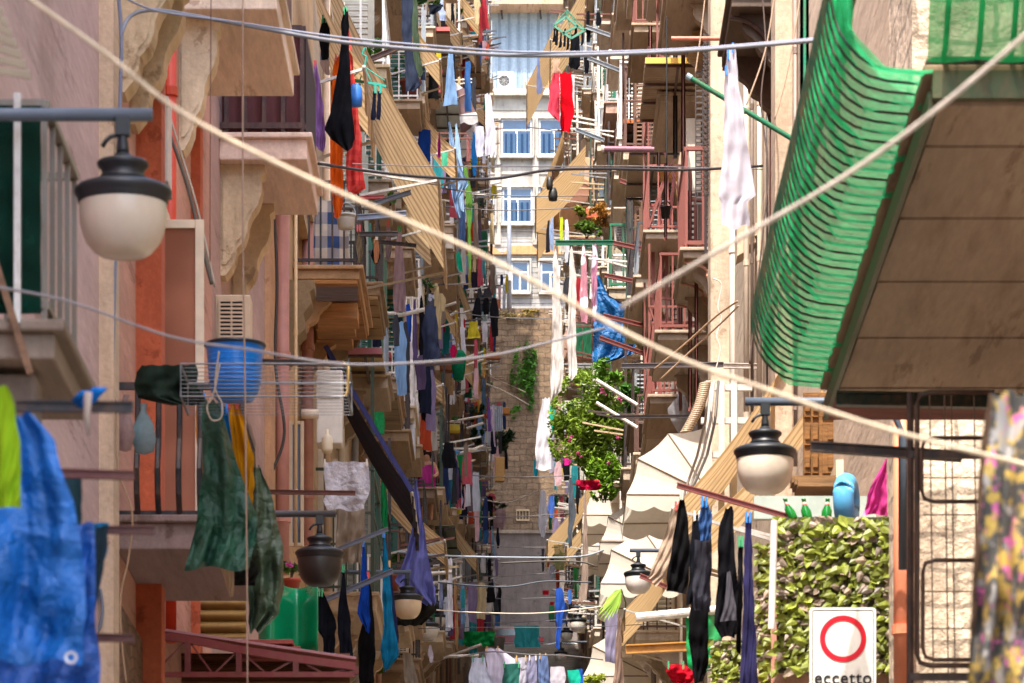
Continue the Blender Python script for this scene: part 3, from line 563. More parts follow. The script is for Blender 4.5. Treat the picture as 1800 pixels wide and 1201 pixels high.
# louvred green shutters seen edge on, white doors by the red railings
for b, x0, y0, x1, y1, d, c in ((RF, 1050, 45, 1064, 178, 134, '#127356'), (RF, 1066, 15, 1073, 120, 131, '#127356'), (RE, 1108, 355, 1120, 430, 104, '#1d4a3c'), (RC, 1222, 120, 1236, 360, 62.5, '#3a302c'), (RD, 1207, 335, 1226, 445, 65.5, '#33201c'), (RD, 1238, 335, 1272, 445, 61.5, '#2b1a18')):
    p, q = P(x0, y1, d), P(x1, y0, d); m = MB(); w_ = (q.x-p.x)*.14; m.box(p.x, p.x+w_, d, d+.04, p.z, q.z).box(q.x-w_, q.x, d, d+.04, p.z, q.z); n = int((q.z-p.z)/.085)
    for i in range(n): z = p.z+(q.z-p.z)*i/n; m.hexa([(p.x+w_, d, z), (q.x-w_, d, z), (q.x-w_, d+.04, z+.04), (p.x+w_, d+.04, z+.04), (p.x+w_, d, z+.014), (q.x-w_, d, z+.014), (q.x-w_, d+.04, z+.054), (p.x+w_, d+.04, z+.054)])
    m.build('shutter', M('paint', c), b)
for b, x0, y0, x1, y1, d in ((RD, 1206, 208, 1232, 335, 66), (RC, 1250, 40, 1264, 330, 62.2), (RE, 1158, 350, 1172, 600, 88), (RE, 1126, 370, 1136, 640, 97)):
    p, q = P(x0, y1, d), P(x1, y0, d); MB().box(p.x, q.x, d, d+.06, p.z, q.z).build('door_leaf', M('paint', '#e3d8c8'), b, bevel=.006)

# ---------------------------------------------------------------- the end of the street
Dg, Ds, Dw = 254., 262., 268.
def R(x0, y0, x1, y1, d, t=.3): p, q = P(x0, y1, d), P(x1, y0, d); return p.x, q.x, d, d+t, p.z, q.z
t = thing('retaining_wall', 'grey rendered retaining wall behind the parked cars, half in shadow', 'wall', (0, Dg, 36.3))
MB().box(-12, 14, Dg, Ds-.5, 36, P(0, 938, Dg).z).build('wall', M('plaster', '#8c8078'), t)
MB().box(-12, 14, Dg-.12, Dg+.3, P(0, 938, Dg).z+.003, P(0, 932, Dg).z).build('coping', M('plaster', '#b0a08c'), t)
t = thing('retaining_wall', 'high tufa stone wall with green creepers below the white building', 'wall', (0, Ds, 44))
MB().box(-14, 16, Ds, Ds+5, 43, P(0, 542, Ds).z).build('wall', M('stone', '#8a745c', .8), t)
m = MB(); foliage(m, P(922, 655, Ds-.3), (.75, .25, 1.9), 700, .26); foliage(m, P(905, 720, Ds-.3), (.35, .2, .5), 90, .22); foliage(m, P(930, 700, Ds-.3), (.4, .2, 1.4), 200, .22); m.build('creeper', M('leaf', '#54872a'), t)
m = MB(); foliage(m, P(915, 553, Ds-.2), (1.4, .3, .4), 260, .2); m.build('dry_weeds', M('leaf', '#a8924a'), t)
p = P(919, 905, Ds-.2); m = MB(); m.box(p.x-.4, p.x+.4, Ds-.1, Ds-.02, p.z-.35, p.z-.27).box(p.x-.4, p.x+.4, Ds-.1, Ds-.02, p.z+.27, p.z+.35)
for i in range(5): m.box(p.x-.4+.19*i, p.x-.36+.19*i, Ds-.1, Ds-.02, p.z-.268, p.z+.268)
m.build('window_grate', M('paint', '#c9b18c'), t)
EB = thing('school_building', 'big white building with blue curtained windows closing the street', 'building', (0, Dw, P(0, 540, Dw).z))
m = MB().box(-10, 10, Dw, Dw+8, P(0, 542, Dw).z, P(0, 162, Dw).z); m.build('wall', M('plaster', '#b0aaa0'), EB)
for y in (171, 192, 280, 290, 305, 405, 418, 520): z = P(0, y, Dw).z; MB().box(-9.9, 9.9, Dw-.06, Dw-.002, z-.07, z).build('moulding', M('plaster', '#b6b0a6'), EB)
for x0, x1 in ((870, 880), (936, 947), (1000, 1010), (820, 830)): MB().box(*R(x0, 200, x1, 430, Dw-.16, .15)).build('pilaster', M('plaster', '#bab3a8'), EB)
MB().box(*R(700, 156, 1150, 166, Dw-.5, .55)).build('cornice', M('plaster', '#e6ded2'), EB)
for x0, y0, x1, y1 in ((881, 209, 935, 273), (947, 209, 1000, 273), (820, 209, 869, 273), (883, 330, 936, 392), (947, 330, 1000, 392), (828, 330, 869, 392), (898, 459, 930, 513), (850, 459, 866, 513), (950, 459, 985, 513)):
    o = frame(EB, x0, y0, x1, y1, Dw-.2, 3, '#c4c8cc', '#1c3a58', 'window_frame', mid=y0+20)
    a, b_ = P(x0+3, y1-3, Dw-.18), P(x1-3, y0+24, Dw-.18)
    cm = (x0+x1)/2; MB().box(*R(cm-1.5, y0+20, cm+1.5, y1-3, Dw-.19, .04)).build('mullion', M('paint', '#e6e9ea'), o)
    MB().box(*R(x0-3, y1, x1+3, y1+4, Dw-.38, .37)).build('window_sill', M('plaster', '#bdb8ae'), EB); MB().box(*R(x0-4, y0-5, x1+4, y0-1, Dw-.34, .33)).build('lintel', M('plaster', '#bdb8ae'), EB)
    for xx in (x0-4, x1+1): MB().box(*R(xx, y0-1, xx+3, y1, Dw-.34, .33)).build('window_reveal', M('plaster', '#b4aea4'), EB)
    if y0 < 400: MB().grid(lambda u, v: (a.x+(b_.x-a.x)*(.08+.84*u), Dw-.20+.02*math.sin(u*38), a.z+(b_.z-a.z)*v*.94), 48, 1).build('curtain', M('stripe', '#5d80a4', '#2c5078', .34, 0, .2), o)
for x in (848, 918, 985): MB().add([P(x-35, 447, Dw-.25), P(x-18, 432, Dw-.25), P(x+18, 432, Dw-.25), P(x+35, 447, Dw-.25), P(x-35, 447, Dw), P(x-18, 432, Dw), P(x+18, 432, Dw), P(x+35, 447, Dw)], [(0, 1, 2, 3), (0, 4, 5, 1), (1, 5, 6, 2), (2, 6, 7, 3), (0, 3, 7, 4)]).build('window_hood', M('plaster', '#c79a68'), EB)
for i in range(14):
    z = P(0, 420+i*9, Dw).z; MB().box(-9.8, 9.8, Dw-.04, Dw-.001, z-.2, z+.08).build('rusticated_band', M('plaster', '#aeaca8'), EB)
p = R(700, 6, 1150, 158, Dw+2.5, .3); MB().box(*p).build('corrugated_screen', M('corr', '#9fb0bd', '#8495a3', .62, 0, .6), EB)
m = MB()
for x in range(790, 980, 9): a = P(x, 158, Dw+2.45); m.box(a.x, a.x+.05, Dw+2.4, Dw+2.49, a.z, P(0, 22, Dw).z)
m.build('screen_ribs', M('paint', '#8b9cab'), EB)
MB().box(*R(700, 8, 1150, 21, Dw+2.3, .15)).build('screen_flashing', M('paint', '#4f7fa8'), EB)
MB().box(*R(700, -40, 1150, 7, Dw+.6, 3)).build('roof_slab', M('plaster', '#c9a98a'), EB)
for x in (827, 880, 948): MB().bar(P(x, 5, Dw+2), P(x+3, 34, Dw+2), .12).build('gutter_bracket', M('metal', '#2c2f36'), EB)
m = MB()
for i in range(12): a = P(922+i*4.2, 158, Dw+2.3); m.box(a.x, a.x+.09, Dw+2.25, Dw+2.3, a.z, a.z+.5+.15*(i % 3))
m.build('rust_streaks', M('paint', '#c98238'), EB)
ac('white double-fan air conditioner on the ledge of the far white building', 875, 126, 902, 158, Dw+1, '#f0efec', group=None)
ac('cream air conditioner behind the striped dome canopy', 838, 138, 866, 157, Dw+1, '#efe8da', group=None)
p, q = P(895, 545, 263), P(895, 312, 263); tag(MB().tube([(p.x, 263, p.z), (p.x, 263, q.z)], [.16, .1], 12).build('lamp_post', M('metal', '#9aa0a8'), smooth=True), 'tall grey metal post in front of the white building', 'post')

def car(label, d, x0, L_, side, col, z=None):
    z = z if z is not None else G(d); t = thing('parked_car', label, 'car', (x0+L_/2, d, z), 'cars parked at the top of the street'); s = side
    pr = [(0, .35), (.0, .62), (.03, .86), (.14, .95), (.2, 1.0), (.33, 1.36), (.42, 1.45), (.68, 1.47), (.84, 1.36), (.93, 1.02), (.985, .92), (1.0, .6), (.99, .35), (.86, .22), (.14, .22)]
    X = lambda u: x0+L_*(u if s > 0 else 1-u); m = MB(); ly = [(0, .06), (.12, 0), (.8, 0), (1.55, 0), (1.68, .06)]; n = len(pr)
    for dy, ins in ly:
        for u, h in pr: m.v.append(Vector((X(u+(.5-u)*ins*.6), d+dy+(0), z+h-(ins*.5 if h > 1 else 0))))
    for j in range(len(ly)-1):
        for i in range(n): m.f.append((j*n+i, j*n+(i+1) % n, (j+1)*n+(i+1) % n, (j+1)*n+i))
    m.f.append(tuple(range(n))[::-1]); m.f.append(tuple((len(ly)-1)*n+i for i in range(n))); m.build('body', M('paint', col, .15), t, smooth=False, bevel=.02)
    MB().add([(X(u), d-.012, z+h) for u, h in ((.24, 1.02), (.35, 1.33), (.43, 1.4), (.67, 1.41), (.8, 1.32), (.88, 1.04))], [(0, 1, 2, 3, 4, 5)]).build('side_window', M('glass', '#1c2228'), t)
    MB().box(min(X(.95), X(1.005)), max(X(.95), X(1.005)), d-.02, d+.2, z+.68, z+.92).build('tail_light', M('paint', '#d01822', .2), t)
    for u in (.18, .81):
        w_ = MB().lathe((0, 0, 0), [(0, 0)], 3); m = MB(); m.tube([(X(u), d-.03, z+.31), (X(u), d+.18, z+.31)], .31, 20); o = m.build('wheel', M('plastic', '#151515', .8), t); MB().tube([(X(u), d-.04, z+.31), (X(u), d-.031, z+.31)], .19, 16).build('rim', M('metal', '#b0b0b4', .3), o)
car('dark red car parked across the end of the street', 246.5, P(832, 0, 246.5).x, P(955, 0, 246.5).x-P(832, 0, 246.5).x, 1, '#8c0f1e', G(246))
car('white car with a red tail light, nose towards the stone wall', 250.2, P(938, 0, 250).x, 4.1, -1, '#f0f0ee', P(0, 1172, 250).z)

# ---------------------------------------------------------------- street lamps
lamp('large dark street lamp with a cream bowl, nearest on the left', 216, 355, 172, 18.8, 268, '#cfc3b2')
lamp('black-bowled street lamp above the black laundry on the left', 562, 981, 87, 37.5, 590, dark=True)
lamp('street lamp half behind the purple blue hanging sheet', 716, 1056, 56, 60, 722, '#e0c8a8')
lamp('round cream street lamp just below the dark hem of the purple sheet', 752, 1103, 42, 84, 757)
lamp('small street lamp to the upper right of the round cream one', 771, 1086, 28, 100, 776)
lamp('white-bowled street lamp on a curved arm beside the leafy screen', 1345, 805, 111, 30.5, 1310, '#e9dccb', bend=True, wall=3.0)
lamp('street lamp hanging between the beige awnings and black clothes', 1122, 1014, 52, 66, 1107, '#e9e2da')
lamp('street lamp at the tip of the lowest cream canopy, biggest of its cluster', 1016, 1094, 31, 118, 1010, '#ece6dc')
lamp('street lamp low on the right of the cluster by the blue towel', 996, 1113, 24, 145, 990, '#ece6dc')
lamp('lowest street lamp of the cluster above the turquoise shirt', 986, 1150, 24, 150, 981, '#ece6dc')
lamp('small upper street lamp of the cluster beside the cream canopy', 1012, 1070, 22, 165, 1006, '#ece6dc')
lamp('tiny far street lamp against the grey wall on the left', 855, 1014, 14, 200, 859, '#e8dccb')
lamp('tiny far street lamp above the other one by the grey wall', 863, 996, 12, 222, 868, '#e8dccb')

# ---------------------------------------------------------------- air conditioners
ac('white louvred air conditioner beside the orange drainpipe, behind the big lamp', 222, 168, 296, 320, 32.2, '#d9cfc6', 'louvre')
ac('beige louvred air conditioner behind the blue basin', 378, 518, 440, 612, 39.8, '#cdb89c', 'louvre')
t = thing('boiler', 'plain white boiler box above the hanging grey sheet', 'boiler', P(579, 780, 53.5)); MB().box(*R(556, 650, 602, 780, 53.5, .35)).build('casing', M('paint', '#d6d0c6', .4), t, bevel=.02); MB().box(*R(560, 655, 598, 700, 53.48, .02)).build('front_panel', M('paint', '#c4beb4', .4), t, bevel=.004); MB().tube([P(560, 728, 53.2), P(530, 728, 53.2)], .06, 12).build('flue', M('paint', '#d8c8b4'), t, smooth=True)
t = thing('gas_meter', 'small cream canister just below the boiler box', 'canister', P(575, 800, 53.4)); MB().lathe(P(575, 797, 53.4), [(0, 0), (.06, .01), (.07, .05), (.07, .18), (.05, .22), (.02, .24), (.02, .3), (0, .3)], 16).build('body', M('paint', '#d9cbb2'), t, smooth=True)
ac('white air conditioner below the rusty panel at top left', 716, 160, 740, 176, 84, '#e8e4da')
ac('air conditioner with a dark grille beside the black trousers', 766, 722, 782, 752, 118, '#c9c6c4', 'louvre')
ac('air conditioner high on a bracket left of the green basket', 785, 680, 800, 702, 130, '#c9bdb0', 'louvre')
ac('white air conditioner against the red brackets at upper right', 1044, 178, 1058, 224, 160, '#f1ede6', 'louvre')
ac('grey air conditioner behind the folded chair on the green balcony', 1080, 395, 1108, 430, 103, '#b9b0aa', 'louvre')
ac('pale air conditioner between the long white sheets', 1036, 565, 1052, 592, 150, '#e6dfd4', 'louvre')
ac('white louvred air conditioner beside the teal hanging cloth', 662, 1018, 672, 1062, 76, '#c9c0b4', 'louvre')
ac('tall cream louvred unit below the dark sheet', 700, 1105, 718, 1148, 82, '#d9cbb6', 'louvre')

# ---------------------------------------------------------------- awnings
awning('big tan striped drop awning rising to the top of the photo, left of centre', (572, -60), (771, 316), 54.0, 5.0, '#b08a55')
awning('tan awning behind the black garment at top left', (548, -40), (640, 120), 46.5, 3.0, '#b8915c')
awning('narrow tan awning underneath the big striped one', (628, 250), (752, 402), 71, 2.6, '#a98a62', fringe=False)
awning('golden tan awning above the navy blue door curtain', (735, 185), (800, 262), 88, 2.6, '#c2965a')
awning('dark awning with a blue border above the grey hanging sheet', (572, 612), (724, 868), 54.5, 2.9, '#2e2a30', kind='cloth', arm=False)
MB().bar(P(572, 608, 54.4), P(724, 864, 54.4), .03, .06).build('blue_border', M('cloth', '#44487c'), ALL[-1])
awning('yellow tan awning below the beige slab, left of centre', (775, 500), (806, 560), 108, 3.2, '#c29448')
awning('brown narrow awning dropping past the green towel', (797, 452), (828, 545), 118, 2.6, '#9a7b58')
awning('light tan awning with a white arm at lower left of centre', (778, 885), (838, 975), 108, 3.0, '#a8875c')
awning('small tan awning beside the lowest left balconies', (730, 800), (770, 870), 100, 2.4, '#9c7c56')
awning('long tan awning running down beside the white-bowled lamp', (1378, 642), (1183, 895), 46.5, 3.4, '#c49a5e')
awning('second tan awning directly behind the white-bowled lamp', (1452, 672), (1246, 915), 40.5, 2.6, '#c49a5e')
awning('tan awning with a worn fringed edge below the black clothes', (1205, 930), (1098, 1072), 71, 4.4, '#c49a54')
awning('brown awning above the sock hangers at the top', (1030, -30), (968, 70), 130, 5.5, '#a8845a')
awning('tan awning against the corrugated blue screen', (985, 20), (926, 150), 165, 6, '#b08a5e')
awning('beige awning just below the red trousers', (992, 225), (952, 330), 165, 5.0, '#bb9870')
awning('orange tan awning crossing in front of the far windows', (1030, 255), (942, 345), 142, 5.0, '#bb8c56')
awning('lowest tan awning of the three beside the shoe on the cable', (985, 330), (945, 400), 150, 5.0, '#b89568')
awning('faded beige awning beside the grey jeans', (1052, 830), (962, 950), 118, 3.6, '#b59a80')
awning('tan awning behind the hanging jeans at lower right', (1075, 850), (995, 960), 104, 2.6, '#bb9a70')
dome('large cream dome canopy below the big green bush', 0, 742, 1.32, 67.0, 2.6, '#e4d8c6', side=1)
dome('cream dome canopy just below the largest one', 0, 905, 1.50, 80, 3.0, '#e4d8c6', side=1)
dome('small cream dome canopy low in the middle beside the lamp cluster', 0, 1082, 1.6, 97, 3.0, '#e8dfd2', side=1)
dome('cream dome canopy under the bush beside the pink cushion', 0, 800, 1.6, 98, 2.6, '#e8dfd2', side=1)
dome('cream scalloped canopy behind the grey jeans', 0, 870, 1.5, 108, 3.2, '#e8dccb', side=1)
dome('cream canopy with a scalloped edge between the jeans and the green pipe', 0, 862, 1.3, 92, 2.8, '#e8dccb', side=1)
dome('pink cream striped dome canopy in front of the far windows', 0, 262, 1.9, 150, 4.4, '#e6c4a2', side=1, stripe='#b98a74')
dome('faded pink dome canopy beside the tufa wall', 0, 512, 1.7, 138, 3.6, '#e3c4ae', side=1, stripe='#c79a8c')
dome('blue and white striped dome canopy at upper left', 0, 118, 1.55, 118, 3.6, '#eef0f2', side=-1, stripe='#8a6c6c')
dome('small white striped dome canopy in front of the grey wall', 0, 1042, 1.7, 168, 4.4, '#c9bfb0', side=-1, stripe='#8f8a80')

def canopy(label, xi, xo, y, d, L, col, frame_c, edge=None, side=-1, tilt=0, nb=4):
    a, b = P(xi, y, d), P(xo, y, d); x0, x1 = min(a.x, b.x), max(a.x, b.x); z = a.z; t = thing('corrugated_canopy', label, 'canopy', (x0, d, z), 'corrugated canopies over the balconies')
    def fn(u, v): return (x0+(x1-x0)*u, d+L*v, z+.02*math.sin(v*L/.12*6.28)+tilt*(u if side < 0 else 1-u))
    MB().grid(fn, 2, int(L/.03)).build('sheet', M('paint', col), t, thick=.01, smooth=True); m = MB()
    for i in range(nb): y_ = d+.04+(L-.1)*i/(nb-1); m.bar((x0, y_, z-.06+(0 if side < 0 else tilt)), (x1, y_, z-.06+(tilt if side < 0 else 0)), .04)
    m.bar(((x0+x1)/2, d, z-.10+tilt/2), ((x0+x1)/2, d+L, z-.10+tilt/2), .04); m.build('frame', M('metal', frame_c), t)
    if edge: MB().bar((x0, d-.03, z+(0 if side < 0 else tilt)), (x1, d-.03, z+(tilt if side < 0 else 0)), .04, .09).build('edge_trim', M('paint', edge), t)
    return t
canopy('brown corrugated canopy with a red edge at the top left', 724, 791, 52, 97, 5.4, '#a3907c', '#5a3420', '#c8605a')
canopy('pale blue corrugated canopy right of the golden awning', 764, 806, 172, 108, 4.0, '#c5d4d6', '#33383e')
canopy('dark canopy with an orange edge against the blue screen', 800, 843, 64, 140, 6.0, '#7d6a5c', '#2b2624', '#c98a4a')
canopy('buff corrugated canopy with a pink edge above the green cloth', 612, 672, 618, 62, 1.8, '#a08a60', '#3a2a22', '#a8646c')
canopy('beige corrugated canopy with a yellow edge behind the rusty posts', 1250, 1134, 108, 65.5, 3.2, '#bfa88e', '#5a3a30', '#e0b050', side=1)
canopy('beige corrugated canopy above the orange box', 1195, 1106, 264, 79, 3.4, '#b8a58c', '#3a2a26', '#efe6da', side=1)
canopy('dark corrugated panel under the rusty planter at upper right', 1150, 1096, 214, 92, 2.2, '#5a3a2a', '#2a1c18', '#c8703c', side=1)
canopy('greenish louvred canopy low on the left', 764, 800, 925, 108, 4.4, '#6f7a68', '#23262a')
canopy('beige canopy over the small lamps at lower left', 700, 742, 1180, 86, 2.2, '#8a7c6c', '#3a2e28')

# ---------------------------------------------------------------- ropes and cables
wire('thick pale rope crossing the whole photo from upper left to lower right', [(40, -10), (180, 90), (330, 205), (560, 322), (850, 450), (1150, 610), (1350, 686), (1560, 755), (1830, 824)], .0068, '#cdb89a', 11.4, 11.6, name='rope', cat='rope', mat=M('cloth', '#d9c4a6', .1))
wire('pale rope rising to the top right corner', [(1092, 541), (1200, 478), (1330, 402), (1500, 300), (1660, 182), (1830, 38)], .0068, '#cdb89a', 12.4, 11.2, name='rope', cat='rope', mat=M('cloth', '#e2d6c6', .1))
wire('thin grey line sagging across the left, in front of the blue basin', [(-10, 504), (120, 530), (300, 592), (440, 615), (600, 640), (760, 636), (870, 624), (960, 603), (1062, 577)], .0055, '#8e8a90', 15.5, 21, name='clothes_line', cat='line')
wire('bundle of grey cables curving from the wall across the top', [(213, 60), (228, 30), (262, 18), (320, 24), (450, 48), (600, 74), (800, 92), (950, 98), (1200, 90), (1500, 66)], .0145, '#80828c', 29.2, 31, group='cables across the street')
wire('second thinner grey cable just above the bundle at the top', [(226, 0), (280, 20), (420, 40), (600, 66), (800, 84), (950, 92), (1200, 86), (1500, 62)], .008, '#8f93a6', 29.3, 31.1, group='cables across the street')
wire('grey conduit running down the edge of the pink house', [(208, -10), (213, 60), (212, 150), (204, 400), (196, 700), (190, 900), (180, 1060)], .013, '#777d96', 29.0, name='conduit', cat='pipe')
wire('coil of grey cable below the blue tarp edge', [(176, 1035), (180, 1075), (172, 1110), (158, 1112), (168, 1080), (172, 1045)], .012, '#6f7486', 28.9, name='cable_coil', cat='cable')
wire('black cable sagging across the upper middle', [(560, 288), (640, 300), (740, 311), (860, 315), (960, 300), (1060, 297), (1200, 299), (1340, 292)], .014, '#2b292e', 40, 44, group='cables across the street')
wire('thin grey cable above the black one', [(620, 288), (740, 292), (960, 293), (1100, 292), (1340, 298)], .005, '#77767a', 40.5, 44.2, group='cables across the street')
wire('vertical cord hanging down the whole left side past the basin', [(427, -10), (427, 400), (431, 700), (434, 1000), (435, 1210)], .0055, '#9c8070', 26, name='cord', cat='cord')
wire('vertical cord beside the cream corbels', [(371, -10), (370, 200), (369, 460)], .004, '#6b4a40', 28, name='cord', cat='cord')
wire('looped cord hanging by the dark balcony bars', [(204, 700), (207, 820), (232, 900), (226, 980), (212, 1050), (214, 1130), (222, 1200)], .007, '#a08064', 28.6, name='cord', cat='cord')
wire('pair of grey cables low across the middle, upper one', [(700, 970), (800, 978), (1000, 980), (1060, 968)], .016, '#9aa4b0', 66, 70, group='cables across the street')
wire('black cable below the pair of grey ones', [(880, 990), (960, 987), (1020, 988), (1045, 995)], .016, '#4a443e', 74, group='cables across the street')
wire('dark sagging cable in front of the grey wall', [(770, 1024), (840, 1030), (900, 1031), (960, 1022), (1040, 1024)], .014, '#4a525c', 78, group='cables across the street')
wire('pale clothes line in front of the grey wall', [(760, 1072), (840, 1077), (950, 1078), (1060, 1066)], .010, '#d9ccb6', 70, name='clothes_line', cat='line', group='clothes lines in the lower middle')
wire('thin clothes line above the teal cloth', [(735, 1105), (850, 1103), (1000, 1103), (1130, 1098)], .006, '#5b5a5c', 72, name='clothes_line', cat='line', group='clothes lines in the lower middle')
wire('clothes line holding the row of white shirts', [(800, 1158), (860, 1146), (935, 1151), (1000, 1153), (1060, 1160)], .008, '#5b5a5c', 58, name='clothes_line', cat='line')
wire('pale line sagging from a pole in front of the tufa wall', [(853, 674), (890, 690), (930, 712)], .03, '#d9cdbb', 170, name='rope', cat='rope')
wire('thin line from the far poles down the tufa wall', [(848, 655), (880, 670), (925, 690)], .014, '#b9a894', 172, name='rope', cat='rope')
wire('line below the stone wall with a fringe of small washing', [(800, 862), (880, 884), (930, 870), (950, 860)], .02, '#c4b8a8', 150, name='clothes_line', cat='line')
wire('thin cable in front of the far white building', [(860, 292), (960, 293)], .02, '#8a868a', 200)
for i, (y0, y1) in enumerate(((330, 345), (362, 366), (545, 560), (830, 836), (905, 902), (948, 962), (1010, 1004), (1044, 1049), (1090, 1088), (1120, 1128))):
    wire('thin wire between the facades, %s' % ['above the shoe', 'below the shoe', 'at the foot of the white building', 'across the stone wall', 'at the top of the grey wall', 'above the paired cables', 'below the paired cables', 'above the pale line', 'below the pale line', 'above the white shirts'][i], [(770, y0), (880, (y0+y1)/2+6), (1010, y1)], .011, '#6d6a6c', 90+i*6, group='cables across the street')
wire('twisted wires running up to the junction on the white pipe', [(1150, 650), (1210, 600), (1260, 555), (1296, 530)], .012, '#a08468', 48, 47)
wire('second twisted wire below the first at the white pipe', [(1160, 668), (1220, 612), (1270, 566), (1298, 538)], .01, '#b09478', 48, 47)
wire('black wires dangling from the top right wall', [(1340, -10), (1346, 90), (1338, 180), (1350, 300), (1340, 420), (1325, 560), (1318, 640)], .009, '#5a4a44', 46)
wire('white wiggly cord hanging by the iron bracket', [(1254, 490), (1268, 500), (1262, 540), (1268, 560), (1260, 590), (1266, 615), (1258, 650)], .009, '#d9cfc4', 56)
wire('cord tied from the green pole up to the roof', [(1312, 185), (1345, 90), (1362, -10)], .007, '#b9a088', 38, name='cord', cat='cord')
wire('cord beside the white towel', [(1222, 130), (1232, 60), (1240, -10)], .006, '#b9a088', 40, name='cord', cat='cord')
wire('cord tying the right end of the green pole', [(1362, 210), (1385, 120), (1408, -10)], .008, '#b9a088', 36, name='cord', cat='cord')
wire('black hanging cord with a hook at upper right', [(1172, 30), (1172, 60), (1172, 290)], .011, '#1b1a1c', 60, name='cord', cat='cord')
wire('drooping wires beside the drainpipes on the left', [(482, 366), (487, 500), (484, 640), (500, 760), (478, 830)], .018, '#3d3633', 48.5)
wire('thin wires by the ornate corbels', [(232, 10), (262, 130), (300, 240), (330, 330), (352, 420), (372, 500)], .014, '#5e564e', 33)
wire('white wires by the ornate corbels', [(240, 0), (270, 110), (312, 250), (345, 360), (378, 505)], .01, '#b5a998', 33.2)

# ---------------------------------------------------------------- bars and poles
rod('green painted iron pole carrying the white towel', (1212, 136), (1402, 250), .024, '#0d6b4a', d=38, sq=False, cap='#8fa8b0', name='pole', cat='pole')
rod('vertical green pole at the top right', (1414, -30), (1414, 192), .040, '#10805c', d=34.5, sq=True, name='pole', cat='pole')
rod('rust red bar holding the black clothes at lower right', (1190, 853), (1398, 912), .022, '#93504c', d=34)
rod('brick red bar below the previous one at the worn fringe', (1125, 1012), (1172, 1032), .024, '#93504c', d=44)
rod('dark angle bar tied with blue rag at the left', (28, 714), (234, 716), .018, '#1d2024', d=14.6)
rod('rusty bar in front of the stone patch at left', (105, 832), (236, 836), .016, '#5a2c2a', d=15.8)
rod('rusty bar just above the cracked slab', (178, 932), (272, 932), .015, '#4a2422', d=16.5)
rod('lowest rusty bar at the left, beside the pale trim', (160, 1121), (236, 1122), .015, '#4a2220', d=16.5)
rod('dark bar behind the blue basin', (460, 636), (606, 640), .018, '#3c302c', d=29.4)
rod('rusty bar in front of the pale grey sheet', (470, 865), (625, 867), .022, '#5e2e20', d=44)
rod('grey blue bar sloping over the black laundry', (588, 968), (682, 930), .022, '#5b6474', d=45)
rod('long grey bar behind the blue towel', (555, 1062), (690, 1004), .03, '#566070', d=49)
rod('dark brown bar sloping up behind the black garment', (618, 118), (700, 84), .035, '#4a302a', d=56)
rod('grey bar over the lavender towels', (628, 383), (714, 376), .034, '#7d8ba0', d=52)
rod('grey bar left of the small tan awning end', (640, 364), (722, 338), .03, '#66707e', d=55)
rod('red bar left of the green plant', (625, 348), (675, 346), .02, '#b0323a', d=54)
rod('black bar above the cream leaf shaped cloth', (632, 412), (700, 411), .026, '#2b2c30', d=52)
rod('black bar ending over the beige slab', (658, 424), (732, 432), .022, '#1a1a1c', d=56)
rod('white arm of the big striped awning', (563, 289), (772, 322), .03, '#e4dcd0', d=54.2)
rod('plum coloured awning roller at upper right', (1060, 262), (1172, 263), .05, '#80586a', d=72, sq=False, name='awning_roller', cat='roller', cap='#c9b9ae')
rod('brown pipe end at the top right of the rusty posts', (1180, 68), (1282, 68), .03, '#b8705c', d=56, sq=False, name='pipe', cat='pipe')
rod('dark green bar above the folded chair', (977, 427), (1078, 427), .05, '#147a58', d=96)
for i, (a, b, w_) in enumerate((((1078, 427), (1172, 447), 'beside the folded chair top'), ((1063, 484), (1160, 504), 'across the folded chair'), ((1060, 555), (1146, 576), 'over the blue tarp top'), ((1054, 594), (1132, 622), 'across the blue tarp'), ((1090, 318), (1162, 342), 'below the orange box'))):
    rod('brick red bar '+w_, a, b, .042, '#96524a', d=84, group='brick red bars of the steel frame')
rod('grey steel bar above the green awning canvas', (1092, 644), (1272, 641), .032, '#5d5a5c', d=57, name='pole', cat='pole')
rod('white steel bar continuing to the pipe', (1272, 643), (1368, 645), .032, '#cfc4b8', d=53, name='pole', cat='pole')
rod('black bar in front of the clear plastic sheet', (1076, 733), (1212, 732), .022, '#3a3230', d=62)
rod('upper white rod over the green bush', (1048, 668), (1120, 712), .035, '#ece4da', d=78, sq=False, name='rod', cat='rod')
rod('lower white rod over the green bush', (1048, 708), (1120, 752), .035, '#ece4da', d=80, sq=False, name='rod', cat='rod')
rod('short dark bar over the leafy screen', (1425, 785), (1690, 803), .03, '#2a2626', d=25.5)
rod('white tube hanging beside the leafy screen', (1361, 915), (1356, 1106), .028, '#efeae2', d=33.6, sq=False, name='tube', cat='tube')
rod('white tiled ledge rail behind the black trousers', (1118, 1086), (1262, 1072), .05, '#e6e0d6', d=46, sq=False, name='rail', cat='rail')
rod('yellow painted bar low at the right', (1100, 1142), (1262, 1134), .05, '#b8863e', d=47)
for i, (a, b, t_) in enumerate((((1030, 48), (1110, 76), 'upper'), ((1032, 102), (1104, 130), 'lower'))): rod('%s grey drying-rack arm by the sock hangers' % t_, a, b, .05, '#9aa2a8', d=104)
rod('grey arm right of the red trousers', (1012, 228), (1062, 247), .05, '#9aa6ae', d=110)
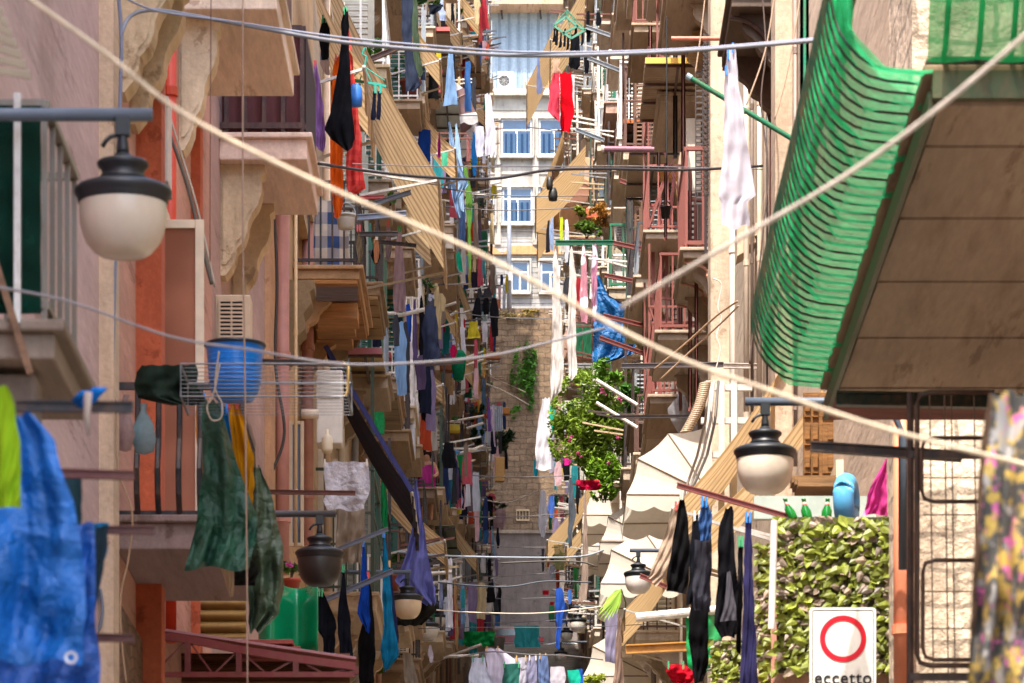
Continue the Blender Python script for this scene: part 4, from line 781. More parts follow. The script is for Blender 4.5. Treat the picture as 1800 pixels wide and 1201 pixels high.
for i, (a, b, d_, lab) in enumerate((((760, 545), (802, 532), 104, 'upper white arm below the beige slab'), ((764, 570), (803, 548), 104, 'tan arm below the beige slab'), ((766, 598), (798, 580), 104, 'grey arm below the tan arm'), ((820, 628), (850, 618), 130, 'upper rung of the far left ladder rack'), ((820, 642), (850, 632), 130, 'lower rung of the far left ladder rack'), ((790, 742), (850, 731), 125, 'upper white arm over the yellow box'), ((820, 753), (850, 744), 125, 'lower white arm over the yellow box'), ((745, 1170), (846, 1133), 110, 'pale arm over the white shirts'), ((770, 808), (850, 784), 118, 'arm of the small washing rack'), ((845, 918), (872, 909), 150, 'white stick in front of the grate'), ((700, 555), (755, 542), 72, 'wooden arm over the black trousers'), ((735, 1010), (794, 1006), 78, 'white frame arm above the purple sheet hem'), ((845, 590), (1, 1), 0, ''), ((790, 1154), (842, 1152), 100, 'white rail above the grey box'))):
    if d_: rod(lab, a, b, .035, '#cfc6ba', d=d_, sq=False, name='drying_pole', cat='pole')
for x, y0, y1, d_, c, r_, lab in ((1224, 450, 735, 63, '#93504a', .03, 'brick red post left of the white pipe, below the iron bracket'), (1268, 60, 330, 61, '#7a3f38', .028, 'dark red post just left of the long white towel'), (1196, 455, 720, 70, '#9a554c', .028, 'thin brick red post under the upper red railing'), (1143, -20, 210, 82, '#6b3a34', .04, 'dark red post at the left end of the yellow-edged canopy'), (1106, 100, 330, 100, '#9aa0a6', .05, 'grey post left of the yellow-edged canopy'), (1118, 100, 330, 100, '#9aa0a6', .05, 'grey post right beside its twin left of the yellow-edged canopy'), (1187, -20, 275, 67, '#2c1c18', .04, 'black vertical post at upper right'), (1201, -20, 318, 65, '#a06058', .035, 'rusty red vertical post at upper right'), (1213, 300, 720, 64.5, '#9a554c', .03, 'tall brick red post in front of the dark door'), (1158, 95, 300, 72, '#3a211c', .03, 'dark post under the corrugated canopy'), (1170, 290, 420, 70, '#9a554c', .03, 'short brick red post below the flower pot'), (1132, 330, 640, 82, '#8d4e46', .03, 'slender brick red post near the green shutter')):
    rod(lab, (x, y0), (x, y1), r_, c, d=d_, sq=True, name='steel_post', cat='post')
t = thing('lattice_tower', 'tall brick red lattice frame climbing past the right hand balconies', 'frame', P(1150, 730, 76))
for x0, y0, x1, y1 in ((1136, 640, 1176, 395), (1176, 395, 1186, 300), (1148, 725, 1148, 400), (1160, 725, 1160, 330), (1172, 650, 1172, 320)): MB().bar(P(x0, y0, 76), P(x1, y1, 76), .06, .06).build('post', M('metal', '#94504a'), t)
for y in (360, 440, 520, 560, 610, 640): MB().bar(P(1140, y, 76.1), P(1178, y+6, 76.1), .05).build('crossbar', M('metal', '#94504a'), t)
for a, b in (((1140, 560), (1172, 470)), ((1146, 700), (1172, 600)), ((1140, 400), (1166, 320))): MB().bar(P(*a, 76.1), P(*b, 76.1), .06).build('brace', M('metal', '#8a463e'), t)
m = MB()
for i in range(26): m.bar(P(1178, 410+i*9, 77), P(1200, 408+i*9, 77), .022)
for x in (1179, 1186, 1193, 1199): m.bar(P(x, 405, 77), P(x, 645, 77), .022)
m.build('grille', M('metal', '#7a5046'), t)
# frame with rounded corners in the right foreground
t = thing('rail_rack', 'dark steel frame with rounded corners standing before the rough stone wall', 'frame', P(1605, 1190, 24))
def rnd(x0, y0, x1, y1, d, r, name):
    c = 22; pts = [(x1, y0), (x0+c, y0), (x0+5, y0+5), (x0, y0+c), (x0, y1-c), (x0+5, y1-5), (x0+c, y1), (x1, y1)]
    MB().tube([P(x, y, d) for x, y in pts], r, 8).build(name, M('metal', '#3a2e28'), t, smooth=True)
rnd(1612, 690, 1748, 1170, 24, .015, 'outer_rail'); rnd(1620, 770, 1748, 882, 23.9, .012, 'upper_loop'); rnd(1622, 985, 1748, 1160, 23.8, .012, 'lower_loop')
MB().tube([P(1600, 690, 24.1), P(1600, 1205, 24.1)], .02, 8).build('post', M('metal', '#2c2422'), t)
for y in (800, 1190): MB().bar(P(1600, y, 24.1), P(1765, y, 24.1), .04).build('crossbar', M('metal', '#2c2422'), t)
m = MB()
for x in (1634, 1660, 1672, 1712): m.tube([P(x, 690, 24.6), P(x+7, 1200, 24.6)], .004, 4)
for y in (840, 905, 1040, 1105): m.tube([P(1622, y, 24.6), P(1748, y, 24.6)], .004, 4)
m.build('wire_mesh', M('metal', '#7a6a5c'), t)
MB().box(*R(1742, 700, 1800, 1201, 24.3, .05)).build('side_panel', M('wood', '#8a7260'), t)
# red steel truss roof low at the left
t = thing('truss_canopy', 'rusty red trussed canopy low at the left', 'canopy', P(400, 1201, 34))
for k, d in enumerate((33.8, 36.4)):
    top = [P(x, y, d) for x, y in ((206, 1108), (330, 1124), (420, 1142), (520, 1158), (625, 1172))]; bot = [P(x, 1186, d) for x in (206, 330, 420, 520, 625)]; m = MB()
    for i in range(4): m.bar(top[i], top[i+1], .05, .06).bar(bot[i], bot[i+1], .04, .04)
    m.build('chord', M('metal', '#74282a'), t); m = MB()
    for i in range(5): m.bar(top[i], bot[i], .045)
    for i in range(4): c = (bot[i]+bot[i+1])/2; m.bar(top[i], c, .014).bar(c, top[i+1], .014)
    m.build('truss_web', M('metal', '#642426'), t)
MB().grid(lambda u, v: P(206+420*u, 1112+62*u, 33.9+2.6*v)+Vector((0, 0, .06+.02*math.sin(v*75))), 8, 90).build('roof_sheet', M('metal', '#7a3c30'), t, thick=.015)
MB().grid(lambda u, v: P(215+400*u, 1150+50*v, 35.9)+Vector((0, .02*math.sin(v*90), 0)), 4, 60).build('infill_panel', M('wood', '#6b4028'), t, thick=.015)
t = thing('roof_boards', 'stack of faded red boards on the trussed canopy', 'boards', P(460, 1160, 36)); 
for i, (x0, x1, y) in enumerate(((405, 515, 1124), (410, 528, 1136), (420, 560, 1150))): MB().box(*R(x0, y, x1, y+8, 35.6+i*.05, 1.0)).build('board', M('wood', '#a05248'), t, bevel=.006)
# rolled yellow-brown corrugated shutter under the cracked slab
tag(MB().grid(lambda u, v: P(308+125*u, 1052+72*v, 37)+Vector((0, -.07*abs(math.sin(v*math.pi*3.5)), 0)), 4, 70).build('roller_shutter', M('metal', '#8f7038', .7), smooth=True, thick=.02), 'rusty yellow brown corrugated shutter below the cracked balcony slab', 'shutter')
m = MB(); m.grid(lambda u, v: P(455+105*u, 1030+125*v, 40)+Vector((0, -.16*math.sin(u*7.5), 0)), 44, 4)
tag(m.build('plastic_screen', M('plastic', '#0f8a5a', .12), smooth=True, thick=.01), 'glossy green plastic screen behind the geranium', 'screen')

# ---------------------------------------------------------------- loose things, left foreground
cloth('tarpaulin', 'big crumpled blue tarpaulin hanging at the left edge', 'tarpaulin', [(728, -30, 62), (770, -30, 96), (880, -30, 128), (980, -30, 142), (1080, -30, 158), (1165, -30, 140)], '#0a5fc4', d=14.2, amp=.07, folds=3.2, mat=M('tarp', '#0a62b0'))
cloth('tarpaulin', 'darker blue tarpaulin hanging below and behind the big one', 'tarpaulin', [(920, 100, 165), (1000, 60, 168), (1100, -20, 172), (1215, -30, 168)], '#0a4a9c', d=15.2, amp=.06, mat=M('tarp', '#0b4c9c'))
tag(MB().lathe((0, 0, 0), [(.012, 0), (.022, .002), (.022, -.002), (.012, 0)], 16).build('grommet', M('metal', '#b9bcc4', .3)), 'small metal eyelet at the lower corner of the blue tarpaulin', 'eyelet')
g_ = ALL[-1]; g_.location = P(125, 1156, 14.08); g_.rotation_euler = (math.pi/2, 0, 0)
cloth('towel', 'lime green cloth hanging at the left edge', 'cloth', [(680, -12, 14), (720, -14, 28), (800, -14, 36), (895, -14, 40)], '#8fb51e', d=13.6, amp=.04)
cloth('towel', 'dark teal strip of cloth beside the blue tarpaulin', 'cloth', [(828, 112, 142), (900, 122, 144), (985, 136, 141)], '#274048', d=15.9, amp=.02)
cloth('towel', 'teal blue cloth on the bar by the stone patch', 'cloth', [(920, 144, 192), (980, 146, 186), (1060, 148, 170)], '#1f6f9c', d=16.0, amp=.03)
cloth('towel', 'dark slate cloth edge over the teal one', 'cloth', [(925, 168, 192), (990, 160, 184), (1080, 150, 166)], '#23333c', d=15.9, amp=.02)
t = thing('knotted_rag', 'bright blue rag knotted round the dark angle bar', 'rag', P(160, 716, 14.5))
m = MB()
for a, b in (((132, 705), (160, 690)), ((150, 700), (186, 684)), ((150, 712), (178, 690)), ((140, 712), (165, 706))): m.tube([P(*a, 14.5), P((a[0]+b[0])/2, (a[1]+b[1])/2-3, 14.45), P(*b, 14.5)], [.012, .018, .006], 7)
m.build('rag', M('cloth', '#1673c8'), t, smooth=True); MB().tube([P(155, 690, 14.4), P(152, 735, 14.4), P(157, 765, 14.4)], [.014, .012, .004], 7).build('string', M('cloth', '#b9a89c'), t, smooth=True)
m = MB()
for i in range(7):
    p, q = P(-20, 20+i*16, 15), P(12+i*6.5, 26+i*20, 15); m.hexa([P(-20, 8+i*20, 15), P(6+i*8, 32+i*18, 15), P(6+i*8, 32+i*18, 15.5), P(-20, 8+i*20, 15.5), P(-20, -4+i*20, 15), P(6+i*8, 16+i*18, 15), P(6+i*8, 16+i*18, 15.5), P(-20, -4+i*20, 15.5)])
tag(m.build('slatted_awning', M('paint', '#8f8068'), bevel=.003), 'corner of a beige slatted blind in the top left corner', 'blind')
# blue basin in the wire drying rack
c = P(413, 706, 28.4); k = W(1, 28.4)
t = thing('drying_rack', 'chrome wire drying rack hung over the street with the blue basin in it', 'drying rack', P(465, 710, 28.2))
z0, z1 = P(0, 708, 28.2).z, P(0, 651, 28.2).z; x0, x1 = P(322, 0, 28.2).x, P(614, 0, 28.2).x
m = MB()
for i in range(9): z = z0+(z1-z0)*i/8; m.tube([(x0, 28.0, z), (x1, 28.0, z)], .006 if i in (0, 8) else .0026, 6)
for i in range(6): y = 28.1+.1*i; m.tube([(x0, y, z0), (x1, y, z0)], .0016, 5)
for x in (x0, x1): m.tube([(x, 28.0, z0), (x, 28.0, z1), (x, 28.6, z1), (x, 28.6, z0), (x, 28.0, z0)], .007, 6)
m.tube([(x0, 28.6, z1), (x1, 28.6, z1)], .006, 6); m.build('basket', M('metal', '#75787e', .5), t)
MB().tube([(x1-.02, 27.98, z0), (x1, 27.98, z0+.02), (x1, 27.98, z1-.02), (x1-.03, 27.98, z1)], .010, 8).build('end_loop', M('metal', '#d8b878', .3), t, smooth=True)
t = thing('basin', 'blue plastic basin standing in the wire drying rack', 'basin', P(413, 704, 28.3))
c = P(413, 704, 28.3); MB().lathe(c, [(0, 0), (32*k, 0), (42*k, 14*k), (46*k, 40*k), (49*k, 82*k), (50*k, 93*k), (53*k, 95*k), (52*k, 98*k), (48*k, 96*k), (44*k, 50*k), (38*k, 16*k), (0, 10*k)], 40).build('tub', M('plastic', '#1272cf', .3), t, smooth=True)
MB().lathe(c, [(52*k, 93*k), (54.5*k, 95*k), (54.5*k, 98*k), (51*k, 99.5*k), (49*k, 97*k)], 40).build('rim', M('plastic', '#20242c', .4), t, smooth=True)
m = MB()
for i in range(7): z = c.z+(30+i*9)*k; r_ = (45.5+i*.55)*k; m.tube([(c.x+r_*math.cos(a*.2618), c.y+r_*math.sin(a*.2618), z) for a in range(25)], .004, 5)
m.build('ribs', M('plastic', '#1f80da', .3), t, smooth=True)
wire('cord looped through the wire rack beside the basin', [(385, 618), (378, 680), (390, 710), (388, 735), (372, 738), (364, 715), (376, 690), (386, 640)], .006, '#a89888', 27.6, name='cord', cat='cord')
# tarps and washing round the dark railing
cloth('tarpaulin', 'very dark green tarpaulin rolled over the dark railing', 'tarpaulin', [(642, 250, 345), (655, 238, 350), (675, 236, 352), (700, 240, 356), (712, 300, 362)], '#1f2a22', d=29.6, amp=.06, folds=4, mat=M('cloth', '#222e26', .05))
cloth('garment', 'mustard orange garment hanging on the wire rack', 'garment', [(706, 400, 420), (740, 404, 430), (800, 410, 446), (850, 414, 446), (895, 428, 444)], '#c98a12', d=28.9, amp=.05, folds=3)
cloth('garment', 'blue garment between the green tarpaulin and the mustard one', 'garment', [(715, 388, 402), (770, 392, 415), (830, 396, 420)], '#0f5c92', d=29.1, amp=.03)
cloth('tarpaulin', 'worn green tarpaulin hanging like a sail in front of the balcony slab', 'tarpaulin', [(706, 352, 385), (760, 356, 400), (830, 358, 425), (900, 345, 445), (950, 335, 448), (1000, 330, 442)], '#2b5a45', d=28.6, amp=.09, folds=2.6, mat=M('tarp', '#235240'))
cloth('tarpaulin', 'faded olive green tarpaulin hanging behind the worn green one', 'tarpaulin', [(820, 445, 458), (880, 440, 480), (960, 430, 498), (1020, 428, 500), (1080, 436, 486), (1110, 438, 455)], '#42563f', d=30.5, amp=.09, folds=2.4, mat=M('tarp', '#3c4e3a'))
cloth('tarpaulin', 'dark folded end of tarpaulin under the slab', 'tarpaulin', [(985, 412, 445), (1005, 408, 452), (1030, 410, 450)], '#1c1c18', d=29.4, amp=.04)
cloth('fur_rag', 'pale frayed rag poking out under the green tarpaulin', 'rag', [(985, 384, 410), (1020, 394, 412), (1050, 404, 410)], '#c2a488', d=28.9, amp=.02)
cloth('garment', 'ochre cloth seen behind the railing bars', 'cloth', [(700, 344, 362), (800, 346, 366), (895, 350, 364)], '#a8671c', d=31.0, amp=.03)
for i, (x, y, w_, h_, c_) in enumerate(((220, 745, 34, 100, '#b49a98'), (252, 755, 40, 90, '#8aa7ae'))):
    c = P(x, y+h_/2, 29.5+i*.1); kk = W(1, 29.5); m = MB().lathe(c, [(0, 0), (w_*.4*kk, h_*.06*kk), (w_*.52*kk, h_*.3*kk), (w_*.4*kk, h_*.6*kk), (w_*.12*kk, h_*.86*kk), (w_*.16*kk, h_*kk)], 14)
    for v in m.v: v.x += .012*math.sin(v.z*60+v.y*40); v.y += .01*math.sin(v.z*50+v.x*70)
    tag(m.build('plastic_bag', M('net', c_, .25), smooth=True), ['lilac grey plastic bag of pegs hanging on the dark railing', 'bluish clear plastic bag hanging beside the lilac one'][i], 'bag')
bush('pink geranium in a terracotta pot behind the dark lamp', 513, 1000, 18, 18, 43, 260, .05, '#4b7a2c', pot=(30, 36, '#a8452c'))
m = MB(); foliage(m, P(510, 993, 42.8), (.05, .05, .04), 26, .05); m.build('blossom', M('leaf', '#e060b0'), ALL[-1])

# ---------------------------------------------------------------- washing and goods, left of centre
GL = 'washing on the left side of the street'; GRt = 'washing on the right side of the street'
def g(label, col, rows, X=1.8, d=None, amp=.045, group=GL, name='garment', cat='garment', **k): return cloth(name, label, cat, rows, col, X=X, d=d, amp=amp, group=group, **k)
g('long black garment knotted at the top, in front of the orange and red cloths', '#15161b', [(18, 603, 612), (45, 599, 614), (62, 600, 613), (100, 597, 614), (150, 590, 617), (200, 582, 620), (228, 570, 622), (245, 578, 621), (262, 600, 619)], d=46, amp=.07)
g('orange cloth hanging behind the long black garment', '#e2641a', [(100, 588, 600), (150, 583, 600), (240, 580, 602), (330, 581, 603), (360, 585, 602), (380, 588, 598)], d=46.8)
g('red checked cloth to the right of the black garment', '#c42222', [(52, 603, 614), (80, 606, 618), (150, 612, 624), (240, 610, 634), (300, 609, 640), (330, 609, 643), (342, 612, 622)], d=46.6, mat=M('check', '#c01f1c', '#d8463c', .11))
g('purple cloth at the left of the orange one', '#8f6aa8', [(112, 552, 556), (160, 553, 565), (220, 554, 572), (258, 556, 572), (266, 560, 568)], d=46.2)
g('small black top on the line above the purple cloth', '#14161d', [(32, 566, 574), (50, 562, 580), (80, 561, 579), (105, 566, 577)], d=47, amp=.03)
g('small white cloth below the small black top', '#d6d0d8', [(98, 562, 579), (112, 562, 580), (132, 572, 580)], d=47.4, amp=.02)
tag(MB().lathe(P(625, 172, 46.3), [(0, -.10), (.07, -.09), (.075, 0), (.07, .1), (.04, .14), (0, .14)], 14).build('road_sign', M('paint', '#2a6fc0'), smooth=True), 'sliver of a small blue and white sign behind the black garment', 'sign')
t = thing('sock_hanger', 'turquoise peg hanger with a pair of navy socks', 'hanger', P(648, 150, 47)); T_ = M('plastic', '#1a9a86', .4)
m = MB(); m.bar(P(606, 138, 47), P(679, 152, 47), .025); m.bar(P(612, 142, 47.3), P(668, 148, 47.3), .02); m.tube([P(641, 84, 47), P(637, 95, 47), P(644, 100, 47), P(641, 118, 47)], .012, 6)
for x in (612, 632, 652, 676): m.tube([P(641, 118, 47), P(x, 142, 47)], .007, 5)
m.build('hanger_frame', T_, t); m = MB()
for x in (613, 622, 632, 643, 660, 669): m.box(P(x-2, 0, 47).x, P(x+2, 0, 47).x, 46.97, 47.03, P(0, 165, 47).z, P(0, 148, 47).z)
m.build('pegs', T_, t)
g('left sock of the navy pair on the turquoise hanger', '#15192c', [(160, 655, 661), (185, 654, 661), (203, 651, 661), (211, 651, 659)], d=47, amp=.01, name='sock', cat='sock')
g('right sock of the navy pair on the turquoise hanger', '#15192c', [(160, 664, 669), (185, 663, 669), (203, 662, 670), (211, 662, 669)], d=47, amp=.01, name='sock', cat='sock')
g('long dark green cloth hanging from the top edge, left of centre', '#4a5a46', [(-5, 722, 732), (40, 724, 735), (90, 726, 738), (128, 728, 744), (135, 735, 738)], d=66.5)
g('long navy grey cloth beside the dark green one', '#343c50', [(-5, 706, 726), (60, 706, 724), (110, 712, 728), (150, 714, 742), (162, 714, 726)], d=66)
g('green fabric bundle at the top edge above the navy cloth', '#3c5a34', [(-12, 700, 758), (2, 704, 752), (8, 716, 745)], d=67, amp=.08)
g('black cloth flapping at the top beside the blue shirts', '#1c212c', [(8, 752, 780), (16, 754, 775), (26, 754, 764)], d=78)
g('pale blue shirt high at the top left of the blue screen', '#a9b8dc', [(-5, 774, 782), (15, 770, 784), (36, 772, 784)], d=88)
g('lavender towel hanging in the left middle', '#bcaed0', [(402, 699, 705), (430, 696, 707), (470, 692, 711), (510, 691, 713), (550, 693, 714)], d=59, amp=.035, name='towel', cat='towel')
g('narrow grey lavender cloth left of the lavender towel', '#9c94ac', [(392, 680, 685), (430, 677, 689), (458, 678, 686)], d=58, name='towel', cat='towel')
g('peach leaf shaped garment under the black bar', '#c08460', [(415, 660, 664), (440, 656, 667), (463, 659, 664)], d=55, amp=.02)
g('black garment behind the peach one', '#1a1818', [(425, 657, 664), (450, 652, 668), (464, 658, 664)], d=55.4, amp=.02)
g('khaki jacket hanging by the checked cloth', '#7c6c54', [(400, 627, 634), (440, 626, 638), (462, 630, 636)], d=53)
MBK = M('check', '#c4b4a4', '#24406e', .30); cloth('tablecloth', 'blue and beige checked cloth on the black railing', 'cloth', [(352, 553, 598), (420, 552, 614), (478, 554, 618)], '#fff', d=53.3, amp=.03, mat=MBK)
t = thing('bucket', 'white bucket with a handle hanging above the checked cloth', 'bucket', P(608, 402, 52.6)); c = P(608, 402, 52.6); kk = W(1, 52.6)
MB().lathe(c, [(0, 0), (14*kk, 0), (16.5*kk, 22*kk), (18*kk, 24*kk), (17*kk, 25*kk), (14*kk, 3*kk), (0, 3*kk)], 24).build('tub', M('plastic', '#cfccc6', .35), t, smooth=True); MB().tube([c+Vector((17*kk*math.cos(a), 0, 23*kk+22*kk*math.sin(a))) for a in [math.pi*i/12 for i in range(13)]], .008, 6).build('handle', M('metal', '#8a8f96'), t)
for i, (x, w_, lab) in enumerate(((570, 15, 'left'), (603, 18, 'right'))): tag(MB().box(*R(x-w_/2, 486, x+w_/2, 499, 53.4, .3)).build('storage_box', M('plastic', '#2f9aa4'), bevel=.01), lab+' turquoise box on the floor of the black railed balcony', 'box')
g('black dungarees hanging low on the left, first of the black row', '#0c0e16', [(1040, 560, 568), (1060, 558, 576), (1090, 555, 588), (1105, 558, 592), (1120, 568, 590), (1155, 568, 588)], d=47)
g('navy black garment with a pointed strap beside the black dungarees', '#11141f', [(998, 602, 605), (1030, 600, 607), (1060, 596, 612), (1090, 592, 616), (1130, 596, 619), (1165, 598, 622)], d=47.4)
g('royal blue cloth pinned at its tip', '#103f9e', [(954, 637, 640), (1000, 636, 645), (1050, 632, 650), (1080, 628, 651), (1102, 640, 652), (1112, 643, 648)], d=52.3, amp=.03)
g('black garment behind the royal blue cloth', '#0e0e12', [(1010, 645, 649), (1060, 644, 656), (1100, 636, 658), (1125, 629, 659), (1210, 632, 657)], d=52.8)
g('long teal blue towel hanging low left', '#0f6f9c', [(938, 673, 677), (980, 673, 682), (1040, 672, 688), (1100, 674, 692), (1140, 668, 700), (1155, 672, 702), (1180, 677, 682)], d=53.6, amp=.05, name='towel', cat='towel')
g('navy strip with a red end behind the teal towel', '#2b2f58', [(990, 682, 686), (1050, 685, 693), (1110, 690, 700), (1130, 696, 701)], d=54.2, amp=.02)
g('large purple blue sheet tied at the top and billowing out', '#6f74bc', [(845, 728, 733), (880, 727, 738), (930, 724, 746), (975, 714, 752), (1005, 700, 757), (1020, 692, 760), (1035, 710, 764), (1050, 730, 767), (1062, 752, 768)], d=66, amp=.10, name='sheet', cat='sheet', folds=5, mat=M('cloth', '#7478be', .3))
g('dark grey under-layer swinging below the purple blue sheet', '#2c2a26', [(1035, 716, 750), (1055, 712, 765), (1075, 704, 766), (1092, 696, 752), (1100, 700, 742)], d=66.6, amp=.08, name='sheet', cat='sheet', folds=5)
g('pale grey plastic sheet pinned over the rusty bar', '#9a98a0', [(812, 568, 648), (850, 570, 648), (880, 568, 646), (897, 578, 644)], d=48.5, amp=.04, name='sheet', cat='sheet', hem=.6, mat=M('tarp', '#b8b6be'))
g('beige curtain below the pale grey sheet', '#8f8272', [(895, 592, 642), (940, 590, 640), (990, 594, 634)], d=50, amp=.06, name='curtain', cat='curtain', folds=5)
g('green mesh cloth below the small slab, left middle', '#138a4c', [(694, 656, 668), (730, 650, 676), (765, 668, 676)], d=68, mat=M('net', '#1c9c5a', .1))
g('green drape beside the dark awning', '#1c8c50', [(845, 670, 678), (900, 670, 682), (940, 674, 682)], d=62)
t = thing('fridge', 'white refrigerator standing behind the railing in the left middle', 'refrigerator', P(710, 745, 79)); MB().box(*R(690, 698, 729, 744, 79, .6)).build('cabinet', M('paint', '#e2e0e4', .3), t, bevel=.03); MB().box(*R(690, 745.5, 729, 800, 79, .6)).build('lower_door', M('paint', '#ccd0da', .3), t, bevel=.03)
g('white t-shirt beside the dark trousers', '#d9d6de', [(603, 707, 728), (618, 707, 730), (632, 707, 728)], d=77, amp=.02)
g('blue and white t-shirt by the lavender towel', '#1f4aa8', [(535, 713, 720), (555, 714, 724), (600, 716, 722)], d=76, amp=.02)
g('small dark shorts under the lavender towel', '#1e222c', [(558, 695, 706), (580, 696, 712), (598, 700, 708)], d=70, amp=.02)
g('long thin purple garment right of the lavender towel', '#5d4f78', [(528, 727, 730), (570, 725, 733), (640, 726, 734)], d=76)
g('long black trousers hanging straight down, left of centre', '#141317', [(522, 738, 742), (560, 737, 747), (640, 736, 751), (700, 735, 750), (742, 742, 748)], d=80, amp=.04)
g('grey patterned cloth above the dotted one', '#5a5a66', [(516, 754, 762), (540, 750, 764), (576, 748, 762)], d=82, mat=M('print', '#8f92a2', '#30323e', 9.))
g('long dark cloth with big pale dots', '#23242e', [(576, 753, 763), (620, 752, 762), (670, 750, 764), (705, 752, 765)], d=82.4, mat=M('print', '#c9c9dc', '#24253a', 3.2))
g('light blue sheet spreading down in the upper left middle', '#8fb0d6', [(215, 788, 791), (260, 790, 800), (300, 790, 812), (325, 792, 824), (350, 796, 806), (385, 804, 812)], d=92, amp=.10, name='sheet', cat='sheet', folds=4)
g('second narrower light blue sheet behind the first', '#9fc0e2', [(218, 800, 803), (250, 800, 808), (300, 803, 814), (370, 806, 816)], d=93, name='sheet', cat='sheet')
g('moss green towel below the light blue sheets', '#5f8a3c', [(292, 814, 820), (340, 818, 830), (380, 820, 830), (400, 822, 827), (450, 823, 829), (475, 824, 828)], d=96, amp=.03, name='towel', cat='towel')
g('coral pink top near the striped dome', '#e89890', [(235, 820, 823), (265, 820, 828), (296, 820, 824)], d=104, amp=.02)
g('bright blue top near the striped dome', '#1f7ac4', [(232, 831, 834), (275, 828, 838), (310, 832, 838)], d=104, amp=.02)
g('white shirt with open front at the right of the striped dome', '#e2e0f0', [(165, 852, 862), (210, 853, 868), (268, 852, 872), (274, 855, 868)], d=120, amp=.04)
g('second white shirt left of the open one', '#d4d6ea', [(222, 835, 850), (250, 834, 852), (275, 836, 848)], d=112, amp=.04)
g('magenta top right of the navy door curtain', '#8f1c6a', [(232, 771, 773), (255, 769, 775), (277, 769, 774)], d=84, amp=.015)
g('navy blue door curtain behind the rail', '#1a3f8a', [(228, 735, 757), (250, 734, 758), (284, 736, 756)], d=84.6, amp=.03, name='curtain', cat='curtain')
g('mint green cloth by the magenta top', '#57c49a', [(268, 776, 788), (280, 776, 788), (293, 778, 786)], d=88, amp=.015, name='cloth', cat='cloth')
g('long blue jeans-coloured cloth under the ladder arms', '#4f6c9c', [(360, 808, 818), (420, 808, 818), (438, 812, 818)], d=99)
g('turquoise sports bag hanging left of centre', '#1ca886', [(444, 800, 809), (460, 801, 811), (478, 808, 813)], d=106, name='bag', cat='bag')
g('dark green bag behind the turquoise one', '#2f5a3a', [(455, 792, 800), (480, 792, 806), (500, 794, 808)], d=108, name='bag', cat='bag')
g('red and black top below the beige slab', '#a81c28', [(560, 814, 817), (570, 814, 818), (576, 815, 818)], d=110, amp=.01)
g('yellow hanging cloth under the yellow awning', '#c8a832', [(545, 799, 803), (570, 800, 805), (596, 801, 804)], d=106, amp=.02)
g('pink red bag hanging near the green basket', '#d01c5c', [(606, 795, 799), (616, 790, 804), (629, 793, 800)], d=104, amp=.02, name='bag', cat='bag')
tag(MB().lathe(P(806, 668, 106), [(0, 0), (.12, 0), (.17, .3), (.19, .62), (.12, .72), (0, .74)], 16).build('basket', M('net', '#1c8a62', .1), smooth=True), 'green mesh basket hanging from a balcony, left of centre', 'basket')
g('mustard long trousers hanging near the tufa wall', '#b98a3c', [(628, 838, 843), (670, 838, 844), (725, 839, 842)], d=138, amp=.03)
g('second mustard garment right of the first', '#c9974a', [(626, 848, 853), (650, 849, 854), (662, 850, 854)], d=140, amp=.02)
g('long denim trousers by the tufa wall', '#4a6a88', [(665, 848, 852), (700, 846, 854), (728, 849, 855)], d=142, amp=.03)
g('mint towel by the far ladder rack', '#9fd0b8', [(680, 830, 838), (690, 828, 838), (700, 833, 836)], d=136, amp=.02, name='towel', cat='towel')
g('white and pink nightdress by the tufa wall', '#d8c4dc', [(712, 864, 868), (740, 864, 869), (786, 869, 871)], d=160, amp=.03)
g('purple patterned top beside the nightdress', '#7a52a0', [(700, 855, 860), (735, 856, 863), (758, 858, 863)], d=158, amp=.02)
tag(MB().grid(lambda u, v: P(860+23*u, 714+44*v, 165)+Vector((0, .06*math.sin(u*42), 0)), 60, 2).build('metal_sheet', M('metal', '#c4d0de', .4), thick=.02), 'pale corrugated metal sheet in front of the tufa wall', 'metal sheet')
for i, (x0, y0, x1, y1, d_, c_, lab) in enumerate(((850, 526, 880, 543, 190, '#b0603c', 'terracotta planter at the foot of the white building'), (853, 623, 879, 631, 190, '#b8703c', 'orange wooden tray on the far left balcony'), (880, 716, 896, 728, 175, '#b8742c', 'orange box on the tufa wall'), (870, 803, 887, 846, 180, '#c99c5c', 'ochre cloth-like board below the stone wall'), (785, 746, 808, 758, 122, '#d8c23c', 'yellow box on the white railed balcony'), (773, 640, 796, 652, 112, '#7a4424', 'brown wooden crate left of the green basket'), (787, 792, 809, 800, 112, '#2a86c8', 'blue crate on the left middle balcony'), (660, 618, 688, 631, 71.5, '#9c3c30', 'dark red planter on the white railed balcony'), (1030, 365, 1060, 384, 112, '#c05a3c', 'orange planter full of dry weeds on the right'), (1158, 296, 1192, 312, 80, '#d9a060', 'orange box under the beige canopy'))):
    tag(MB().box(*R(x0, y0, x1, y1, d_, .35)).build('planter' if 'planter' in lab else 'box', M('plastic', c_, .6), bevel=.03), lab, 'planter' if 'planter' in lab else 'box')
g('blue and white cloths on the far balcony before the tufa wall', '#9fb6dc', [(548, 858, 866), (560, 858, 868), (574, 860, 866)], d=190, amp=.04)
g('navy jeans on the far balcony before the tufa wall', '#34406a', [(572, 863, 873), (600, 863, 872), (618, 864, 871)], d=190, amp=.04)
g('purple black cluster of small washing, upper piece', '#2c2434', [(478, 828, 838), (500, 828, 845), (515, 832, 842)], d=140, amp=.03)
g('grey green long cloth left of the tufa wall', '#8aa0a0', [(520, 843, 849), (560, 846, 856), (592, 852, 859)], d=150, amp=.03)
g('long green banner-like towel low left of centre', '#1c8a4c', [(798, 803, 812), (820, 806, 816), (846, 812, 816)], d=108, amp=.03, name='towel', cat='towel')
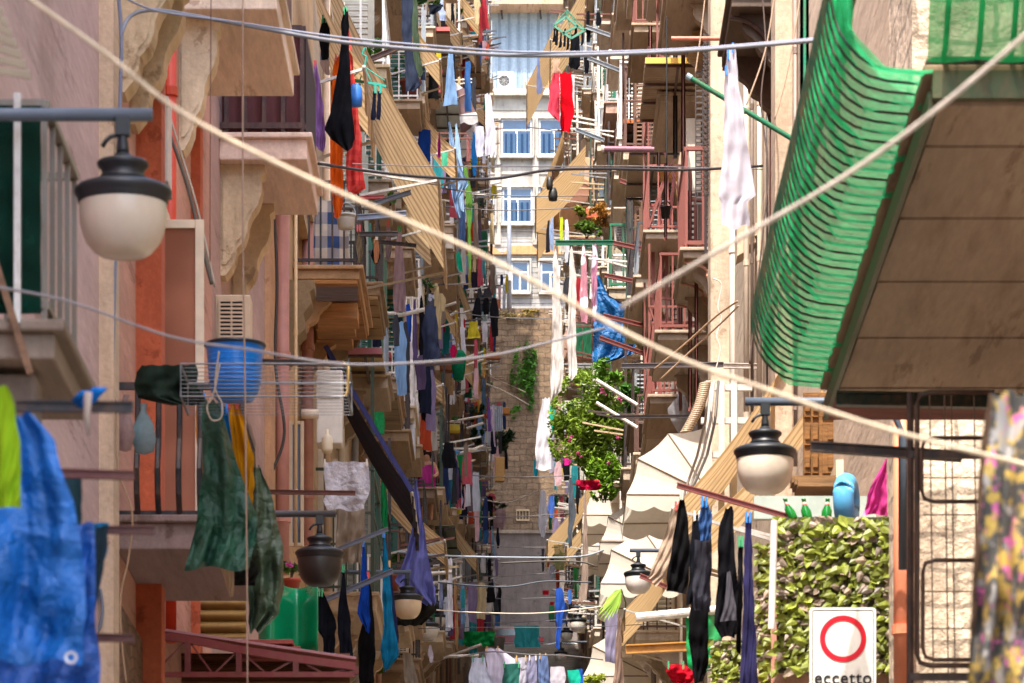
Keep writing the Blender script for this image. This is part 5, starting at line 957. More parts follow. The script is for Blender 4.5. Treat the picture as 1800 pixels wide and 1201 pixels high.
g('white lilac scarf beside the green towel', '#c4bcdc', [(800, 800, 803), (850, 802, 806), (880, 803, 816), (896, 806, 811)], d=110, amp=.03, name='scarf', cat='scarf')
g('grey trousers in the shade right of the lilac scarf', '#6a6068', [(825, 826, 831), (870, 823, 830), (900, 822, 832)], d=118, amp=.02)
g('grey blue towel on a stick before the grey wall', '#7ea0b8', [(925, 863, 866), (950, 864, 869), (975, 866, 871)], d=150, amp=.02, name='towel', cat='towel')
g('pink checked blanket in front of the grate', '#a88890', [(895, 845, 888), (915, 845, 888), (932, 848, 886)], d=190, amp=.04, name='blanket', cat='blanket', mat=M('check', '#a88c90', '#8a6a72', .4))
g('long white pole scarf before the grey wall', '#c9c4cc', [(985, 867, 870), (1020, 867, 871), (1052, 865, 872)], d=140, amp=.02, name='scarf', cat='scarf')
g('navy garment low left behind the cream curtain', '#1e2430', [(1010, 784, 792), (1060, 786, 796), (1100, 788, 797)], d=96)
g('pale blue garment beside the low navy one', '#8a94b8', [(1018, 773, 777), (1045, 772, 779), (1070, 772, 778)], d=92)
g('tan long scarf hanging straight, low left of centre', '#b08a62', [(1010, 798, 801), (1060, 799, 804), (1110, 800, 807), (1142, 801, 805)], d=98, amp=.03, name='scarf', cat='scarf')
g('small white cloth tied under the round cream lamp', '#cfc4d0', [(1134, 754, 758), (1150, 752, 762), (1165, 756, 762)], d=84, amp=.02)
g('long white curtain low left, beside the louvred unit', '#c9c0b4', [(1148, 708, 722), (1180, 710, 730), (1205, 712, 738)], d=80, amp=.06)
for x0, y0, x1, y1, d_, c_, lab in ((813, 1110, 870, 1136, 112, '#178a44', 'crumpled green tarpaulin over the far cars'), (903, 1100, 948, 1138, 108, '#2f8f98', 'teal cloth with a faint print above the red car')):
    cloth('tarpaulin' if 'tarp' in lab else 'cloth', lab, 'tarpaulin' if 'tarp' in lab else 'cloth', [(y0, x0, x1), ((y0+y1)/2, x0+1, x1), (y1, x0+1, x1+1)], c_, d=d_, amp=.03 if 'teal' in lab else .1, hem=.05 if 'teal' in lab else .6)
g('dark grey cloth bag hanging in front of the green tarpaulin', '#4a4640', [(1120, 868, 888), (1140, 870, 886), (1158, 874, 880)], d=100, amp=.03)
WL = 'white washing on the line at the bottom'
g('big pale blue white sheet at the left end of the bottom line', '#c9d2ea', [(1156, 829, 852), (1180, 826, 858), (1210, 824, 876)], d=58, amp=.04, group=WL)
g('white lilac shirt second from the left on the bottom line', '#d2cde6', [(1140, 853, 878), (1160, 854, 905), (1210, 858, 904)], d=58.2, amp=.03, group=WL)
g('dark green cloth over the white shirts', '#2f6a62', [(1167, 884, 915), (1190, 884, 914), (1210, 883, 912)], d=57.8, amp=.02, group=WL)
g('grey white vest beside the dark green cloth', '#b8b6c6', [(1156, 905, 927), (1180, 906, 924), (1210, 905, 924)], d=58.1, amp=.02, group=WL)
g('grey blue top right of the vest on the bottom line', '#8a8aa8', [(1154, 928, 945), (1180, 924, 944), (1210, 922, 946)], d=58.3, amp=.03, group=WL)
g('blue grey jeans on the bottom line', '#6a80b0', [(1152, 946, 962), (1180, 946, 965), (1210, 947, 968)], d=58.5, amp=.03, group=WL)
g('pale grey top with dark straps, right end of the bottom line', '#c4c0cc', [(1172, 968, 992), (1190, 966, 994), (1210, 966, 994)], d=62, amp=.03, group=WL)
g('turquoise shirt at the bottom, right of the white washing', '#1fb89c', [(1178, 997, 1018), (1192, 998, 1020), (1210, 1002, 1018)], d=62, amp=.03, group=WL)
g('blue shirt beside the turquoise one', '#2a5cc0', [(1176, 1014, 1024), (1210, 1015, 1026)], d=62.4, amp=.03, group=WL)

# ---------------------------------------------------------------- washing and goods, right side
def h(label, col, rows, X=1.8, d=None, amp=.045, name='garment', cat='garment', **k): return g(label, col, rows, X=X, d=d, amp=amp, group=GRt, name=name, cat=cat, **k)
h('long white towel hanging from the blue peg at upper right', '#e4e2ee', [(82, 1278, 1292), (110, 1277, 1294), (150, 1274, 1299), (200, 1272, 1307), (280, 1270, 1318), (345, 1266, 1330), (356, 1266, 1316), (400, 1267, 1316)], d=36.8, amp=.035, mat=M('canvas', '#d2d0dc'), name='towel', cat='towel', folds=2.5, pegs=[(1288, 84, '#2f7fd8'), (1280, 96, '#2f7fd8'), (1276, 124, '#2f7fd8')])
h('pink red knitted garment left of the red trousers', '#e2465c', [(122, 973, 982), (150, 968, 984), (195, 963, 984), (212, 978, 984)], d=104)
h('bright red trousers hanging near the far windows', '#d9041c', [(128, 984, 1004), (160, 984, 1007), (200, 984, 1008), (232, 986, 1003)], d=104.4)
h('white garment sliver right of the red trousers', '#e8e6ea', [(132, 1004, 1010), (190, 1005, 1010)], d=105, amp=.02)
h('grey blue long stocking in front of the corrugated screen', '#7682a8', [(98, 945, 948), (130, 943, 950), (160, 943, 954), (166, 945, 952)], d=150, amp=.02, name='stocking', cat='stocking')
h('black trousers hanging in the sock cluster', '#101218', [(60, 1003, 1018), (90, 1002, 1020), (118, 1000, 1020), (122, 1004, 1014)], d=103)
h('black top at the right of the sock cluster', '#15161c', [(22, 1048, 1054), (40, 1047, 1057), (46, 1049, 1054)], d=104, amp=.02)
h('long black garment beside the green shutter', '#14151a', [(20, 1031, 1036), (60, 1030, 1038), (74, 1031, 1037)], d=104)
h('black lower garment under the pair of cables', '#16161c', [(100, 1026, 1033), (120, 1027, 1036), (130, 1029, 1034)], d=104)
h('beige camisole under the green hexagonal hanger', '#c9a890', [(104, 970, 984), (120, 972, 982), (128, 970, 990)], d=103.6, amp=.02)
for i, (x, y, h_, d_) in enumerate(((979, 46, 34, 102), (986, 58, 26, 102.3), (993, 50, 32, 102.6), (999, 60, 28, 102.2), (975, 50, 24, 102.9), (1024, 55, 25, 102.5), (1012, 44, 20, 102.1))):
    g(['leftmost but one long black sock', 'short black sock second from the left', 'black sock under the hanger apex', 'black sock with a pale toe', 'leftmost black sock', 'rightmost black sock', 'black sock high in the middle'][i]+' on the green hexagonal hanger', '#12141a', [(y, x-2, x+2), (y+h_*.7, x-2.5, x+2), (y+h_, x-4, x+1)], d=d_, amp=.01, group='socks on the green hexagonal hanger', name='sock', cat='sock')
t = thing('sock_hanger', 'green hexagonal peg hanger full of black socks', 'hanger', P(1000, 60, 102)); m = MB(); hx = [(973, 45), (1004, 68), (1029, 53), (1017, 48), (995, 30), (973, 45)]
for a, b in zip(hx, hx[1:]): m.bar(P(*a, 102), P(*b, 102), .05)
for a in hx[:5]: m.tube([P(*a, 102), P(997, 18, 102)], .012, 4)
m.bar(P(988, 60, 102), P(1016, 46, 102), .05); m.build('hanger_frame', M('plastic', '#4f8f76', .4), t)
h('long white sheet, left one of the two tall ones', '#e4dcd6', [(440, 973, 979), (480, 972, 983), (600, 970, 990), (650, 967, 990), (690, 967, 987), (702, 968, 974)], d=88, amp=.06, name='sheet', cat='sheet')
h('long white sheet, right one of the two tall ones', '#e2dad4', [(436, 1001, 1006), (490, 1000, 1013), (560, 999, 1012), (620, 998, 1013), (655, 998, 1014), (666, 1000, 1006)], d=88.5, amp=.05, name='sheet', cat='sheet')
h('white and rose garment hanging from the green bar', '#d4b8c4', [(430, 1024, 1027), (460, 1022, 1031), (495, 1020, 1032), (540, 1019, 1034), (568, 1022, 1032)], d=92, mat=M('print', '#e6e0ea', '#a8707e', 3.))
h('white and rose garment, second on the green bar', '#d4b8c4', [(430, 1042, 1048), (465, 1040, 1050), (520, 1040, 1049), (565, 1039, 1048)], d=92.6, mat=M('print', '#e2dcec', '#98627a', 2.6))
h('yellow green sock-like cloth above the green bar', '#c4d83a', [(382, 984, 989), (410, 984, 990), (432, 985, 989)], d=110, amp=.02)
h('pale blue shirt above the green bar', '#9ab0d8', [(382, 968, 972), (410, 965, 974), (440, 967, 973)], d=112, amp=.02)
h('black garment left of the pale blue shirt', '#22222c', [(388, 962, 966), (420, 960, 966), (444, 959, 968)], d=113, amp=.02)
h('white shirt above the right tall sheet', '#dcdee8', [(386, 993, 998), (420, 992, 1001), (462, 993, 999)], d=110, amp=.02)
h('sagging blue tarpaulin below the folded chair', '#0f5a96', [(484, 1044, 1052), (520, 1044, 1070), (545, 1044, 1114), (590, 1043, 1118), (625, 1042, 1116), (640, 1046, 1060)], d=97, amp=.10, name='tarpaulin', cat='tarpaulin', mat=M('tarp', '#10609e'))
h('corner of the blue tarpaulin tied up to the slab', '#1a6aa6', [(536, 1109, 1113), (560, 1102, 1114), (600, 1092, 1116)], d=96.4, amp=.04, name='tarpaulin', cat='tarpaulin', mat=M('tarp', '#1a6cac'))
h('wide white sheet left of the big bush', '#e6e4ee', [(700, 954, 966), (740, 946, 970), (790, 942, 970), (826, 940, 968)], d=100, amp=.05, name='sheet', cat='sheet')
h('grey edge cloth behind the wide white sheet', '#9c98ac', [(705, 966, 972), (780, 968, 975), (830, 966, 975)], d=101, name='sheet', cat='sheet')
h('bright turquoise garment at the bush edge', '#14a890', [(712, 966, 974), (735, 966, 976), (760, 970, 975)], d=99, amp=.02)
h('turquoise towel left of the wide white sheet', '#1aa8c4', [(808, 939, 944), (830, 937, 946), (838, 940, 945)], d=140, amp=.02, name='towel', cat='towel')
h('magenta cloth hanging below the bush edge', '#d82a90', [(793, 994, 1002), (805, 990, 1007), (818, 993, 1000)], d=108, amp=.02)
h('second magenta cloth seen through the bush', '#cf3a90', [(762, 993, 998), (772, 993, 1003), (780, 994, 1000)], d=104, amp=.02)
h('denim shorts and jeans on the far rack by the tufa wall', '#4a6cc0', [(872, 965, 974), (890, 963, 975), (910, 966, 972)], d=135, amp=.02)
h('white shirt long and thin left of the denim', '#e2e2ee', [(862, 950, 958), (890, 948, 962), (925, 945, 962), (945, 952, 956)], d=140, amp=.03)
h('long grey washed jeans in front of the beige awnings', '#5c6470', [(842, 1000, 1005), (858, 998, 1008), (885, 1000, 1010), (900, 1000, 1014), (930, 998, 1006), (962, 1000, 1006)], d=96)
h('black thin top beside the grey washed jeans', '#1c1a20', [(852, 1013, 1016), (875, 1012, 1018), (904, 1014, 1017)], d=96.6, amp=.02)
h('beige long scarf hanging below the canopies', '#a89488', [(865, 1026, 1030), (920, 1026, 1032), (980, 1024, 1034), (1055, 1018, 1032)], d=98, amp=.03, name='scarf', cat='scarf')
h('white green print t-shirt hanging in the lower middle', '#d9dcc8', [(958, 974, 990), (980, 974, 994), (1002, 976, 992)], d=120, mat=M('print', '#e2e2d4', '#9cae88', 5.))
h('black knickers-like top left of the print t-shirt', '#1c1c22', [(965, 951, 957), (985, 952, 957), (1005, 953, 957)], d=128, amp=.01)
h('long bright blue towel low in the middle', '#2f5cc0', [(1034, 978, 988), (1060, 976, 992), (1100, 979, 988), (1140, 976, 983)], d=118, amp=.04, name='towel', cat='towel')
h('second blue garment right of the long blue towel', '#4a78cc', [(1036, 999, 1004), (1050, 998, 1006), (1062, 1000, 1004)], d=118, amp=.02)
h('green garment beneath the beige scarf', '#3ab86a', [(998, 1008, 1014), (1025, 1009, 1014), (1052, 1010, 1014)], d=122, amp=.02)
h('upper small red cloth by the shadow edge of the grey wall', '#d82436', [(1038, 953, 965), (1046, 954, 964)], d=150, amp=.01)
h('lower small red cloth by the shadow edge of the grey wall', '#d82436', [(1058, 966, 974), (1064, 967, 973)], d=150, amp=.01)
h('pink cushion-like bundle on the canopy under the bush', '#c01440', [(844, 1012, 1052), (852, 1013, 1056), (862, 1022, 1054)], d=90, amp=.12)
h('lavender blue garment low right of the cream canopies', '#8a84a0', [(1060, 1062, 1086), (1110, 1064, 1084), (1165, 1064, 1082)], d=74, amp=.05)
h('beige limp cloth right of the lavender garment', '#8c7468', [(1085, 1086, 1092), (1140, 1082, 1092), (1205, 1078, 1098)], d=71, amp=.05)
BK = 'dark clothes on the rust red bar'
g('black hoodie, first on the rust red bar', '#121114', [(868, 1196, 1200), (920, 1188, 1210), (980, 1178, 1214), (1020, 1172, 1212), (1042, 1170, 1204)], d=35, amp=.07, group=BK)
g('denim jeans folded over at the top of the bar', '#3c5f96', [(880, 1232, 1244), (905, 1230, 1252), (930, 1228, 1250), (950, 1232, 1250)], d=34.2, amp=.05, group=BK)
g('charcoal grey trouser legs hanging below the folded denim', '#3a3a44', [(948, 1222, 1250), (1000, 1220, 1250), (1055, 1218, 1250), (1075, 1220, 1248)], d=34.4, amp=.05, group=BK)
g('navy black trouser leg behind the charcoal ones', '#11141c', [(905, 1218, 1232), (960, 1214, 1236), (1062, 1208, 1240)], d=34.9, amp=.05, group=BK)
g('long black trousers reaching down to the red basin', '#0e0d11', [(1060, 1213, 1246), (1120, 1211, 1246), (1170, 1216, 1244), (1200, 1222, 1236)], d=34.8, amp=.05, group=BK)
g('black jacket with a grey panel, next to the navy purple towel', '#131318', [(892, 1276, 1288), (920, 1266, 1290), (950, 1262, 1290), (1040, 1260, 1296), (1100, 1256, 1298), (1122, 1268, 1292)], d=34.3, amp=.06, group=BK)
g('grey triangular panel showing on the black jacket', '#55535c', [(1005, 1278, 1284), (1060, 1274, 1292), (1092, 1266, 1296)], d=34.1, amp=.02, group=BK)
g('navy purple towel at the right end of the dark clothes', '#34325c', [(908, 1310, 1320), (960, 1308, 1322), (1080, 1306, 1326), (1150, 1303, 1330), (1210, 1300, 1334)], d=33.8, amp=.05, group=BK, name='towel', cat='towel')
g('black cloth between the jacket and the navy purple towel', '#18171c', [(950, 1298, 1306), (1040, 1296, 1306), (1150, 1294, 1302)], d=34.6, amp=.03, group=BK)
g('worn beige cloth with a fringed end by the black hoodie', '#b09c88', [(888, 1186, 1196), (930, 1172, 1192), (980, 1154, 1180), (1010, 1144, 1170), (1025, 1136, 1152)], d=40, amp=.05, group=GRt, name='cloth', cat='cloth', hem=1.2)
g('bright green plastic sheet behind the long black trousers', '#1fa05e', [(1078, 1206, 1268), (1120, 1206, 1270), (1180, 1210, 1246)], d=46, amp=.05, group=GRt, name='sheet', cat='sheet', mat=M('net', '#1fa55f', .05))
g('floral cloth with yellow and pink flowers in the right foreground', '#888', [(690, 1745, 1830), (760, 1738, 1830), (850, 1728, 1835), (920, 1722, 1835), (1040, 1716, 1835), (1215, 1706, 1835)], d=12.4, amp=.08, group=None, name='bed_cover', cat='cloth', mat=M('floral'), folds=2.2)
g('dark brown cloth beside the floral one', '#5a4636', [(690, 1738, 1790), (800, 1722, 1760), (900, 1716, 1750), (1100, 1706, 1730), (1215, 1700, 1722)], d=13.2, amp=.05, group=None, name='cloth', cat='cloth')
# hedge screen of artificial leaves on the railing
def hedge(label, x0, y0, x1, y1, d, n, side=False):
    t = thing('leaf_screen', label, 'leaf screen', P((x0+x1)/2, y1, d)); a, b = P(x0, y1, d), P(x1, y0, d)
    MB().box(a.x, b.x, d+.03, d+.06, a.z, b.z).build('backing', M('wood', '#4c4a34'), t)
    mm = {0: MB(), 1: MB()}; rows = int((b.z-a.z)/.040); cols = max(2, int((b.x-a.x)/.052))
    for j in range(rows+1):
        for i in range(cols+1):
            p = Vector((a.x+(i+random.uniform(-.4, .4)+.5*(j % 2))*.052, d-random.uniform(.0, .05), a.z+(j+random.uniform(-.45, .45))*.040)); s = .098*random.uniform(.7, 1.35); an = random.gauss(-2.6, .42) if random.random() < .7 else random.gauss(-.6, .4); tilt = random.uniform(.15, .75)
            u = Vector((math.cos(an), -tilt, math.sin(an))).normalized(); v = Vector((-math.sin(an), random.uniform(-.35, .35), math.cos(an))).normalized(); n_ = u.cross(v)*random.choice((-1, 1))*.016
            mm[1 if random.random() < .27 else 0].add([p-u*s*.45, p-u*s*.1+v*s*.30, p+u*s*.3+v*s*.2, p+u*s*.62, p+u*s*.3-v*s*.2, p-u*s*.1-v*s*.30, p+u*s*.05+n_], [(0, 6, 1), (1, 6, 2), (2, 6, 3), (3, 6, 4), (4, 6, 5), (5, 6, 0)])
    mm[0].build('green_leaves', M('leaf', '#8c963a'), t); mm[1].build('brown_leaf_backs', M('leaf', '#a08e7c'), t)
    return t
hedge('screen of yellow green artificial leaves on the right hand balcony', 1366, 908, 1576, 1182, 33.9, 1700)
hedge('darker leaf screen on the far side, behind the dark clothes', 1332, 958, 1362, 1205, 36.8, 380)
hedge('low leaf screen behind the bottom of the black jacket', 1252, 1125, 1330, 1205, 41, 420)
tag(MB().box(*R(1325, 872, 1560, 912, 35.4, .1)).build('painted_board', M('paint', '#a9b5ab')), 'pale grey board behind the green bottles', 'board')
for i, (x, tilt, d_) in enumerate(((1395, -10, 33.95), (1420, -5, 34.0), (1452, 2, 34.1))):
    t = thing('bottle', ['leaning green bottle, leftmost on the leafy screen', 'green bottle, middle of the three on the leafy screen', 'upright green bottle beside the inflatable ring'][i], 'bottle', P(x, 910, d_), 'green bottles behind the leafy screen'); k = W(1, d_)
    a = MB().lathe((0, 0, 0), [(0, 0), (8*k, 0), (9*k, 2*k), (9*k, 16*k), (4.2*k, 26*k), (3.4*k, 34*k), (4.*k, 34.5*k), (4.*k, 37*k), (0, 37*k)], 16); b_ = MB().lathe((0, 0, 0), [(4.4*k, 25.5*k), (3.9*k, 31*k)], 16)
    o1 = P(x, 914, d_)
    for mm in (a, b_):
        for v in mm.v: v.x += v.z*tilt/24.; v += o1
    a.build('glass', M('glass', '#0f7a2c'), t, smooth=True); b_.build('label', M('paint', '#d8c4b4'), t, smooth=True)
    c_ = MB().lathe((0, 0, 0), [(4.6*k, 24*k), (4.3*k, 27*k)], 16)
    for v in c_.v: v.x += v.z*tilt/24.; v += o1
    c_.build('label_band', M('paint', '#c01c20'), t, smooth=True)
c = P(1488, 880, 34.5); m = MB(); m.tube([c+Vector((.034*math.cos(a), .12*math.cos(a), W(30, 34.4)*math.sin(a))) for a in [2*math.pi*i/32-1.57 for i in range(33)]], W(18.5, 34.4), 20)
tag(m.build('inflatable_ring', M('plastic', '#58a8d8', .3), smooth=True), 'light blue inflatable ring standing behind the leafy screen', 'inflatable ring')
g('pink and lilac bag hanging right of the inflatable ring', '#c85aa8', [(806, 1556, 1562), (840, 1540, 1566), (870, 1524, 1568), (905, 1516, 1568)], d=34.3, amp=.07, group=None, name='bag', cat='bag', folds=3, mat=M('stripe', '#d23f94', '#c9a8dc', .35, 0, 0))
g('light blue strap cloth beside the pink bag', '#3fa8d0', [(804, 1562, 1568), (860, 1560, 1567), (905, 1562, 1570)], d=34.5, amp=.02, group=None, name='cloth', cat='cloth')
# the sign
t = thing('traffic_sign', 'white rectangular no entry sign with a red ring', 'sign', P(1482, 1201, 30.9)); a, b = P(1423, 1235, 30.9), P(1540, 1068, 30.9); d_ = 30.9
def plate(x0, x1, z0, z1, r, y):
    pts = []
    for cx, cz, a0 in ((x1-r, z1-r, 0), (x0+r, z1-r, 90), (x0+r, z0+r, 180), (x1-r, z0+r, 270)):
        for i in range(6): an = math.radians(a0+i*18); pts.append((cx+r*math.cos(an), y, cz+r*math.sin(an)))
    return pts
def ext(pts, th): n = len(pts); q = [(x, y+th, z) for x, y, z in pts]; return MB().add(list(pts)+q, [tuple(range(n)), tuple(range(2*n-1, n-1, -1))]+[(i, i+n, (i+1) % n+n, (i+1) % n) for i in range(n)])
ext(plate(a.x, b.x, a.z, b.z, .025, d_), .02).build('plate', M('paint', '#efece6', .35), t)
o_, i_ = plate(a.x+.018, b.x-.018, a.z+.018, b.z-.018, .018, d_-.002), plate(a.x+.023, b.x-.023, a.z+.023, b.z-.023, .014, d_-.002); n = len(o_)
MB().add(o_+i_, [(i, (i+1) % n, (i+1) % n+n, i+n) for i in range(n)]).build('border_line', M('paint', '#1c1c1c'), t)
c = P(1482, 1123, d_); v = []
for rr in (W(41, d_), W(31.5, d_)): v += [(c.x+rr*math.cos(i*math.pi/32), d_-.004, c.z+rr*math.sin(i*math.pi/32)) for i in range(64)]
MB().add(v, [(i, (i+1) % 64, (i+1) % 64+64, i+64) for i in range(64)]).build('red_ring', M('paint', '#d8142c', .35), t)
fc = bpy.data.curves.new('lettering', 'FONT'); fc.body = 'eccetto'; fc.align_x = 'CENTER'; fc.size = W(31, d_); fc.extrude = .0015; fc.offset = .0012; fc.space_character = 1.08
fo = bpy.data.objects.new('lettering', fc); COL.objects.link(fo); bpy.context.view_layer.update(); me = bpy.data.meshes.new_from_object(fo.evaluated_get(bpy.context.evaluated_depsgraph_get())); bpy.data.objects.remove(fo)
me.materials.clear(); me.materials.append(M('paint', '#17171a')); fo = bpy.data.objects.new('lettering', me); COL.objects.link(fo); fo.parent = t; fo.rotation_euler = (math.pi/2, 0, 0); q = P(1482, 1202, d_); fo.location = Vector((q.x, d_-.004, q.z))-Vector(t['_o'][:])
MB().tube([P(1482, 1100, d_+.05), (P(1482, 0, 30.9).x, d_+.05, G(30.9))], .03, 12).build('post', M('metal', '#7d8084'), t)

# plants ----------------------------------------------------------------------
bush('big sunlit green bush spreading over the right hand balconies', 1042, 745, 82, 96, 93, 7200, .125, '#86a03a', rd=1.0)
m = MB()
for x_, y_ in ((1092, 700), (1060, 690), (1000, 770), (1085, 770), (1020, 800), (1075, 815)): foliage(m, P(x_, y_, 91.8), (.07, .05, .07), 12, .09)
m.build('blossom', M('leaf', '#d85a9c'), ALL[-1])
bush('leafy branch hanging down below the big bush', 1062, 838, 30, 46, 92, 1100, .12, '#7aa02c')
bush('small leafy top of the big bush beside the blue tarpaulin', 1072, 652, 36, 20, 92, 420, .13, '#6a9a2c', stems=False)
bush('green plant in the white railed balcony at upper left', 668, 92, 20, 22, 63.5, 420, .09, '#5a8a34', pot=(22, 20, '#8a3a30'))
bush('greenery at the top edge left of the blue screen', 770, 2, 16, 10, 86, 220, .1, '#5f8a3c', stems=False)
bush('green plant behind the red bar', 686, 346, 12, 16, 64, 220, .08, '#5a7f34')
bush('trailing plant on the beige slab in the left middle', 748, 508, 16, 8, 100, 200, .1, '#46602a', stems=False)
bush('small bush on the far left balcony', 798, 735, 11, 5, 124, 160, .1, '#4f8030', stems=False)
bush('dark plants between the far left balconies, upper', 838, 725, 12, 20, 140, 300, .15, '#2c4a28')
bush('dark plants between the far left balconies, lower', 836, 765, 12, 18, 136, 300, .15, '#2a4626')
bush('palm-like plant in front of the tufa wall', 890, 775, 18, 16, 170, 220, .3, '#2c4a2a', rd=1.)
bush('dark hanging creeper low left of centre', 846, 880, 5, 26, 150, 200, .16, '#2c4426', stems=False)
bush('plant on the shaded wall below the stone wall', 875, 893, 16, 7, 180, 160, .2, '#2c4028', stems=False)
bush('dry orange weeds over the planter on the right', 1062, 376, 26, 18, 110, 900, .11, '#b08238', rd=.6)
bush('grassy plant in the orange planter on the right', 1022, 372, 16, 10, 111, 380, .1, '#8c9a34')
bush('greenery behind the railing under the orange planter', 1032, 402, 26, 18, 112, 420, .12, '#5c7a2c')
bush('spiky green plants behind the brick red posts', 1110, 700, 22, 34, 86, 420, .16, '#4f8034')
bush('yellow green shrub at the bottom under the lowest canopy', 1044, 1196, 24, 14, 84, 420, .09, '#a8b43c', stems=False)
t = thing('potted_plant', 'big light green split leaf sticking out beside the hanging lamp', 'plant', P(1076, 1085, 72), 'plants on the balconies'); m = MB(); s0 = P(1092, 1036, 72)
for i, (x, y) in enumerate(((1050, 1084), (1054, 1090), (1060, 1094), (1068, 1092), (1076, 1086), (1084, 1080), (1052, 1074), (1062, 1058), (1074, 1046), (1088, 1068))):
    e = P(x, y, 71.9+.02*i); dr = (e-s0); n_ = Vector((dr.z, 0, -dr.x)).normalized()*.035; m.add([s0, s0+dr*.5+n_+Vector((0, .03, 0)), e, s0+dr*.5-n_], [(0, 1, 2), (0, 2, 3)])
m.build('leaf', M('leaf', '#9cc44c'), t); MB().tube([s0, P(1100, 1060, 72.2), P(1098, 1100, 72.3)], .012, 6).build('stem', M('wood', '#4c6a2c'), t)
bush('tuft of green leaves low at the left edge of the alley', 664, 1150, 10, 36, 78, 200, .1, '#4f7028', stems=False)

# things on balconies -----------------------------------------------------------
t = thing('basin', 'purple basin with a blue rim on the green balcony', 'basin', P(1096, 535, 99)); c = P(1096, 535, 99); k = W(1, 99)
MB().lathe(c, [(0, 0), (16*k, 0), (19*k, 20*k), (17*k, 20*k), (0, 3*k)], 24).build('tub', M('plastic', '#7a1fb4', .35), t, smooth=True); MB().lathe(c, [(19*k, 19*k), (20.5*k, 20*k), (20*k, 23*k), (17.5*k, 22*k)], 24).build('rim', M('plastic', '#2838a8', .35), t, smooth=True)
t = thing('folding_chair', 'white folded chair standing behind the green railing', 'chair', P(1092, 536, 99.8)); m = MB()
m.tube([P(1069, 538, 99.8), P(1070, 455, 99.8), P(1074, 449, 99.8), P(1110, 449, 99.8), P(1115, 455, 99.8), P(1115, 538, 99.8)], .03, 6); m.tube([P(1071, 505, 99.7), P(1114, 505, 99.7)], .03, 6); m.build('frame', M('paint', '#eeece8'), t, smooth=True); MB().grid(lambda u, v: P(1074+37*u, 454+46*v, 99.9)+Vector((0, .05*math.sin(v*3), 0)), 4, 8).build('seat', M('cloth', '#e4e2e0'), t, thick=.02)
g('red basin-like cloth pile at the bottom under the yellow bar', '#c4122a', [(1168, 1172, 1204), (1180, 1170, 1218), (1198, 1180, 1222), (1203, 1196, 1212)], d=44, amp=.10, group=GRt, name='cloth', cat='cloth')
t = thing('flower_pot', 'black flower pot hanging among the rusty posts', 'pot', P(1170, 384, 70)); c = P(1170, 384, 70); k = W(1, 70); MB().lathe(c, [(0, 0), (7*k, 0), (9*k, 18*k), (10*k, 18*k), (10*k, 20*k), (8*k, 20*k), (6*k, 3*k), (0, 3*k)], 18).build('pot', M('plastic', '#241c1c'), t, smooth=True); MB().tube([c+Vector((9*k*math.cos(a), 0, 20*k+10*k*math.sin(a))) for a in [math.pi*i/8 for i in range(9)]], .01, 5).build('handle', M('metal', '#1c1c1c'), t)
t = thing('pair_of_shoes', 'black trainer hanging by its laces from the black cable', 'shoe', P(970, 355, 84)); m = MB(); k = W(1, 84)
for i, (x, y, r_) in enumerate(((966, 322, 6), (972, 342, 8.5))): m.lathe((0, 0, 0), [(0, 0)], 3); c = P(x, y, 83.9+.06*i); b0 = len(m.v); m.lathe(c, [(0, -12*k), (r_*.8*k, -11*k), (r_*k, -4*k), (r_*.9*k, 4*k), (r_*.6*k, 11*k), (0, 12*k)], 14)
m.build('shoe', M('paint', '#262624'), t, smooth=True); MB().tube([P(971, 298, 84), P(972, 315, 84), P(968, 325, 84)], .02, 5).build('laces', M('cloth', '#4a3030'), t)
t = thing('spring_hose', 'coiled beige hose hanging from a hook above the awnings', 'hose', P(1222, 765, 49)); pts = []
for i in range(24*12+1): a = i/12*2*math.pi; f = i/(24*12); c = P(1240-36*f+6*math.sin(f*3), 672+88*f, 49); pts.append(c+Vector((.062*math.cos(a), .062*math.sin(a), .012*math.cos(a))))
MB().tube(pts, .011, 5).build('coil', M('plastic', '#b8a48c'), t, smooth=True)
for i, off in enumerate((0, 9, 17)): MB().tube([P(1246+off, 670, 49.2+i*.1), P(1240+off, 740, 49.2), P(1226+off, 800, 49.2), P(1205+off*.7, 860, 49.2), P(1196+off*.4, 905, 49.2)], .016, 6).build('cable', M('plastic', ['#8a8078', '#a09a96', '#5a5654'][i]), t, smooth=True)
g('clear grey plastic sheet draped behind the largest dome canopy', '#a8a8b4', [(688, 1198, 1212), (720, 1172, 1236), (760, 1190, 1242), (800, 1210, 1244), (850, 1228, 1240)], d=70.5, amp=.05, group=None, name='plastic_sheet', cat='sheet', mat=M('net', '#b8b8c0', .35))
t = thing('window_grille', 'white barred grille on the wall behind the tan awnings', 'grille', P(1300, 860, 49.8)); m = MB()
for x in (1246, 1268, 1290): m.bar(P(x, 670, 49.8), P(x, 900, 49.8), .07)
for y in (682, 740, 800): m.bar(P(1232, y, 49.85), P(1322, y, 49.85), .07)
m.build('bars', M('paint', '#cfc8bf'), t)
tag(MB().box(*R(888, 476, 900, 493, 262.6, .1)).build('notice', M('paint', '#efeae2')), 'small white plate fixed on the tall grey post', 'plate')
t = thing('door_lattice', 'dark wrought iron lattice gate beside the white pipe', 'gate', P(1243, 330, 61)); m = MB()
for i in range(26):
    y = 60+i*11; m.bar(P(1236, y, 61), P(1243, y+9, 61), .03).bar(P(1250, y, 61), P(1243, y+9, 61), .03).bar(P(1243, y, 61), P(1236, y+9, 61), .02).bar(P(1243, y, 61), P(1250, y+9, 61), .02)
m.build('lattice', M('metal', '#2a2422'), t)
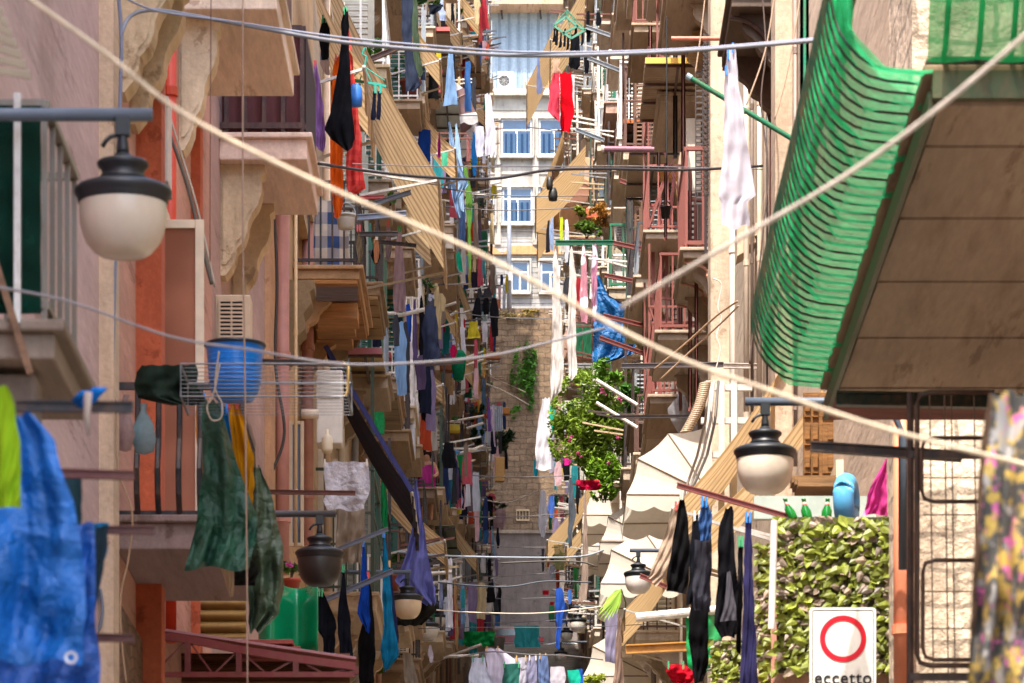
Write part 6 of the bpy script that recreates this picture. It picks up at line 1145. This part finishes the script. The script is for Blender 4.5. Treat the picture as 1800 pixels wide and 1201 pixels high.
tag(MB().add([P(1212, 112, 63.5), P(1208, 100, 63.5), P(1217, 56, 63.5), P(1249, 48, 63.5), P(1247, 106, 63.5), P(1212, 112, 63.7), P(1208, 100, 63.7), P(1217, 56, 63.7), P(1249, 48, 63.7), P(1247, 106, 63.7)], [(0, 1, 2, 3, 4), (9, 8, 7, 6, 5), (0, 5, 6, 1), (1, 6, 7, 2), (2, 7, 8, 3), (3, 8, 9, 4), (4, 9, 5, 0)]).build('wooden_board', M('wood', '#b8905c')), 'weathered chipboard panel leaning above the yellow-edged canopy', 'board')

# ---------------------------------------------------------------- a woman in pink on a left-hand balcony
def person(label, x, yhead, d, top, legs_, hair):
    hz = P(x, yhead, d); k = 1.62; z0 = hz.z-k*.93; xx = hz.x; t = thing('person', label, 'person', (xx, d, z0))
    J = {'pel': (0, 0, .53, .10), 'wai': (0, 0, .60, .085), 'che': (0, .01, .72, .105), 'nec': (0, 0, .83, .035), 'hd1': (0, -.01, .88, .05), 'hd2': (0, -.005, .95, .052), 'sl': (-.105, 0, .80, .04), 'el': (-.15, -.03, .65, .028), 'wl': (-.10, -.15, .62, .02), 'fl': (-.08, -.20, .63, .014), 'sr': (.105, 0, .80, .04), 'er': (.15, -.03, .65, .028), 'wr': (.10, -.15, .60, .02), 'fr': (.08, -.20, .61, .014), 'hl': (-.055, 0, .50, .06), 'kl': (-.06, 0, .28, .042), 'al': (-.06, .01, .04, .028), 'tl': (-.06, -.09, .015, .022), 'hr': (.055, 0, .50, .06), 'kr': (.06, 0, .28, .042), 'ar': (.06, .01, .04, .028), 'tr': (.06, -.09, .015, .022)}
    E = [('pel', 'wai'), ('wai', 'che'), ('che', 'nec'), ('nec', 'hd1'), ('hd1', 'hd2'), ('che', 'sl'), ('sl', 'el'), ('el', 'wl'), ('wl', 'fl'), ('che', 'sr'), ('sr', 'er'), ('er', 'wr'), ('wr', 'fr'), ('pel', 'hl'), ('hl', 'kl'), ('kl', 'al'), ('al', 'tl'), ('pel', 'hr'), ('hr', 'kr'), ('kr', 'ar'), ('ar', 'tr')]
    def skin(name, keys, mat, gr=1., par=None):
        ks = [q for q in J if q in keys]; me = bpy.data.meshes.new(name); me.from_pydata([(J[q][0]*k, J[q][1]*k, J[q][2]*k) for q in ks], [(ks.index(a), ks.index(b)) for a, b in E if a in ks and b in ks], []); me.materials.append(mat)
        o = bpy.data.objects.new(name, me); COL.objects.link(o); o.parent = t; o.modifiers.new('s', 'SKIN')
        for q, sv in zip(ks, me.skin_vertices[0].data): sv.radius = (J[q][3]*k*gr,)*2
        me.skin_vertices[0].data[0].use_root = True; s_ = o.modifiers.new('u', 'SUBSURF'); s_.levels = s_.render_levels = 2; return o
    skin('body', list(J), M('paint', '#b98668', .6)); skin('dress', ['pel', 'wai', 'che', 'sl', 'sr', 'hl', 'hr', 'kl', 'kr'], M('cloth', top, .05), 1.42)
    m = MB(); c = Vector((xx, d+.02*k, z0+k*.945)); m.lathe(c, [(0, .085*k), (.04*k, .08*k), (.066*k, .05*k), (.07*k, 0), (.062*k, -.05*k), (.03*k, -.075*k)], 14); m.build('hair', M('cloth', hair, 0), t, smooth=True)
    m = MB(); f = Vector((xx, d-.055*k, z0+k*.915)); m.add([f+Vector((0, -.022*k, -.012*k)), f+Vector((-.01*k, 0, -.016*k)), f+Vector((.01*k, 0, -.016*k)), f+Vector((0, 0, .02*k))], [(0, 1, 2), (0, 2, 3), (0, 3, 1)]); m.build('nose', M('paint', '#b98668', .6), t)
    return t
person('person in a pink dress leaning at a dark railing, lower left of centre', 750, 800, 97, '#c83c98', '#333', '#2a1a14')
o = balcony(LG, -1, 96.2, 99, P(0, 872, 97).z, slab='#8a7462', t=.2, rail='#1c1c20', rh=1.0, gap=.2)

# ---------------------------------------------------------------- procedural balconies of the far houses, with what hangs on them
random.seed(21)
NET = []
PAL = ['#e8e6ec', '#dcdce6', '#c9cfe0', '#1b1c22', '#20263a', '#2b3a66', '#3f6ca8', '#7ea2cc', '#a83038', '#c85a6a', '#e2b8c0', '#5a4a6a', '#8a7a9c', '#2c6a4c', '#c9b48c', '#3c3c42', '#88786c', '#d9d4cc', '#141416', '#b4482c', '#2f8f98', '#c8b832']
CN = {'#e8e6ec': 'white', '#dcdce6': 'off-white', '#c9cfe0': 'pale blue', '#1b1c22': 'black', '#20263a': 'dark navy', '#2b3a66': 'navy', '#3f6ca8': 'blue', '#7ea2cc': 'light blue', '#a83038': 'red', '#c85a6a': 'coral', '#e2b8c0': 'pale pink', '#5a4a6a': 'plum', '#8a7a9c': 'lilac grey', '#2c6a4c': 'dark green', '#c9b48c': 'beige', '#3c3c42': 'charcoal', '#88786c': 'taupe', '#d9d4cc': 'cream', '#141416': 'jet black', '#b4482c': 'rust', '#2f8f98': 'teal', '#c8b832': 'yellow'}
LM = [(800, 90, 'striped dome'), (905, 60, 'blue screen'), (905, 240, 'curtained windows'), (880, 530, 'terracotta planter'), (905, 640, 'tufa wall'), (905, 820, 'shaded stone wall'), (905, 1010, 'grey wall'), (880, 1140, 'red car'), (745, 480, 'beige slab'), (742, 640, 'black trousers'), (806, 650, 'green basket'), (750, 830, 'person in pink'), (730, 950, 'purple sheet'), (760, 1100, 'round cream lamp'), (700, 300, 'big striped awning'), (700, 480, 'lavender towel'), (995, 180, 'red trousers'), (1000, 60, 'sock hanger'), (985, 300, 'far striped canopy'), (1050, 380, 'dry weeds'), (985, 560, 'tall white sheets'), (1080, 570, 'blue tarpaulin'), (1040, 740, 'big bush'), (955, 770, 'wide white sheet'), (1003, 900, 'grey jeans'), (1085, 950, 'cream dome'), (1000, 1110, 'lamp cluster'), (985, 1080, 'long blue towel'), (1150, 500, 'red lattice frame'), (1180, 250, 'beige canopy'), (650, 100, 'black garment'), (660, 640, 'buff canopy'), (830, 300, 'light blue sheets'), (1150, 800, 'largest dome canopy')]
def near(x, y): return min(LM, key=lambda q: (q[0]-x)**2+(q[1]-y)**2)[2]
OCC = []      # keep-outs in plan: hand-built balconies (side, d0, d1, z)
HB = [(1, 61, 80, 0), (-1, 53, 56.5, 12.5), (-1, 60, 63, 14), (-1, 69, 72, 14.5), (-1, 63, 66, 18), (-1, 75, 78, 15), (-1, 77, 80, 18.6), (-1, 84, 88, 19), (-1, 82, 85, 12), (-1, 88, 91, 15.4), (-1, 103, 111, 25), (1, 62, 65, 15), (1, 66, 70, 14.7), (1, 70, 74, 14.6), (1, 62, 65, 18.7), (1, 98, 102, 22.7), (1, 84, 87, 17), (1, 82, 86, 24), (1, 111, 116, 30.6), (1, 111, 116, 34.5), (-1, 96, 99, P(0, 872, 97).z)]
BD = {-1: [(58, 74, LE), (74, 94, LF), (94, 126, LG), (126, 176, LH), (176, 256, LI)], 1: [(80, 108, RE), (108, 150, RF), (150, 200, RG), (200, 242, RH)]}
RC_ = ['#1c1c20', '#1f2026', '#dcd8d0', '#e6e2dc', '#2a2a2e', '#5a4038', '#8a949c', '#2c4a3c']
AWC = ['#b08a58', '#a8845a', '#c09a62', '#b59a78', '#c9b08a']
ng = na = nac = npl = 0
def put_washing(side, d, z, n, dz=0):
    global ng
    xo = side*(2.9-.83-.25)
    for i in range(n):
        if ng >= 290: return
        x = side*(2.9-.70-.75*(i/max(1, n-1) if n > 1 else .5))+random.uniform(-.05, .05); y = d-.12-random.uniform(0, .25)
        if side < 0 and d < 76 and HY-(z+dz)*F/y > 820: return
        w_ = random.choice((.12, .16, .2, .28, .36)); hh = random.choice((.45, .6, .8, 1.1, 1.3)); px = CX+x*F/y; py = HY-(z+dz)*F/y; pw = w_*F/y/2; ph = hh*F/y
        c = random.choice(PAL); kind = random.choice(('top', 'trousers', 'towel', 'shirt')) if hh < 1 else random.choice(('sheet', 'trousers', 'towel', 'dress'))
        if kind == 'trousers': rows = [(py, px-pw*.7, px+pw*.7), (py+ph*.3, px-pw*.8, px+pw*.8), (py+ph, px-pw*.8, px-pw*.1)]; pc = [[(py+ph*.3, px-pw*.05, px+pw*.8), (py+ph, px+pw*.15, px+pw*.85)]]
        elif kind in ('shirt', 'top'): rows = [(py, px-pw*.35, px+pw*.35), (py+ph*.12, px-pw*.9, px+pw*.9), (py+ph*.3, px-pw, px+pw), (py+ph*.34, px-pw*.6, px+pw*.6), (py+ph, px-pw*.65, px+pw*.7)]; pc = None
        elif kind == 'dress': rows = [(py, px-pw*.3, px+pw*.3), (py+ph*.4, px-pw*.5, px+pw*.5), (py+ph, px-pw, px+pw)]; pc = None
        else: rows = [(py, px-pw*.6, px+pw*.6), (py+ph*.5, px-pw*.9, px+pw*.8), (py+ph, px-pw*.8, px+pw)]; pc = None
        cloth(kind if kind != 'top' else 'vest', 'small %s %s on the %s-hand side near the %s' % (CN[c], 'vest' if kind == 'top' else kind, 'left' if side < 0 else 'right', near(px, py)), 'laundry', rows, c, d=y, amp=.03, group='small washing on the far balconies', pieces=pc); ng += 1
for side in (-1, 1):
    for d0, d1, b in BD[side]:
        d = d0+random.uniform(.6, 1.6)
        while d < d1-3:
            L = random.uniform(1.7, 3.0); base = G(d)+3.7+random.uniform(-.3, .3); fh = random.uniform(3.3, 3.8); k = 0
            cs = random.choice(['#c2aa90', '#cbb49a', '#b09a80', '#a8947e', '#d6c0a4']) if side < 0 else random.choice(['#efe0cc', '#e2d0ba', '#f2e4d2', '#d4c0a8'])
            while True:
                z = base+k*fh; k += 1; y = HY-z*F/d
                if y < -70 or k > 11: break
                if y > 1190: continue
                if any(s == side and abs(z-hz) < 1.9 and d+L > a-.4 and d < c+.4 for s, a, c, hz in HB): continue
                if random.random() < .12: continue
                rc = random.choice(RC_); gp = .16 if d < 110 else .24 if d < 170 else .34
                dep = random.choice((.75, .83, .83, .95))
                o = balcony(b, side, d, d+L, z, dep=dep, slab=cs, t=random.choice((.14, .18, .22)), rail=rc, rh=random.choice((.95, 1.0, 1.1)), gap=gp, r=.012 if d < 110 else .018, brk=2 if d < 130 else 0, plank=None)
                if d < 190: door(b, side, d+L/2, z+.04, col='#333', frame=random.choice(('#d9cfc0', '#c8b8a0', '#8a6a4a')), shut=random.choice((None, '#7d7a6c', '#1f5a48', '#6b4a34', '#d0c8ba', '#8a9094')) if random.random() < .8 else None)
                px, py = CX+side*1.7*F/d, y; xo_ = side*(2.9-dep+.05)
                if random.random() < .5:
                    for q in (d+.06, d+L-.06): MB().bar((xo_, q, z+.05), (xo_, q, z+random.choice((1.8, 2.3, fh-.25))), .05).build('post', M('metal', rc), o)
                    if random.random() < .6: m = MB().bar((xo_, d+.03, z+1.75), (side*2.9, d+.03, z+1.75), .04).bar((xo_, d, z+1.75), (xo_, d+L, z+1.75), .04); m.build('post_rail', M('metal', rc), o)
                if random.random() < .35: MB().grid(lambda u, v: (side*(2.9-dep*(.1+.75*u)), d-.02+.03*math.sin(u*14), z+.12+.78*v), 10, 2).build('railing_cover', M('cloth', random.choice(('#8a9a8c', '#b8a88c', '#5a7a62', '#7c8894', '#c8bca8', '#6a5a4c'))), o)
                if random.random() < .5 and ng < 285:      # strips of washing pegged along the front rail
                    for q in range(random.choice((2, 3, 4))):
                        yy = d+.15+q*.45; xx = side*(2.9-dep-.12-.05*q); gx = CX+xx*F/yy; gy = HY-(z+random.uniform(.9, 1.05))*F/yy; gw = random.uniform(.05, .11)*F/yy; gh = random.uniform(.4, 1.15)*F/yy; c = random.choice(PAL)
                        if side < 0 and d < 76 and gy > 820: continue
                        cloth('garment', 'narrow %s garment on a %s-hand railing near the %s' % (CN[c], 'left' if side < 0 else 'right', near(gx, gy)), 'laundry', [(gy, gx-gw*.5, gx+gw*.5), (gy+gh*.3, gx-gw, gx+gw), (gy+gh, gx-gw*random.uniform(.5, 1.2), gx+gw)], c, d=yy, amp=.02, group='narrow washing on the far railings'); ng += 1
                # drying rods reaching out over the street
                if random.random() < (.6 if d < 170 else .4):
                    zz = z+random.uniform(.75, 1.05); xo = side*(2.9-dep); c_ = random.choice(('#8f9499', '#d9d5ce', '#3a3634', '#6c4038', '#c9b28c')); m = MB()
                    for q in (0, .45): m.bar((xo, d+q, zz), (xo-side*random.uniform(.55, .95), d+q-.1, zz+random.uniform(-.05, .2)), .035 if d < 120 else .05)
                    m.bar((xo-side*.3, d-.05, zz+.03), (xo-side*.3, d+.45, zz+.03), .02); m.build('drying_arms', M('metal', c_), o)
                    if random.random() < .72: put_washing(side, d, zz, random.choice((2, 3, 3, 4)))
                elif random.random() < .4: put_washing(side, d, z+1.0, 2)
                if random.random() < .22 and na < 26 and d > 70:
                    na += 1; drop = random.uniform(1.3, 2.2); za = z+2.55; c_ = random.choice(AWC); xw = side*2.88; xo = side*(2.9-random.uniform(1.2, 1.6))
                    awning('weathered tan awning on the %s-hand side near the %s' % ('left' if side < 0 else 'right', near(CX+xo*F/d, HY-(za-drop)*F/d)), (CX+xw*F/d, HY-za*F/d), (CX+xo*F/d, HY-(za-drop)*F/d), d, L, c_, group='weathered awnings on the far balconies')
                if random.random() < .16 and nac < 26 and d > 95:
                    nac += 1; x0 = side*(2.2); ac('small outdoor air conditioner on the %s-hand side near the %s' % ('left' if side < 0 else 'right', near(px, py)), *( [CX+min(x0, x0+side*.6)*F/(d-.1), HY-(z+.66)*F/(d-.1), CX+max(x0, x0+side*.6)*F/(d-.1), HY-(z+.08)*F/(d-.1)]), d-.4, '#dedad2', random.choice(('fan', 'louvre')), group='small air conditioners on the far facades')
                if random.random() < .26 and npl < 44:
                    npl += 1; bush('potted greenery on the %s-hand side near the %s' % ('left' if side < 0 else 'right', near(px, py)), CX+side*(2.25)*F/d, HY-(z+.75)*F/d, .34*F/d, .34*F/d, d+.3, 110, .12, random.choice(('#3f6a28', '#4f7a2c', '#6a8a34', '#35552a')), pot=(.4*F/d, .38*F/d, random.choice(('#a8543a', '#7a3a2c', '#d0ccc4'))), group='potted plants on the far balconies', stems=False)
            d += L+random.uniform(1.2, 2.6) if d < 130 else L+random.uniform(2.5, 5)

for side in (-1, 1):
    for d0, d1, b in BD[side]+([(61.5, 80, RD)] if side > 0 else []):
        d = d0+2.
        while d < d1:
            x = side*(2.9-.09); c_ = random.choice(('#d8ccb8', '#b88a7a', '#8f8a84', '#c9a98a', '#7c6a5c')); z0 = G(d)+1; z1 = .32*d+1
            MB().tube([(x, d, z0), (x, d, z1)], .055, 8).build('downpipe', M('paint', c_), b, smooth=True)
            z = z0+2; pts = []
            while z < z1: pts.append((side*(2.9-.04-.05*random.random()), d+.5+random.uniform(-.3, .3), z)); z += 1.1
            if len(pts) > 1: MB().tube(pts, .018, 5).build('wall_cable', M('plastic', '#3a3432'), b)
            d += random.uniform(4.5, 8)

for side in (-1, 1):
    for i in range(17):
        d = 118+i*7.2+random.uniform(-2, 2); b = [q[2] for q in BD[side] if q[0] <= d <= q[1]+2]
        if not b: continue
        b = b[0]; y_ = random.uniform(480, 1120) if side < 0 else random.uniform(420, 1120); z = (HY-y_)*d/F; xi = side*random.uniform(.95, 1.3); m = MB()
        for q in (0, .5): m.bar((side*2.9, d+q, z-.1), (xi, d+q, z), .05)
        m.bar((xi, d, z), (xi, d+.5, z), .04).bar((side*1.7, d, z-.03), (side*1.7, d+.5, z-.03), .04); m.build('drying_arms', M('metal', random.choice(('#c9c4bc', '#6a645e', '#3a3634'))), b)
        for k in range(random.choice((2, 3, 4))):
            xx = xi+side*k*.26; gx = CX+xx*F/d; gw = random.uniform(.07, .14)*F/d; gh = random.uniform(.5, 1.3)*F/d; c = random.choice(PAL)
            cloth('garment', '%s garment hung far out over the alley near the %s' % (CN[c], near(gx, y_)), 'laundry', [(y_, gx-gw*.6, gx+gw*.6), (y_+gh*.25, gx-gw, gx+gw), (y_+gh, gx-gw*random.uniform(.5, 1.1), gx+gw*random.uniform(.6, 1.1))], c, d=d-.06, amp=.03, group='washing hung far out over the alley')

# ---------------------------------------------------------------- make every label single its thing out
from collections import defaultdict
by = defaultdict(list)
for o in ALL:
    if o.get('label'): by[o['label']].append(o)
ORD = ['', 'second', 'third', 'fourth', 'fifth', 'sixth', 'seventh', 'eighth', 'ninth', 'tenth', 'eleventh', 'twelfth']
def pos(o): v = o.location; d = max(v.y, 1); return (CX+v.x*F/d, HY-v.z*F/d)
for lab, os_ in by.items():
    if len(os_) > 1:
        os_.sort(key=lambda o: pos(o)[1]); n = len(os_)
        for i, o in enumerate(os_):
            o['label'] = ('upper ' if i == 0 else 'lower ')+lab if n == 2 else ('topmost ' if i == 0 else 'lowest ' if i == n-1 else ORD[i]+' highest ')+lab
for o in S.objects:
    if '_o' in o: del o['_o']
    if 'wx' in o: del o['wx']
print('objects', len(S.objects), 'garments', ng, 'awn', na, 'ac', nac, 'plants', npl)
